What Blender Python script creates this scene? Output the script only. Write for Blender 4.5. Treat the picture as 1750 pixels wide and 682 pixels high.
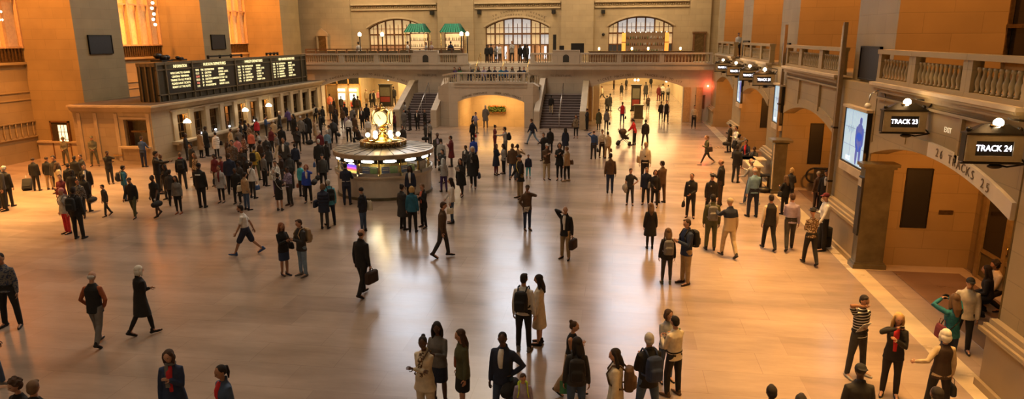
import bpy, bmesh, math, random
from mathutils import Vector, Matrix
random.seed(7)
R = math.radians
PI = math.pi
for _o in list(bpy.data.objects):
    bpy.data.objects.remove(_o)
SC = bpy.context.scene
COL = SC.collection

# ------------------------------------------------------------------ camera
EYE = 6.7
FPX = 1167.0
CM = Matrix(((0.9885508, -0.0291985, 0.1480363),
             (0.1507709, 0.2298638, -0.9614732),
             (-0.0059546, 0.9727847, 0.2316343)))
cam_data = bpy.data.cameras.new('camera')
cam_data.sensor_width = 36.0
cam_data.lens = FPX * 36.0 / 1750.0
cam_data.clip_end = 400
cam = bpy.data.objects.new('camera', cam_data)
COL.objects.link(cam)
cam.matrix_world = Matrix.Translation((0, 0, EYE)) @ CM.to_4x4()
SC.camera = cam


def ray(px, py):
    return CM @ Vector((px - 875.0, -(py - 341.0), -FPX))


def floor_at(px, py, z=0.0):
    d = ray(px, py)
    t = (z - EYE) / d.z
    return d.x * t, d.y * t


def on_y(px, py, Y):
    d = ray(px, py)
    t = Y / d.y
    return d.x * t, EYE + d.z * t


def on_x(px, py, X):
    d = ray(px, py)
    t = X / d.x
    return d.y * t, EYE + d.z * t


# ------------------------------------------------------------------ view, world, light
SC.view_settings.view_transform = 'Standard'
SC.view_settings.look = 'None'
SC.view_settings.gamma = 1.0
SC.view_settings.exposure = 0.18
SC.view_settings.use_curve_mapping = False
SC.cycles.max_bounces = 5
SC.cycles.diffuse_bounces = 3
SC.cycles.glossy_bounces = 3
SC.cycles.transmission_bounces = 4
SC.cycles.transparent_max_bounces = 6
SC.cycles.sample_clamp_indirect = 4.0
SC.cycles.use_denoising = True
SC.cycles.caustics_reflective = False
SC.cycles.caustics_refractive = False
W = bpy.data.worlds.new('world')
SC.world = W
W.use_nodes = True
W.node_tree.nodes['Background'].inputs[0].default_value = (1.0, 0.72, 0.45, 1)
W.node_tree.nodes['Background'].inputs[1].default_value = 0.05


def area(name, loc, size, power, col, rot=(0, 0, 0), size_y=None):
    l = bpy.data.lights.new(name, 'AREA')
    l.energy = power
    l.color = col
    l.size = size
    if size_y:
        l.shape = 'RECTANGLE'
        l.size_y = size_y
    o = bpy.data.objects.new(name, l)
    COL.objects.link(o)
    o.location = loc
    o.rotation_euler = rot
    return o


def spot(name, loc, target, power, col, angle=60, blend=0.8, radius=0.3):
    l = bpy.data.lights.new(name, 'SPOT')
    l.energy = power
    l.color = col
    l.spot_size = R(angle)
    l.spot_blend = blend
    l.shadow_soft_size = radius
    o = bpy.data.objects.new(name, l)
    COL.objects.link(o)
    o.location = loc
    d = Vector(target) - Vector(loc)
    o.rotation_euler = d.to_track_quat('-Z', 'Y').to_euler()
    return o


def point(name, loc, power, col, radius=0.12):
    l = bpy.data.lights.new(name, 'POINT')
    l.energy = power
    l.color = col
    l.shadow_soft_size = radius
    o = bpy.data.objects.new(name, l)
    COL.objects.link(o)
    o.location = loc
    return o


WARM = (1.0, 0.60, 0.26)
AMBER = (1.0, 0.34, 0.06)
SOFT = (1.0, 0.80, 0.58)
GOLD = (1.0, 0.50, 0.13)
# chandelier light high over the hall
for ly, lp in ((8, 950), (24, 1250), (40, 1650), (56, 1700)):
    area('chandelier_light', (-11, ly, 26), 10, lp, SOFT, size_y=10)
area('near_balcony_light', (-8, -2, 15), 16, 240, SOFT, size_y=4)
# added spots high out of view, standing in for the recess uplights
for jy in (22.4, 34.5, 46.6, 58.6):
    spot('recess_spot', (-31.2, jy - 5.6, 14.5), (-31.3, jy, 4.2), 6800, AMBER, 75)
    spot('recess_spot', (-28.2, jy - 4.6, 13.0), (-33.0, jy - 4.2, 2.6), 7000, AMBER, 62)  # added out in the hall to brighten the recess back wall
for jy in (20.85, 31.7, 42.4, 53.2):
    spot('recess_spot', (9.4, jy - 4.2, 13.5), (9.2, jy, 7.6), 2700, AMBER, 70)
# light inside the vestibules on the right
for jy in (20.85, 31.7, 42.4, 53.2):
    spot('vestibule_lamp', (8.7, jy - 4.5, 3.9), (8.8, jy, 1.6), 560, AMBER, 120, 1.0)
# added warm fill along the right side and left side floor, from no fixture
area('right_aisle_fill', (4.2, 24, 16), 3, 1900, GOLD, size_y=44).data.spread = R(38)
area('left_aisle_fill', (-25, 23, 16), 5, 1500, GOLD, size_y=14).data.spread = R(46)
# passages under the balcony
for (x, y, w, h, p) in ((2.0, 62, 7, 9, 900), (2.0, 76, 7, 12, 1100), (2.0, 92, 7, 12, 1000),
                        (-21.4, 60, 7, 5, 800), (-21.4, 68, 8, 6, 800)):
    area('passage_light', (x, y, 3.8), w, p, (1.0, 0.66, 0.27), size_y=h)
area('ramp_light', (-9.5, 54.2, 2.3), 3.6, 210, (1.0, 0.50, 0.13), size_y=3.0)
# upper far gallery
for (x, p) in ((-22, 420), (-9.5, 280), (2, 460)):
    area('gallery_light', (x, 60.0, 13), 7, p, (1.0, 0.68, 0.34), (R(32), 0, 0), 3)
for x in (-20.7, -9.2, 2.0):
    area('concourse_daylight', (x, 63.3, 20.5), 5.2, 420, (0.80, 0.88, 1.0), (R(-70), 0, 0), 13)

# ------------------------------------------------------------------ materials
MATS = {}


def _nodes(m):
    m.use_nodes = True
    nt = m.node_tree
    return nt, nt.nodes, nt.links, nt.nodes['Principled BSDF']


def plain(name, col, rough=0.6, metal=0.0, emit=None, es=0.0, var=0.12, scale=8.0, bump=0.0):
    if name in MATS:
        return MATS[name]
    m = bpy.data.materials.new(name)
    nt, N, L, b = _nodes(m)
    b.inputs['Roughness'].default_value = rough
    b.inputs['Metallic'].default_value = metal
    tc = N.new('ShaderNodeTexCoord')
    nz = N.new('ShaderNodeTexNoise')
    nz.inputs['Scale'].default_value = scale
    nz.inputs['Detail'].default_value = 3
    L.new(tc.outputs['Object'], nz.inputs['Vector'])
    r = N.new('ShaderNodeValToRGB')
    c = Vector(col)
    lo, hi = c * (1 - var), c * (1 + var)
    r.color_ramp.elements[0].position = 0.3
    r.color_ramp.elements[1].position = 0.7
    r.color_ramp.elements[0].color = (*lo, 1)
    r.color_ramp.elements[1].color = (*[min(1, v) for v in hi], 1)
    L.new(nz.outputs['Fac'], r.inputs['Fac'])
    L.new(r.outputs['Color'], b.inputs['Base Color'])
    if bump:
        bp = N.new('ShaderNodeBump')
        bp.inputs['Strength'].default_value = bump
        bp.inputs['Distance'].default_value = 0.02
        L.new(nz.outputs['Fac'], bp.inputs['Height'])
        L.new(bp.outputs['Normal'], b.inputs['Normal'])
    if emit:
        b.inputs['Emission Color'].default_value = (*emit, 1)
        b.inputs['Emission Strength'].default_value = es
    MATS[name] = m
    return m


def stone(name, col, bw=1.5, bh=0.56, rough=0.62, mortar=1.0, var=0.05):
    """coursed limestone: blocks laid along the wall whichever way it faces"""
    m = bpy.data.materials.new(name)
    nt, N, L, b = _nodes(m)
    b.inputs['Roughness'].default_value = rough
    tc = N.new('ShaderNodeTexCoord')
    geo = N.new('ShaderNodeNewGeometry')
    sx = N.new('ShaderNodeSeparateXYZ')
    sn = N.new('ShaderNodeSeparateXYZ')
    L.new(tc.outputs['Object'], sx.inputs[0])
    L.new(geo.outputs['True Normal'], sn.inputs[0])
    ab = N.new('ShaderNodeMath')
    ab.operation = 'ABSOLUTE'
    L.new(sn.outputs[0], ab.inputs[0])
    gt = N.new('ShaderNodeMath')
    gt.operation = 'GREATER_THAN'
    L.new(ab.outputs[0], gt.inputs[0])
    gt.inputs[1].default_value = 0.6
    mx = N.new('ShaderNodeMix')
    mx.data_type = 'FLOAT'
    L.new(gt.outputs[0], mx.inputs[0])
    L.new(sx.outputs[0], mx.inputs[2])
    L.new(sx.outputs[1], mx.inputs[3])
    cb = N.new('ShaderNodeCombineXYZ')
    L.new(mx.outputs[0], cb.inputs[0])
    L.new(sx.outputs[2], cb.inputs[1])
    br = N.new('ShaderNodeTexBrick')
    br.inputs['Scale'].default_value = 1.0
    br.inputs['Brick Width'].default_value = bw
    br.inputs['Row Height'].default_value = bh
    br.inputs['Mortar Size'].default_value = 0.012
    br.inputs['Mortar Smooth'].default_value = 0.4
    br.inputs['Bias'].default_value = 0.0
    c = Vector(col)
    br.inputs['Color1'].default_value = (*(c * (1 - var)), 1)
    br.inputs['Color2'].default_value = (*(c * (1 + var)), 1)
    br.inputs['Mortar'].default_value = (*(c * mortar * 0.8), 1)
    L.new(cb.outputs[0], br.inputs['Vector'])
    nz = N.new('ShaderNodeTexNoise')
    nz.inputs['Scale'].default_value = 0.9
    nz.inputs['Detail'].default_value = 6
    L.new(tc.outputs['Object'], nz.inputs['Vector'])
    mr = N.new('ShaderNodeMapRange')
    mr.inputs[3].default_value = 0.78
    mr.inputs[4].default_value = 1.2
    L.new(nz.outputs['Fac'], mr.inputs[0])
    mul = N.new('ShaderNodeMix')
    mul.data_type = 'RGBA'
    mul.blend_type = 'MULTIPLY'
    mul.inputs[0].default_value = 1.0
    L.new(br.outputs['Color'], mul.inputs[6])
    L.new(mr.outputs[0], mul.inputs[7])
    L.new(mul.outputs[2], b.inputs['Base Color'])
    bp = N.new('ShaderNodeBump')
    bp.inputs['Strength'].default_value = 0.25
    bp.inputs['Distance'].default_value = 0.02
    L.new(br.outputs['Fac'], bp.inputs['Height'])
    bp.invert = True
    L.new(bp.outputs['Normal'], b.inputs['Normal'])
    MATS[name] = m
    return m


def marble_floor(name, c1, c2, bw, bh, rough=0.2):
    m = bpy.data.materials.new(name)
    nt, N, L, b = _nodes(m)
    tc = N.new('ShaderNodeTexCoord')
    br = N.new('ShaderNodeTexBrick')
    br.inputs['Scale'].default_value = 1.0
    br.inputs['Brick Width'].default_value = bw
    br.inputs['Row Height'].default_value = bh
    br.inputs['Mortar Size'].default_value = 0.006
    br.inputs['Color1'].default_value = (*c1, 1)
    br.inputs['Color2'].default_value = (*c2, 1)
    br.inputs['Mortar'].default_value = (*[v * 0.97 for v in c1], 1)
    br.offset = 0.37
    L.new(tc.outputs['Object'], br.inputs['Vector'])
    mp = N.new('ShaderNodeMapping')
    mp.inputs['Scale'].default_value = (0.16, 0.55, 1)
    L.new(tc.outputs['Object'], mp.inputs['Vector'])
    nz = N.new('ShaderNodeTexNoise')
    nz.inputs['Scale'].default_value = 1.3
    nz.inputs['Detail'].default_value = 7
    nz.inputs['Roughness'].default_value = 0.65
    L.new(mp.outputs[0], nz.inputs['Vector'])
    mr = N.new('ShaderNodeMapRange')
    mr.inputs[1].default_value = 0.3
    mr.inputs[2].default_value = 0.7
    mr.inputs[3].default_value = 0.68
    mr.inputs[4].default_value = 1.22
    L.new(nz.outputs['Fac'], mr.inputs[0])
    # a few odd darker slabs
    br2 = N.new('ShaderNodeTexBrick')
    br2.inputs['Scale'].default_value = 1.0
    br2.inputs['Brick Width'].default_value = bw
    br2.inputs['Row Height'].default_value = bh
    br2.inputs['Mortar Size'].default_value = 0.0
    br2.inputs['Bias'].default_value = -0.5
    br2.offset = 0.37
    br2.inputs['Color1'].default_value = (1, 1, 1, 1)
    br2.inputs['Color2'].default_value = (0.62, 0.55, 0.50, 1)
    L.new(tc.outputs['Object'], br2.inputs['Vector'])
    mul = N.new('ShaderNodeMix')
    mul.data_type = 'RGBA'
    mul.blend_type = 'MULTIPLY'
    mul.inputs[0].default_value = 1.0
    L.new(br.outputs['Color'], mul.inputs[6])
    L.new(mr.outputs[0], mul.inputs[7])
    mul2 = N.new('ShaderNodeMix')
    mul2.data_type = 'RGBA'
    mul2.blend_type = 'MULTIPLY'
    mul2.inputs[0].default_value = 0.8
    L.new(mul.outputs[2], mul2.inputs[6])
    L.new(br2.outputs['Color'], mul2.inputs[7])
    L.new(mul2.outputs[2], b.inputs['Base Color'])
    mr2 = N.new('ShaderNodeMapRange')
    mr2.inputs[3].default_value = rough - 0.05
    mr2.inputs[4].default_value = rough + 0.14
    L.new(nz.outputs['Fac'], mr2.inputs[0])
    L.new(mr2.outputs[0], b.inputs['Roughness'])
    b.inputs['IOR'].default_value = 1.5
    MATS[name] = m
    return m


def glass(name, col=(0.9, 0.95, 0.9), alpha=0.12, rough=0.05):
    m = bpy.data.materials.new(name)
    nt, N, L, b = _nodes(m)
    b.inputs['Base Color'].default_value = (*col, 1)
    b.inputs['Roughness'].default_value = rough
    b.inputs['Alpha'].default_value = alpha
    MATS[name] = m
    return m


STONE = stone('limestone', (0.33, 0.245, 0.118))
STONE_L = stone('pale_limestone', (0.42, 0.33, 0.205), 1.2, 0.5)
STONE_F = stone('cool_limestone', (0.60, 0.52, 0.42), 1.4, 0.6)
MOULD = plain('moulding_stone', (0.50, 0.40, 0.26), 0.5, scale=2)
DARKSTONE = plain('green_marble', (0.10, 0.085, 0.045), 0.3, scale=3, var=0.3)
FLOOR = marble_floor('tennessee_marble', (0.335, 0.25, 0.195), (0.45, 0.35, 0.275), 1.9, 0.95, 0.16)
BAND = marble_floor('pale_marble_band', (0.66, 0.54, 0.36), (0.70, 0.58, 0.40), 3.0, 0.6, 0.25)
BROWNM = marble_floor('brown_marble', (0.26, 0.165, 0.10), (0.33, 0.21, 0.13), 2.4, 1.2, 0.25)
CREAM = plain('cream_marble', (0.62, 0.54, 0.42), 0.35, scale=1.5, var=0.1)
BLACK = plain('black_panel', (0.012, 0.011, 0.010), 0.45)
BLACKM = plain('black_iron', (0.03, 0.027, 0.022), 0.4, 0.6)
BRONZE = plain('bronze', (0.22, 0.15, 0.07), 0.35, 0.85, var=0.3)
BRASS = plain('brass', (0.75, 0.52, 0.18), 0.2, 1.0)
STEEL = plain('steel', (0.55, 0.53, 0.5), 0.3, 1.0)
WOOD = plain('dark_wood', (0.16, 0.075, 0.03), 0.45, scale=5, var=0.3)
DARKGLASS = plain('dark_glass', (0.015, 0.013, 0.012), 0.08)
GLASS = glass('clear_glass')
BULB = plain('bulb_glow', (1, 0.9, 0.7), 0.3, emit=(1.0, 0.80, 0.48), es=13)
BULBS = plain('shade_glow', (1, 0.85, 0.6), 0.4, emit=(1.0, 0.66, 0.28), es=7)
WHITE_L = plain('white_light', (1, 1, 1), 0.4, emit=(1.0, 0.93, 0.74), es=4.5)
LEDW = plain('display_letters', (1, 1, 1), 0.4, emit=(0.92, 0.88, 1.0), es=6)
BOARDY = plain('board_letters', (0.9, 0.85, 0.5), 0.4, emit=(1.0, 0.86, 0.42), es=1.3)
BOARDR = plain('board_letters_red', (0.9, 0.4, 0.3), 0.4, emit=(1.0, 0.25, 0.15), es=1.0)
WINCOOL = plain('daylit_window', (0.8, 0.85, 0.9), 0.3, emit=(0.82, 0.88, 1.0), es=4.6)
WINWARM = plain('lit_window', (0.8, 0.6, 0.35), 0.3, emit=(1.0, 0.36, 0.10), es=0.16)
PAPER = plain('paper', (0.75, 0.72, 0.66), 0.7)


# ------------------------------------------------------------------ mesh builder
class MB:
    def __init__(self):
        self.v = []
        self.f = []
        self.mi = []
        self.sm = []
        self.m = 0
        self.tf = None

    def _add(self, vs, fs, smooth=False):
        o = len(self.v)
        if self.tf:
            vs = [self.tf(*v) for v in vs]
        self.v += [tuple(v) for v in vs]
        for f in fs:
            self.f.append(tuple(i + o for i in f))
            self.mi.append(self.m)
            self.sm.append(smooth)
        return self

    def box(self, x0, x1, y0, y1, z0, z1):
        x0, x1 = min(x0, x1), max(x0, x1)
        y0, y1 = min(y0, y1), max(y0, y1)
        vs = [(x, y, z) for z in (z0, z1) for y in (y0, y1) for x in (x0, x1)]
        return self._add(vs, [(0, 2, 3, 1), (4, 5, 7, 6), (0, 1, 5, 4), (2, 6, 7, 3), (0, 4, 6, 2), (1, 3, 7, 5)])

    def lathe(self, prof, c=(0, 0, 0), n=16, ang0=0, smooth=True, sy=1.0):
        vs, fs = [], []
        for (r, z) in prof:
            for i in range(n):
                a = ang0 + 2 * PI * i / n
                vs.append((c[0] + r * math.cos(a), c[1] + r * math.sin(a) * sy, c[2] + z))
        for j in range(len(prof) - 1):
            for i in range(n):
                k = (i + 1) % n
                fs.append((j * n + i, j * n + k, (j + 1) * n + k, (j + 1) * n + i))
        fs.append(tuple(reversed(range(n))))
        fs.append(tuple(range((len(prof) - 1) * n, len(prof) * n)))
        return self._add(vs, fs, smooth)

    def cyl(self, a, b, r, n=10, r2=None, smooth=True):
        a, b = Vector(a), Vector(b)
        r2 = r if r2 is None else r2
        d = (b - a).normalized()
        u = d.orthogonal().normalized()
        w = d.cross(u)
        vs = []
        for (p, rr) in ((a, r), (b, r2)):
            for i in range(n):
                t = 2 * PI * i / n
                vs.append(p + (u * math.cos(t) + w * math.sin(t)) * rr)
        fs = [(i, (i + 1) % n, n + (i + 1) % n, n + i) for i in range(n)]
        fs += [tuple(reversed(range(n))), tuple(range(n, 2 * n))]
        return self._add(vs, fs, smooth)

    def tube(self, pts, r, n=8):
        for a, b in zip(pts[:-1], pts[1:]):
            self.cyl(a, b, r, n)
        for p in pts[1:-1]:
            self.ball(p, (r, r, r), n, 4)
        return self

    def ball(self, c, r, n=14, m=8):
        if not hasattr(r, '__len__'):
            r = (r, r, r)
        vs = [(c[0], c[1], c[2] - r[2])]
        for j in range(1, m):
            t = -PI / 2 + PI * j / m
            for i in range(n):
                a = 2 * PI * i / n
                vs.append((c[0] + r[0] * math.cos(t) * math.cos(a), c[1] + r[1] * math.cos(t) * math.sin(a), c[2] + r[2] * math.sin(t)))
        vs.append((c[0], c[1], c[2] + r[2]))
        fs = [(0, 1 + (i + 1) % n, 1 + i) for i in range(n)]
        for j in range(m - 2):
            for i in range(n):
                k = (i + 1) % n
                fs.append((1 + j * n + i, 1 + j * n + k, 1 + (j + 1) * n + k, 1 + (j + 1) * n + i))
        top = len(vs) - 1
        fs += [(top, 1 + (m - 2) * n + i, 1 + (m - 2) * n + (i + 1) % n) for i in range(n)]
        return self._add(vs, fs, True)

    def prism(self, poly, z0, z1):
        """extrude an xy polygon (counter-clockwise) from z0 to z1"""
        n = len(poly)
        vs = [(x, y, z0) for x, y in poly] + [(x, y, z1) for x, y in poly]
        fs = [(i, (i + 1) % n, n + (i + 1) % n, n + i) for i in range(n)]
        fs += [tuple(reversed(range(n))), tuple(range(n, 2 * n))]
        return self._add(vs, fs)

    def hexa(self, vs):
        return self._add(vs, [(0, 2, 3, 1), (4, 5, 7, 6), (0, 1, 5, 4), (2, 6, 7, 3), (0, 4, 6, 2), (1, 3, 7, 5)])

    def arch_wall(self, a0, a1, z0, z1, d0, d1, opens, seg=16):
        """wall running along x from a0 to a1, thickness d0..d1 in y; opens = (xa, xb, sill, spring, crown)"""
        x = a0
        for (oa, ob, sill, sp, cr) in sorted(opens):
            if oa > x:
                self.box(x, oa, d0, d1, z0, z1)
            if sill > z0:
                self.box(oa, ob, d0, d1, z0, sill)
            pts = arch_pts(oa, ob, sp, cr, seg)
            for (xa, za), (xb, zb) in zip(pts[:-1], pts[1:]):
                self.hexa([(xa, d0, za), (xb, d0, zb), (xa, d1, za), (xb, d1, zb), (xa, d0, z1), (xb, d0, z1), (xa, d1, z1), (xb, d1, z1)])
            x = ob
        if a1 > x:
            self.box(x, a1, d0, d1, z0, z1)
        return self

    def arch_band(self, oa, ob, sp, cr, w, d0, d1, seg=16, part=(0.0, 1.0)):
        pts = arch_pts(oa, ob, sp, cr, seg)
        k0, k1 = int(part[0] * seg), int(part[1] * seg)
        for (xa, za), (xb, zb) in list(zip(pts[:-1], pts[1:]))[k0:k1]:
            self.hexa([(xa, d0, za), (xb, d0, zb), (xa, d1, za), (xb, d1, zb), (xa, d0, za + w), (xb, d0, zb + w), (xa, d1, za + w), (xb, d1, zb + w)])
        return self

    def mesh(self, name, mats):
        me = bpy.data.meshes.new(name)
        me.from_pydata(self.v, [], self.f)
        for m in (mats if isinstance(mats, (list, tuple)) else [mats]):
            me.materials.append(m)
        me.polygons.foreach_set('material_index', self.mi)
        me.polygons.foreach_set('use_smooth', self.sm)
        me.update()
        return me

    def build(self, name, mats, parent=None, loc=None, rotz=0.0):
        o = bpy.data.objects.new(name, self.mesh(name, mats))
        COL.objects.link(o)
        if parent is not None:
            o.parent = parent
        if loc is not None:
            o.location = loc
        o.rotation_euler.z = rotz
        return o


def arch_pts(oa, ob, sp, cr, seg):
    c, h = (oa + ob) / 2, (ob - oa) / 2
    rise = max(cr - sp, 0.001)
    rad = (h * h + rise * rise) / (2 * rise)
    out = []
    for i in range(seg + 1):
        x = oa + (ob - oa) * i / seg
        out.append((x, cr - rad + math.sqrt(max(rad * rad - (x - c) ** 2, 0))))
    return out


def YZ(x, y, z):
    """builds along x but lands along Y: local (a, depth, z) -> world (depth, a, z)"""
    return (y, x, z)


def tag(o, label, cat, group=None, kind=None):
    o['label'] = label
    o['category'] = cat
    if group:
        o['group'] = group
    if kind:
        o['kind'] = kind
    return o


def thing(name, label, cat, loc=(0, 0, 0), rotz=0.0, group=None):
    o = bpy.data.objects.new(name, None)
    o.empty_display_size = 0.2
    COL.objects.link(o)
    o.location = loc
    o.rotation_euler.z = rotz
    return tag(o, label, cat, group)


def struct(name, mb, mats):
    o = mb.build(name, mats)
    o['kind'] = 'structure'
    return o


TEXTS = []


def letters_to_mesh():
    dg = bpy.context.evaluated_depsgraph_get()
    made = []
    for o in TEXTS:
        me = bpy.data.meshes.new_from_object(o.evaluated_get(dg))
        made.append((o, me))
    for o, me in made:
        n = o.name
        q = bpy.data.objects.new('x', me)
        COL.objects.link(q)
        q.parent = o.parent
        q.location = o.location
        q.rotation_euler = o.rotation_euler
        q.scale = o.scale
        bpy.data.objects.remove(o)
        q.name = n
    TEXTS.clear()


def text(name, body, size, mat, parent=None, loc=(0, 0, 0), rot=(0, 0, 0), extrude=0.006, align='CENTER', sx=1.0):
    c = bpy.data.curves.new(name, 'FONT')
    c.body = body
    c.size = size
    c.align_x = align
    c.align_y = 'CENTER'
    c.extrude = extrude
    c.resolution_u = 2
    c.materials.append(mat)
    o = bpy.data.objects.new(name, c)
    COL.objects.link(o)
    TEXTS.append(o)
    o.location = loc
    o.rotation_euler = rot
    o.scale.x = sx
    if parent is not None:
        o.parent = parent
    return o


def copy_tree(o, parent=None):
    c = o.copy()
    COL.objects.link(c)
    if parent is not None:
        c.parent = parent
    for ch in list(o.children):
        copy_tree(ch, c)
    return c

# ================================================================== THE SETTING
HX0, HX1, HY = -11.75, -7.2, 51.3      # central landing
RAMPX = (-12.05, -6.92)

# floor, with the opening of the ramp under the landing
m = MB()
m.box(-36, RAMPX[0], -8, 101, -0.3, 0)
m.box(RAMPX[1], 13, -8, 101, -0.3, 0)
m.box(RAMPX[0], RAMPX[1], -8, 51.7, -0.3, 0)
m.box(RAMPX[0], RAMPX[1], 58.5, 101, -0.3, 0)
floor_o = struct('floor', m, FLOOR)
m = MB()
m.hexa([(RAMPX[0], 51.7, -0.3), (RAMPX[1], 51.7, -0.3), (RAMPX[0], 58.5, -1.3), (RAMPX[1], 58.5, -1.3),
        (RAMPX[0], 51.7, 0), (RAMPX[1], 51.7, 0), (RAMPX[0], 58.5, -1.0), (RAMPX[1], 58.5, -1.0)])
struct('floor', m, FLOOR)

# inlaid strips along the right wall and the darker marble of the vestibule
m = MB()
m.box(6.82, 7.32, -6, 56.0, 0, 0.012)
for a, b in ((13.42, 20.85), (24.1, 31.7), (34.95, 42.4)):
    m.box(7.34, 10.2, b - 0.55, b, 0, 0.013)
    m.box(9.85, 10.2, a, b - 0.56, 0, 0.013)
struct('trim_1', m, BAND)
m = MB()
for a, b in ((13.42, 20.85), (24.1, 31.7), (34.95, 42.4)):
    m.box(8.05, 9.84, a, b - 0.57, 0, 0.014)
struct('trim_2', m, BROWNM)

RP = [(10.2, 13.4), (20.85, 24.1), (31.7, 34.95), (42.4, 45.6), (53.2, 56.4)]
LP = [(10.4, 14.1), (22.5, 26.1), (34.55, 38.25), (46.6, 50.1), (58.6, 62.2)]
TOP = 33.0

# right wall: piers, back of the recesses, parapets over the vestibules
m = MB()
for a, b in RP:
    m.box(7.6, 10.6, a, b, 0, TOP)
    m.box(7.3, 7.6, a + .06, b - .06, 0, 5.28)
bays = [(13.4, 20.85), (24.1, 31.7), (34.95, 42.4), (45.6, 53.2)]
m.box(7.6, 10.6, -8, 10.2, 0, TOP)
for k, (a, b) in enumerate(bays):
    m.tf = YZ
    m.arch_wall(a, b, 0, 5.3, 7.3, 7.75, [(a + 0.001, b - 0.001, 0, 3.35, 3.92)])
    m.tf = None
    m.box(7.75, 10.6, a, b, 5.1, 5.3)         # gallery floor
    if k != 1:
        m.box(10.3, 10.6, a, b, 0, 5.1)
    m.box(10.45, 10.6, a, b, 5.3, 6.0)
    m.box(10.45, 10.6, a, b, 28.0, TOP)
m.box(13.2, 13.5, 24.1, 31.7, 0, 5.1)
m.box(10.3, 13.4, 31.7, 31.9, 0, 5.1)
m.box(10.3, 13.4, 23.9, 24.1, 0, 5.1)
m.box(10.3, 13.4, 24.1, 31.7, 5.1, 5.3)
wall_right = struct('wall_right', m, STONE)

PEDESTAL = stone('pedestal_stone', (0.36, 0.27, 0.15), 1.6, 1.2)
# pedestals with a moulded top, cornices and ledges on the right
m = MB()
for a, b in RP:
    m.box(7.16, 7.3, a - .02, b + .02, 0, 1.16)
    m.box(7.02, 7.3, a - .08, b + .08, 1.16, 1.24)
    m.box(7.08, 7.3, a - .04, b + .04, 1.24, 1.32)
    m.box(7.16, 7.3, a, b, 1.32, 1.42)
    m.box(7.08, 7.3, a - .05, b + .05, 0, 0.16)
struct('trim_3', m, PEDESTAL)
m = MB()
ledge = MB()
for k, (a, b) in enumerate(bays):
    ledge.box(7.02, 7.3, a + .02, b - .02, 5.34, 5.42)
    m.box(7.04, 7.3, a + .02, b - .02, 5.28, 5.34)
    m.box(7.12, 7.3, a + .04, b - .04, 5.16, 5.28)
    m.box(7.20, 7.3, a + .06, b - .06, 4.96, 5.02)
    m.box(7.22, 7.3, a + 2.3, a + 2.42, 4.0, 4.96)
    m.box(7.22, 7.3, b - 2.42, b - 2.3, 4.0, 4.96)
struct('trim_4', m, STONE)
struct('trim_13', ledge, MOULD)
m = MB()
m.tf = YZ
for k, (a, b) in enumerate(bays):
    if k:
        m.arch_band(a + .02, b - .02, 3.35, 3.92, 0.33, 7.26, 7.3)
    else:
        m.arch_band(a + .02, b - .02, 3.35, 3.92, 0.33, 7.24, 7.3, 16, (.5, 1.0))
struct('trim_12', m, STONE)
m = MB()
m.tf = YZ
m.arch_band(bays[0][0] + .02, bays[0][1] - .02, 3.35, 3.92, 0.33, 7.22, 7.3, 16, (0, .5))
arch_trim = struct('trim_5', m, CREAM)  # lamplight on this half of the band put into its paler colour
LETTER = plain('carved_letters', (0.13, 0.09, 0.05), 0.7)
SWD = {}


def arc_text(body, oa, ob, sp, cr, off, size, x_to_pos, rotf, parent, t0, t1, mat=None, name='inscription', step=None):
    """letters set one by one along a segmental arch (reading direction t0 -> t1)"""
    c, h = (oa + ob) / 2, (ob - oa) / 2
    rise = cr - sp
    rad = (h * h + rise * rise) / (2 * rise)
    n = len(body)
    for i, chx in enumerate(body):
        if chx == ' ':
            continue
        t = t0 + (t1 - t0) * (i / max(n - 1, 1))
        x = oa + (ob - oa) * t
        z = cr - rad + math.sqrt(rad * rad - (x - c) ** 2) + off
        sl = math.atan2(-(x - c), math.sqrt(rad * rad - (x - c) ** 2))
        text(name, chx, size, mat or LETTER, parent, x_to_pos(x, z), rotf(sl), 0.004)


# banner of the near arch, read from the hall: right is towards the camera
arc_text('26 TRACKS 25', 13.42, 20.83, 3.35, 3.92, 0.165, 0.27,
         lambda y, z: (7.212, y, z), lambda s: (R(90), -s if False else s * 0, R(-90)), arch_trim, 0.43, 0.12)

# windows at the back of the upper recesses on the right
for k, (a, b) in enumerate(bays):
    f = MB()
    y = a
    for i in range(7):
        yy = a + (b - a) * i / 6
        f.box(10.36, 10.46, yy - .06, yy + .06, 6.0, 28.0)
    for z in (6.0, 6.9, 8.6, 10.5, 13, 16, 19, 22, 25, 28):
        f.box(10.34, 10.46, a, b, z - .05, z + .05)
    w = struct('window_%d' % (k + 1), f, BRONZE)
    MB().box(10.47, 10.5, a, b, 6.0, 28.0).build('window_pane', DARKGLASS, w)

# left wall: piers, recess backs with sills and tall windows
m = MB()
for a, b in LP:
    m.box(-34.0, -29.6, a, b, 0, TOP)
lbays = [(14.1, 22.5), (26.1, 34.55), (38.25, 46.6), (50.1, 58.6)]
for a, b in lbays:
    m.box(-34.0, -33.0, a, b, 0, 5.5)
    m.box(-34.0, -33.0, a, b, 28, TOP)
    m.box(-34.0, -33.0, a, a + .8, 5.5, 28)
m.box(-34.0, -33.0, 62.2, 66, 0, TOP)
m.box(-34.0, -33.0, -8, 10.4, 0, TOP)
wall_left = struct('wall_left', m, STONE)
m = MB()
for a, b in lbays:
    m.box(-33.0, -32.84, a + .02, b - .02, 5.36, 5.5)
    m.box(-33.0, -32.95, a + .02, b - .02, 3.82, 3.88)
    m.box(-33.0, -32.96, a + .02, b - .02, 3.4, 3.45)
    m.box(-33.0, -32.9, a + .02, b - .02, 2.16, 2.24)
    m.box(-33.0, -32.9, a + .02, b - .02, 1.3, 1.36)
    for i in range(22):
        y = a + .2 + (b - a - .4) * i / 21
        m.lathe([(.05, 0), (.03, .08), (.07, .3), (.03, .62), (.05, .8)], c=(-32.95, y, 1.36), n=6)
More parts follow.
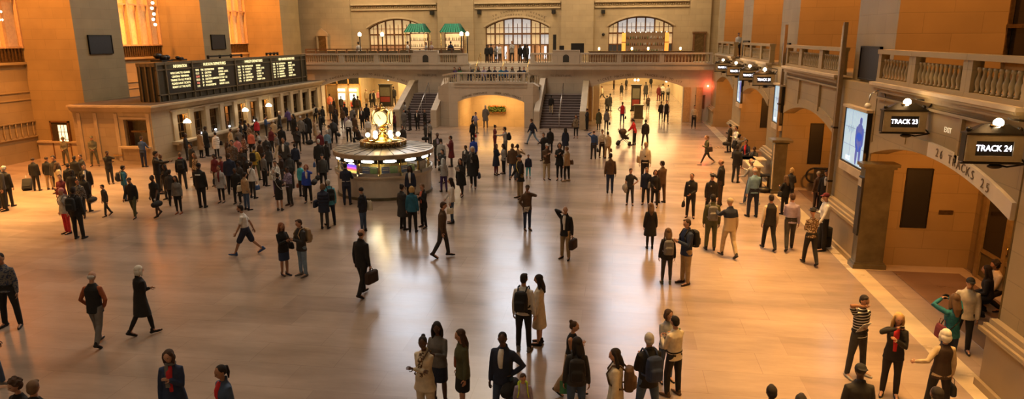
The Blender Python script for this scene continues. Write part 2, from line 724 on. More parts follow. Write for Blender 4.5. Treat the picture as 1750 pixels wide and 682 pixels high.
struct('trim_6', m, STONE)
m = MB()
for a, b in LP[:3]:
    m.box(-29.6, -29.5, a + .02, b - .02, 0, 0.95)
    m.box(-29.6, -29.44, a + .02, b - .02, 0.95, 1.05)
m.box(-32.9, -29.62, 34.44, 34.55, 0, 0.95)
m.box(-32.9, -29.6, 34.38, 34.55, 0.95, 1.05)
struct('trim_7', m, MOULD)
ORSTONE = plain('window_stone', (0.55, 0.36, 0.20), 0.6)
for k, (a, b) in enumerate(lbays):
    f = MB()
    a2 = a + 0.8
    for i in range(8):
        yy = a2 + (b - a2) * i / 7
        f.box(-33.08, -32.86, yy - .09, yy + .09, 6.25, 28)
    for z in (6.3, 9.0, 12, 16, 20, 24, 28):
        f.box(-33.06, -32.9, a2, b, z - .05, z + .05)
    w = struct('window_%d' % (k + 5), f, ORSTONE)
    MB().box(-33.25, -33.2, a2, b, 6.25, 28).build('window_pane', WINWARM, w)
    g = MB()
    g.box(-33.2, -33.0, a2, b, 5.52, 6.25)
    for i in range(34):
        yy = a2 + .1 + (b - a2 - .2) * i / 33
        g.box(-33.0, -32.94, yy - .03, yy + .03, 5.56, 6.22)
    g.build('window_grille', BRONZE, w)

# far wall under the gallery: two arches and the plain wall behind the stairs
AR = (-1.95, 5.15)
AL = (-25.1, -17.3)
m = MB()
m.arch_wall(-31.0, -12.3, 0, 4.05, 56.0, 56.7, [(AL[0], AL[1], 0, 2.72, 3.42)], 20)
m.arch_wall(-6.7, 7.3, 0, 4.05, 56.0, 56.7, [(AR[0], AR[1], 0, 2.78, 3.46)], 20)
m.box(-12.3, -6.7, 56.3, 56.7, -1.2, 2.8)
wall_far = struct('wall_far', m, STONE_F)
# lintel mouldings and cornice of the far gallery
m = MB()
for x0, x1 in ((-31.0, -12.0), (-7.15, 7.3)):
    m.box(x0, x1, 55.72, 56.0, 3.98, 4.12)
    m.box(x0, x1, 55.5, 56.0, 4.12, 4.52)
    m.box(x0, x1, 55.4, 56.0, 4.52, 4.60)
    m.box(x0, x1, 55.86, 56.0, 3.82, 3.98)
struct('trim_8', m, STONE_F)
# gallery floor slab
m = MB()
m.box(-33, -12.0, 56.0, 66, 4.1, 4.5)
m.box(-7.15, 10.4, 56.0, 66, 4.1, 4.5)
m.box(-12.0, -7.15, 59.0, 66, 4.1, 4.5)
struct('floor', m, MOULD)

# upper far wall with three arched windows below, three great windows high up
WB = [(-23.6, -17.9), (-12.25, -6.35), (-0.95, 4.75)]
m = MB()
m.arch_wall(-33, 10.4, 4.5, 11.0, 64.0, 65.0, [(a, b, 4.5, 7.55, 8.4) for a, b in WB], 20)
m.arch_wall(-33, 10.4, 11.0, TOP, 64.0, 65.0, [(a, b, 12.5, 25.0, 28.5) for a, b in WB], 20)
for x0, x1 in ((-30.4, -25.2), (-16.7, -13.3), (-5.2, -2.3), (6.1, 7.9)):
    m.box(x0, x1, 63.72, 64.0, 4.5, TOP)
m.box(-29.6, -26.2, 63.5, 63.72, 4.5, 5.6)
m.box(8.6, 10.4, 56.4, 64, 4.5, TOP)
wall_up = struct('wall_far', m, STONE_L)
m = MB()
for x0, x1 in ((-25.1, -16.8), (-13.2, -5.3), (-2.2, 6.0)):
    m.box(x0, x1, 63.84, 64.0, 9.2, 9.32)
    m.box(x0, x1, 63.7, 64.0, 9.66, 9.8)
    for i in range(40):                      # carved frieze
        x = x0 + .1 + (x1 - x0 - .2) * i / 39
        m.ball((x, 63.96, 9.49 + .04 * math.sin(i * 1.9)), (.085, .05, .1), 6, 4)
for a, b in WB:
    m.arch_band(a - .12, b + .12, 7.55, 8.44, 0.16, 63.9, 64.0, 20)
struct('trim_9', m, MOULD)
for body, off in (('TO VANDERBILT AVENUE', 0.62), ('TAXI COMPANY ENTRANCE', 0.27)):
    arc_text(body, WB[1][0], WB[1][1], 7.55, 8.4, off, 0.24,
             lambda x, z: (x, 63.985, z), lambda s: (R(90), -s * 0.9, 0), wall_up, 0.13, 0.93)
arc_text('TICKET MACHINES', AR[0], AR[1], 2.78, 3.46, 0.26, 0.27, lambda x, z: (x, 55.985, z), lambda s: (R(90), -s, 0), wall_far, 0.06, 0.44)
arc_text('TRACKS 100 TO 117', AR[0], AR[1], 2.78, 3.46, 0.26, 0.25, lambda x, z: (x, 55.985, z), lambda s: (R(90), -s, 0), wall_far, 0.58, 0.97)
arc_text('TO VANDERBILT AVE', AL[0], AL[1], 2.72, 3.42, 0.30, 0.25, lambda x, z: (x, 55.985, z), lambda s: (R(90), -s, 0), wall_far, 0.04, 0.43)
arc_text('TO ALL SUBWAY LINES', AL[0], AL[1], 2.72, 3.42, 0.30, 0.24, lambda x, z: (x, 55.985, z), lambda s: (R(90), -s, 0), wall_far, 0.56, 0.97)
for x in (-15.7, -4.55):
    text('inscription', 'TO STREET LEVEL', 0.22, LETTER, wall_far, (x, 55.985, 3.62), (R(90), 0, 0), 0.004)

# window frames of the three lower arches
for k, (a, b) in enumerate(WB):
    f = MB()
    n = 7
    for i in range(n + 1):
        x = a + (b - a) * i / n
        zt = dict((round(p[0], 3), p[1]) for p in arch_pts(a, b, 7.55, 8.4, n))[round(x, 3)]
        f.box(x - .06, x + .06, 64.35, 64.5, 4.5, zt)
    f.box(a, b, 64.33, 64.5, 6.9, 7.05)
    f.box(a, b, 64.33, 64.5, 5.95, 6.05)
    for i in range(n):
        x = a + (b - a) * (i + .5) / n
        f.box(x - .02, x + .02, 64.4, 64.46, 4.5, 7.9)
    f.box(a, b, 64.4, 64.46, 7.5, 7.54)
    f.arch_band(a, b, 7.47, 8.32, 0.09, 64.3, 64.5, 20)
    w = struct('window_%d' % (k + 9), f, WOOD)
    p = MB()
    p.m = 0
    for i in range(n):
        xa, xb = a + (b - a) * i / n, a + (b - a) * (i + 1) / n
        for (z0, z1, r) in ((6.05, 6.9, 1), (7.05, 8.3, 0)):
            p.m = (1 if (k == 1 and r == 1 and i in (2, 3, 4, 6)) or (k == 1 and r == 0 and i in (2, 3, 4)) or (k == 2 and r == 0 and i in (1, 2, 3, 4)) else 0)
            p.box(xa + .03, xb - .03, 64.52, 64.54, z0, z1)
    p.m = 2
    if k != 2:
        p.box(a, b, 64.52, 64.54, 4.5, 6.0)
    PALEWIN = plain('pale_window', (0.6, 0.6, 0.58), 0.3, emit=(0.85, 0.82, 0.80), es=0.42)
    DIMWIN = plain('shop_glow', (0.5, 0.3, 0.15), 0.3, emit=(1.0, 0.42, 0.16), es=0.28)
    TANWIN = plain('tan_window', (0.7, 0.55, 0.35), 0.3, emit=(1.0, 0.66, 0.30), es=0.42)
    p.build('window_pane', [TANWIN, PALEWIN, DIMWIN], w)
    if k == 1:
        d = MB()
        for i, x in enumerate((-12.0, -11.4, -10.5, -9.8, -8.9, -8.3, -7.4, -6.8)):
            d.m = 0 if i % 3 else 1
            d.box(x, x + .2, 64.3, 64.33, 4.7, 5.85)
        d.build('door_glass', [plain('street_light', (.8, .85, .9), .3, emit=(.75, .85, 1), es=.9), DIMWIN], w)
        d = MB()
        for x in (-12.15, -11.1, -10.15, -9.2, -8.6, -7.75, -6.55):
            d.box(x, x + .16, 64.26, 64.33, 4.5, 5.95)
        d.build('door_stile', WOOD, w)
for k, (a, b) in enumerate(WB):
    f = MB()
    for i in range(7):
        x = a + (b - a) * i / 6
        f.box(x - .07, x + .07, 64.3, 64.5, 12.5, 26.4)
    for j in range(9):
        z = 12.5 + j * 1.75
        f.box(a, b, 64.3, 64.5, z - .05, z + .05)
    w = struct('window_%d' % (k + 12), f, BRONZE)
    MB().box(a, b, 64.5, 64.55, 12.5, 28.5).build('window_pane', WINCOOL, w)

# passages beyond the arches
m = MB()
m.box(-2.9, -2.5, 56.7, 100, 0, 4.1)
m.box(6.4, 6.8, 56.7, 100, 0, 4.1)
m.box(-2.9, 6.8, 100, 100.3, 0, 4.1)
m.box(AR[0] - .02, AR[0] + .5, 57.4, 58.2, 0, 4.1)
m.box(AR[1] + .3, AR[1] + .9, 57.4, 58.2, 0, 4.1)
m.box(-27.2, -26.8, 56.7, 74, 0, 4.1)
m.box(-16.4, -16.0, 56.7, 74, 0, 4.1)
m.box(-27.2, -16, 74, 74.3, 0, 4.1)
m.box(-22.5, -16.4, 69.0, 69.3, 0, 4.1)
struct('wall_far', m, plain('passage_stone', (0.62, 0.50, 0.33), 0.5, scale=1.0))
m = MB()
m.box(-2.9, 6.8, 56.7, 100.3, 4.0, 4.1)
m.box(-27.2, -16, 56.7, 74.3, 4.0, 4.1)
m.box(-36, 13, -8, 66, TOP, TOP + .4)
struct('ceiling', m, STONE_L)
m = MB()
m.box(-34, 10.6, -8.4, -8, 0, TOP)
struct('wall_back', m, STONE)

# ------------------------------------------------------------------ landing and stairs
m = MB()
# front of the landing with the ramp arch, chamfered sides
m.arch_wall(-12.75, -6.25, 0, 3.32, 51.3, 51.9, [(RAMPX[0], RAMPX[1], 0, 1.9, 2.43)], 20)
for s, xo, xi in ((-1, -13.75, -12.75), (1, -5.9, -6.25)):
    m.hexa([(xo, 52.0, 0), (xi, 51.3, 0), (xo, 52.8, 0), (xi, 52.4, 0), (xo, 52.0, 3.0), (xi, 51.3, 3.32), (xo, 52.8, 3.0), (xi, 52.4, 3.32)])
m.box(-12.3, RAMPX[0] + .01, 51.71, 56.3, -1.2, 2.7)
m.box(RAMPX[1] - .01, -6.7, 51.71, 56.3, -1.2, 2.7)
landing = struct('wall_landing', m, STONE_F)
m = MB()
m.box(-13.7, -5.9, 51.9, 56.3, 2.75, 3.0)
n = 9
for i in range(n):
    z = 3.0 + 1.5 * (i + 1) / n
    m.box(-12.0, -7.15, 56.2 + 0.31 * i, 59.1, z - 1.5 / n, z)
struct('floor', m, STONE_F)
arc_text('DINING CONCOURSE', RAMPX[0], RAMPX[1], 1.9, 2.43, 0.17, 0.2, lambda x, z: (x, 51.29, z), lambda s: (R(90), -s, 0), landing, 0.08, 0.44)
arc_text('LOWER LEVEL TRACKS', RAMPX[0], RAMPX[1], 1.9, 2.43, 0.17, 0.2, lambda x, z: (x, 51.29, z), lambda s: (R(90), -s, 0), landing, 0.56, 0.94)
m = MB()
m.box(-12.3, -6.7, 51.24, 51.3, 3.0, 3.06)
m.box(-12.3, -6.7, 51.2, 51.95, 3.26, 3.36)
struct('trim_10', m, STONE_F)
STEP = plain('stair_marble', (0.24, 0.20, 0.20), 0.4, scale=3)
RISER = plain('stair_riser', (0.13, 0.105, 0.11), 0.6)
for (x0, x1, nm) in ((-16.55, -13.95, 'left'), (-5.75, -2.65, 'right')):
    m = MB()
    for i in range(13):
        z = 2.21 * (i + 1) / 13
        y = 51.1 + 0.305 * i
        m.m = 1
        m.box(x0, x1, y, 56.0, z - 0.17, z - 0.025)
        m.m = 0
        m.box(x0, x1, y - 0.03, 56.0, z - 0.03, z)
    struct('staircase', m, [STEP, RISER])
# parapets of the side flights
for (xa, xb, inner) in ((-16.9, -16.55, 0), (-13.95, -13.6, 1), (-6.05, -5.75, 1), (-2.65, -2.3, 0)):
    m = MB()
    ztop = 3.35 if inner else 3.15
    y1 = 55.0 if not inner else 54.9
    m.hexa([(xa, 50.7, 0), (xb, 50.7, 0), (xa, y1, 0), (xb, y1, 0), (xa, 50.7, 1.22), (xb, 50.7, 1.22), (xa, y1, ztop), (xb, y1, ztop)])
    m.box(xa - .06, xb + .06, 50.45, 50.85, 0, 1.3)
    m.box(xa, xb, y1, 56.0, 0, ztop)
    m.hexa([(xa - .06, 50.6, 1.22), (xb + .06, 50.6, 1.22), (xa - .06, y1, ztop), (xb + .06, y1, ztop),
            (xa - .06, 50.6, 1.34), (xb + .06, 50.6, 1.34), (xa - .06, y1, ztop + .12), (xb + .06, y1, ztop + .12)])
    m.box(xa - .06, xb + .06, y1, 56.0, ztop, ztop + .12)
    struct('wall_stair', m, MOULD if not inner else STONE_F)

# ================================================================== BALUSTRADES
BAL_PROF = [(0.055, 0.0), (0.055, 0.05), (0.03, 0.07), (0.062, 0.22), (0.058, 0.30), (0.028, 0.44), (0.03, 0.50), (0.05, 0.54), (0.05, 0.60)]


def bal_mesh(h, r=1.0):
    return MB().lathe([(a * r, b * h / 0.6) for a, b in BAL_PROF], n=8).mesh('baluster', MOULD)


def balustrade(p0, p1, z, h, n, label, group, mat=MOULD, depth=0.26, ends=(0.0, 0.0), lead=0.10, rise=0.0, mesh=None):
    """base course, n separate balusters, end blocks and hand rail from p0 to p1 (world xy)"""
    d = Vector((p1[0] - p0[0], p1[1] - p0[1], 0))
    ln = d.length
    a = math.atan2(d.y, d.x)
    t = thing('balustrade', label, 'balustrade', (p0[0], p0[1], z), a, group)
    k = rise / ln
    def slab(x0, x1, y, z0, z1, name):
        MB().hexa([(x0, -y, z0 + k * x0), (x1, -y, z0 + k * x1), (x0, y, z0 + k * x0), (x1, y, z0 + k * x1),
                   (x0, -y, z1 + k * x0), (x1, -y, z1 + k * x1), (x0, y, z1 + k * x0), (x1, y, z1 + k * x1)]).build(name, mat, t)
    bb, rr = 0.10, 0.12
    slab(.004, ln - .004, depth / 2, 0, bb, 'base_course')
    slab(.004, ln - .004, depth / 2 + .03, h - rr, h, 'hand_rail')
    if ends[0]:
        slab(.004, ends[0], depth / 2 - .01, bb, h - rr, 'end_block')
    if ends[1]:
        slab(ln - ends[1], ln - .004, depth / 2 - .01, bb, h - rr, 'end_block')
    me = mesh or bal_mesh(h - rr - bb)
    a0, a1 = ends[0] + lead, ln - ends[1] - lead
    for i in range(n):
        x = a0 + (a1 - a0) * (i / (n - 1) if n > 1 else .5)
        o = bpy.data.objects.new('baluster', me)
        COL.objects.link(o)
        o.parent = t
        o.location = (x, 0, bb + k * x)
    return t


GF = 'balustrades of the far gallery'
BY = 55.62
BF = bal_mesh(0.60)
BZ = 4.6
sec = [(-26.5, -22.95, 16, 'stone balustrade of the far gallery nearest the left corner'),
       (-22.95, -19.9, 14, 'stone balustrade of the far gallery above the left arch'),
       (-19.9, -16.7, 14, 'stone balustrade of the far gallery left of the blank pedestal'),
       (-14.6, -12.15, 8, 'short stone balustrade between left pedestal and the middle steps'),
       (-7.0, -5.2, 7, 'short stone balustrade between the middle steps and right pedestal'),
       (-3.05, 0.05, 14, 'stone balustrade of the far gallery right of the right pedestal'),
       (0.05, 3.35, 13, 'stone balustrade of the far gallery above the right arch'),
       (3.35, 7.2, 14, 'stone balustrade of the far gallery nearest the right corner')]
for x0, x1, n, lb in sec:
    e = (0.18, 0.18) if x1 - x0 > 2.6 else (0.1, 0.85 if x0 < -12 else 0.1)
    if x0 > -8 and x0 < -6:
        e = (0.35, 0.1)
    balustrade((x0, BY), (x1, BY), BZ, 0.83, n, lb, GF, STONE_F, ends=e, mesh=BF)
NICHE = plain('niche_dark', (0.05, 0.05, 0.045), 0.4)  # dark arched plate set in for the niche
for x0, x1, w in ((-16.7, -14.6, 'left'), (-5.2, -3.05, 'right')):
    t = thing('pedestal', 'blank stone pedestal with a small dark arched niche, %s of the middle steps' % w, 'pedestal', ((x0 + x1) / 2, BY, BZ), 0, 'gallery pedestals')
    h = (x1 - x0) / 2
    MB().box(-h + .005, h - .005, -.16, .2, 0, 0.98).box(-h + .005, h - .005, -.2, .24, 0.98, 1.06).build('block', STONE_F, t)
    g = MB()
    g.prism([(-.24, -.14), (.24, -.14), (.24, -.16), (-.24, -.16)][::-1], 0, 0.01)
    g = MB()
    g.tf = lambda x, y, z: (x, z, y)
    pts = [(-.24, .12), (.24, .12), (.24, .5)] + [(.24 * math.cos(PI * i / 8), .5 + .22 * math.sin(PI * i / 8)) for i in range(1, 8)] + [(-.24, .5)]
    g.prism(pts, -.19, -.15)
    g.build('arched_niche', NICHE, t)

# landing balustrade: front and two chamfered sides
BL = bal_mesh(0.62, 0.95)
balustrade((-12.1, 51.45), (-6.85, 51.45), 3.36, 0.76, 22, 'long stone balustrade in front of the people seated above the ramp', 'balustrades of the landing', STONE_F, ends=(0.22, 0.22))
balustrade((-13.55, 53.2), (-12.2, 51.6), 3.0, 0.86, 6, 'short slanted balustrade on the left side of the landing', 'balustrades of the landing', STONE_F, rise=0.25)
balustrade((-6.75, 51.6), (-6.0, 53.2), 3.25, 0.86, 6, 'short slanted balustrade on the right side of the landing', 'balustrades of the landing', STONE_F, rise=-0.25)

# right hand galleries
BR = MB().lathe([(a * 1.1, b * .52 / .6) for a, b in BAL_PROF], n=8).mesh('baluster', STONE)
where = ['over the nearest arch', 'over the escalator arch', 'over the arch behind the sign-up desk', 'over the farthest arch']
for k, (a, b) in enumerate(bays):
    L_ = b - a
    edges = [(0.0, .31), (.31, .69), (.69, 1.0)]
    nm = ['near', 'middle', 'far']
    for j, (u, v) in enumerate(edges):
        y0, y1 = a + .05 + (L_ - .1) * u, a + .05 + (L_ - .1) * v
        balustrade((7.3, y1), (7.3, y0), 5.42, 0.88, 9 if j != 1 else 11,
                   'right wall stone balustrade, %s panel, %s' % (nm[j], where[k]), 'balustrades of the right wall', STONE,
                   ends=(0.2, 0.2), mesh=BR, depth=0.24)

# ================================================================== THE TICKET OFFICE
t_off = thing('ticket_office', 'long stone ticket office with a row of windows and a moulded cornice', 'ticket office', (0, 0, 0))
OX, OY0, OY1 = -24.75, 33.4, 55.0
m = MB()
wins = []
nw = 12
pitch = (54.4 - 35.3) / nw
m.tf = YZ
ops = []
for i in range(nw):
    a = 35.3 + pitch * i + 0.28
    b = 35.3 + pitch * (i + 1) - 0.28
    wins.append((a, b))
    ops.append((a, b, 1.0, 2.5, 2.52))
m.arch_wall(OY0 + .35, OY1 - .3, 0, 2.9, OX - .35, OX, ops, 1)
m.tf = None
m.arch_wall(-29.5, OX, 0, 2.9, OY0, OY0 + .35, [(-26.45, -25.05, 1.0, 2.45, 2.47)], 1)
m.box(-29.5, OX, OY1 - .3, OY1, 0, 2.9)
m.build('office_wall', STONE_L, t_off)
m = MB()
m.box(-29.5, OX + .12, OY0 - .12, OY1 + .12, 2.9, 3.02)
m.box(-29.5, OX + .22, OY0 - .22, OY1 + .22, 3.02, 3.14)
m.box(-29.5, OX + .34, OY0 - .34, OY1 + .34, 3.14, 3.24)
m.build('cornice', MOULD, t_off)
MB().box(-29.45, OX + .1, OY0, OY1, 3.245, 3.26).build('roof', plain('dark_roof', (.09, .065, .035), .8, scale=3, var=.3), t_off)  # roof top darker than the cornice
m = MB()
m.box(-29.5, OX + .04, OY0 - .04, OY0, 0, .2)
m.box(OX, OX + .04, OY0, OY1, 0, .2)
m.box(OX, OX + .5, 34.9, 54.6, 0.96, 1.06)
m.box(OX, OX + .4, 34.9, 54.6, 0.88, 0.96)
m.box(-26.7, -24.9, OY0 - .32, OY0, 0.93, 1.03)
for i in range(nw + 1):
    y = 35.3 + pitch * i
    m.box(OX, OX + .32, y - .06, y + .06, .5, .88)
    m.box(OX, OX + .07, y - .2, y + .2, 1.06, 2.72)
    m.box(OX, OX + .1, y - .22, y + .22, 2.6, 2.72)
m.box(OX, OX + .06, 35, 54.6, 2.72, 2.8)
for x in (-29.1, -28.1, -26.85, -24.95):
    m.box(x - .1, x + .1, OY0 - .06, OY0, 0.2, 2.8)
m.box(-26.6, -24.9, OY0 - .07, OY0, 2.5, 2.6)
m.build('window_surround', MOULD, t_off)
INK = plain('unlit_ticket_wall', (0.07, 0.055, 0.04), 0.6)
LITW = plain('lit_ticket_wall', (0.65, 0.48, 0.25), 0.5)  # lit and unlit back panels: lamplight and shade put into their colours
for i, (a, b) in enumerate(wins + [(0, 0)]):
    lit = i in (0, 4, 6)
    f = MB()
    if i < nw:
        f.box(OX - .28, OX - .22, a, a + .06, 1.0, 2.5)
        f.box(OX - .28, OX - .22, b - .06, b, 1.0, 2.5)
        f.box(OX - .28, OX - .22, (a + b) / 2 - .02, (a + b) / 2 + .02, 1.0, 2.5)
        for z in (1.0, 1.42, 1.95, 2.44):
            f.box(OX - .28, OX - .22, a, b, z, z + .05)
        w = f.build('ticket_window', BRONZE, t_off)
        MB().box(OX - 1.2, OX - 1.15, a - .2, b + .2, 0.9, 2.6).build('back_panel', LITW if lit else INK, w)
        s = MB()
        s.box(OX - .9, OX - .5, (a + b) / 2 - .25, (a + b) / 2 + .25, 1.0, 1.32)
        s.box(OX - .7, OX - .6, (a + b) / 2 - .3, (a + b) / 2 + .3, 1.55, 1.8)
        s.build('clerk_desk', BLACKM, w)
        if i in (1, 2, 3, 5, 8):
            MB().box(OX - .2, OX - .15, b - .35, b - .2, 1.1, 1.2).build('screen_glow', plain('small_screen', (1, 1, 1), .4, emit=(.75, .85, 1), es=5), w)
    else:
        f.box(-26.45, -26.35, OY0 + .2, OY0 + .26, 1.0, 2.45)
        f.box(-25.15, -25.05, OY0 + .2, OY0 + .26, 1.0, 2.45)
        f.box(-26.45, -25.05, OY0 + .2, OY0 + .26, 2.37, 2.45)
        f.box(-26.2, -25.3, OY0 + .2, OY0 + .24, 1.75, 1.85)
        w = f.build('ticket_window', BRONZE, t_off)
        MB().box(-26.6, -24.95, OY0 + .9, OY0 + .95, .9, 2.6).build('back_panel', plain('green_lit_wall', (.30, .27, .18), .6), w)  # greenish interior light put into the panel colour
MB().box(-27.25, -26.7, OY0 - .1, OY0 - .04, 0.5, 0.54).build('brass_rail', BRASS, t_off)

for i, nm in ((0, 'nearest lit ticket window'), (4, 'fifth ticket window'), (6, 'seventh ticket window')):
    y = (wins[i][0] + wins[i][1]) / 2
    t = thing('hanging_lamp', 'small lamp with a glowing white shade hanging before the %s' % nm, 'lamp', (OX + .25, y, 2.02), 0, 'lamps of the ticket windows')
    MB().lathe([(0.04, .2), (0.16, .12), (0.22, 0.0), (0.2, -.03)], n=14).build('lamp_shade', plain('white_shade', (1, .95, .8), .4, emit=(1.0, 0.82, 0.5), es=9), t)
    MB().tube([(0, 0, .18), (0, 0, .38), (-.1, 0, .46), (-.25, 0, .42)], .018).build('lamp_arm', BRASS, t)
    point('ticket_lamp', (OX - .45, y, 2.3), 11, AMBER, .1)
    point('ticket_lamp', (OX + .45, y, 1.9), 9, WARM, .15)

# ------------------------------------------------------------------ departure board on the office roof
t = thing('departure_board', 'long black departure board with yellow lettering above the ticket windows', 'departure board', (0, 0, 0))
DX = -25.3
BOARDF = plain('board_frame', (0.05, 0.042, 0.025), 0.45, 0.3)
m = MB()
m.box(DX - 1.15, DX - .04, 35.0, 53.75, 3.27, 5.38)
m.build('case', BOARDF, t)
m = MB()
m.box(DX - .05, DX + .03, 35.0, 53.8, 5.28, 5.44)
m.box(DX - .05, DX + .05, 35.0, 53.8, 3.6, 3.66)
m.box(DX - .05, DX + .02, 35.0, 53.8, 4.98, 5.04)
for y in (35.05, 35.85, 38.35, 43.1, 47.95, 52.9, 53.72):
    m.box(DX - .05, DX + .05, y - .05, y + .05, 3.27, 5.4)
for i in range(26):
    y = 35.3 + i * .73
    m.box(DX - .03, DX + .02, y - .015, y + .015, 3.27, 3.6)
for x in (DX - .25, DX - .6, DX - .95):
    m.box(x - .04, x + .04, 34.93, 35.0, 3.27, 5.38)
m.box(DX - 1.15, DX, 34.95, 35.0, 5.2, 5.4)
m.build('frame', plain('board_trim', (0.16, 0.13, 0.08), 0.4, 0.4), t)
pans = [(35.95, 38.2, 'INFORMATION'), (38.5, 42.95, 'HUDSON DEPARTURES'), (43.25, 47.8, 'HARLEM DEPARTURES'), (48.1, 52.8, 'NEW HAVEN DEPARTURES')]
rows = ['TIME TRK DESTINATION  REMARKS', '12:20  31  POUGHKEEPSIE', '12:25  24  CROTON HARMON', '12:50  36  N WHITE PLAINS', '12:53  28  SOUTHEAST', '1:05   17  STAMFORD', '1:07   19  NEW HAVEN']
for k, (a, b, ttl) in enumerate(pans):
    p = MB().box(DX - .04, DX - .01, a, b, 3.68, 4.96).build('panel', BLACK, t)
    text('title', ttl, 0.25, BOARDY, p, (DX + .035, (a + b) / 2 + (0 if k else .1), 5.16), (R(90), 0, R(90)), .004, sx=min(1.35, (b - a) * .62 / (len(ttl) * .17)))
    if k == 0:
        for j, s in enumerate(['WELCOME TO GRAND', 'CENTRAL TERMINAL', 'TRAINS TO ALL POINTS', 'PLEASE HAVE TICKETS', 'READY AT THE GATE']):
            text('message', s, 0.17, BOARDY, p, (DX, (a + b) / 2 + .1, 4.78 - j * .2), (R(90), 0, R(90)), .003, sx=1.05)
    else:
        for j in range(6):
            z = 4.84 - j * .19
            y = a + .1
            tm = ['TIME', '12:2%d' % j, '12:4%d' % j, '12:5%d' % j, '1:0%d' % (j + 2), '1:1%d' % j][j]
            text('time', tm, .17, BOARDR if (k == 1 and j in (2, 4)) else BOARDY, p, (DX, a + .34, z), (R(90), 0, R(90)), .003)
            text('track', ['TRK', '31', '24', '36', '28', '17'][j], .17, BOARDY, p, (DX, a + .85, z), (R(90), 0, R(90)), .003)
            ds = [['DESTINATION', 'CROTON', 'BEACON', 'CROTON HARMON', 'YONKERS', 'POUGHKEEPSIE'],
                  ['DESTINATION', 'N WHITE PL', 'WASSAIC', 'SOUTHEAST', 'CRESTWOOD', 'BREWSTER'],
                  ['DESTINATION', 'STAMFORD', 'NEW HAVEN', 'DANBURY', 'NORWALK', 'GREENWICH']][k - 1][j]
            text('destination', ds, .17, BOARDY, p, (DX, a + 1.1, z), (R(90), 0, R(90)), .003, align='LEFT', sx=.95)
            rm = ['REMARKS', 'EXPRESS - LOCAL', 'CONNECT', '1ST STOP - 125', 'TRANSFER', 'HARLEM - LOCAL'][j]
            text('remark', rm, .17, BOARDY, p, (DX, a + 2.6, z), (R(90), 0, R(90)), .003, align='LEFT', sx=.85)
# objects on top of the board
for (y, lb, s) in ((36.4, 'dark bundled equipment on top of the board near its left end', 1.0), (38.0, 'small dark bundle on top of the board between first panels', .55)):
    m = MB()
    for i in range(6):
        m.ball((-.5 + .12 * math.sin(i * 2.1) * s, .28 * s * math.cos(i * 1.7), .12 * s + .1 * s * (i % 3)), (.2 * s, .22 * s, .16 * s), 8, 5)
    m.box(-.9, -.2, -.5 * s, .5 * s, 0, .09)
    tag(m.build('equipment', BLACKM, None, (DX, y, 5.45)), lb, 'equipment')
for y0, y1 in ((41.0, 45.0), (48.5, 50.2)):
    m = MB()
    m.box(-.6, -.5, 0, y1 - y0, .1, .2)
    for i in range(4):
        m.box(-.62, -.48, (y1 - y0) * i / 3 - .03, (y1 - y0) * i / 3 + .03, 0, .22)
    tag(m.build('cable_tray', BLACKM, None, (DX, y0, 5.45)), 'low dark cable tray lying on the board above the %s panel' % ('hudson and harlem' if y0 < 42 else 'last'), 'cable tray')

# ------------------------------------------------------------------ black grilles high on the piers
for k, (y0, y1, z0, z1, X, lb) in enumerate([
        (35.45, 37.3, 5.88, 6.95, -29.6, 'black square panel on the second pier of the left wall'),
        (47.5, 49.35, 5.93, 7.0, -29.6, 'black square panel on the left wall pier behind the departure board'),
        (21.72, 23.4, 5.34, 6.36, 7.6, 'largest black panel on the near right pier'),
        (32.75, 34.0, 5.43, 6.36, 7.6, 'black panel on the right pier behind the pipe'),
        (42.75, 44.6, 5.48, 6.4, 7.6, 'narrow black panel on the farthest right pier')]):
    s = 1 if X < 0 else -1
    t = thing('wall_panel', lb, 'panel', (X, (y0 + y1) / 2, z0), 0, 'black wall panels')
    h, d = z1 - z0, (y1 - y0) / 2
    MB().box(0, s * .06, -d, d, 0, h).build('panel_face', BLACK, t)
    f = MB()
    for (a, b, c, e) in ((-d, -d + .05, 0, h), (d - .05, d, 0, h), (-d, d, 0, .05), (-d, d, h - .05, h)):
        f.box(0, s * .085, a, b, c, e)
    f.build('panel_frame', BLACKM, t)
# tall black panels on the sides of the vestibules (face the camera)
for (x0, x1, y, z0, z1, lb) in ((8.32, 9.02, 20.85, 1.2, 2.96, 'tall black panel beside the TRACK 25 gate'),
                                (8.46, 9.02, 31.7, 1.12, 2.92, 'tall black panel above the escalator hand rail'),
                                (8.46, 9.0, 42.4, 1.35, 3.1, 'tall black panel in the vestibule behind the desk')):
    t = thing('wall_panel', lb, 'panel', ((x0 + x1) / 2, y, z0), 0, 'tall black panels')
    w, h = (x1 - x0) / 2, z1 - z0
    MB().box(-w, w, -.05, 0, 0, h).build('panel_face', BLACK, t)
    MB().box(-w, w, -.08, -.05, h - .05, h).box(-w, -w + .03, -.07, -.05, 0, h).box(w - .03, w, -.07, -.05, 0, h).build('panel_frame', BLACKM, t)
MB()
o = MB().box(0, .38, -.03, 0, 0, .12).build('plaque', BRONZE, None, (9.32, 20.84, 1.62))
tag(o, 'small dark bronze plaque right of the tall black panel', 'plaque')

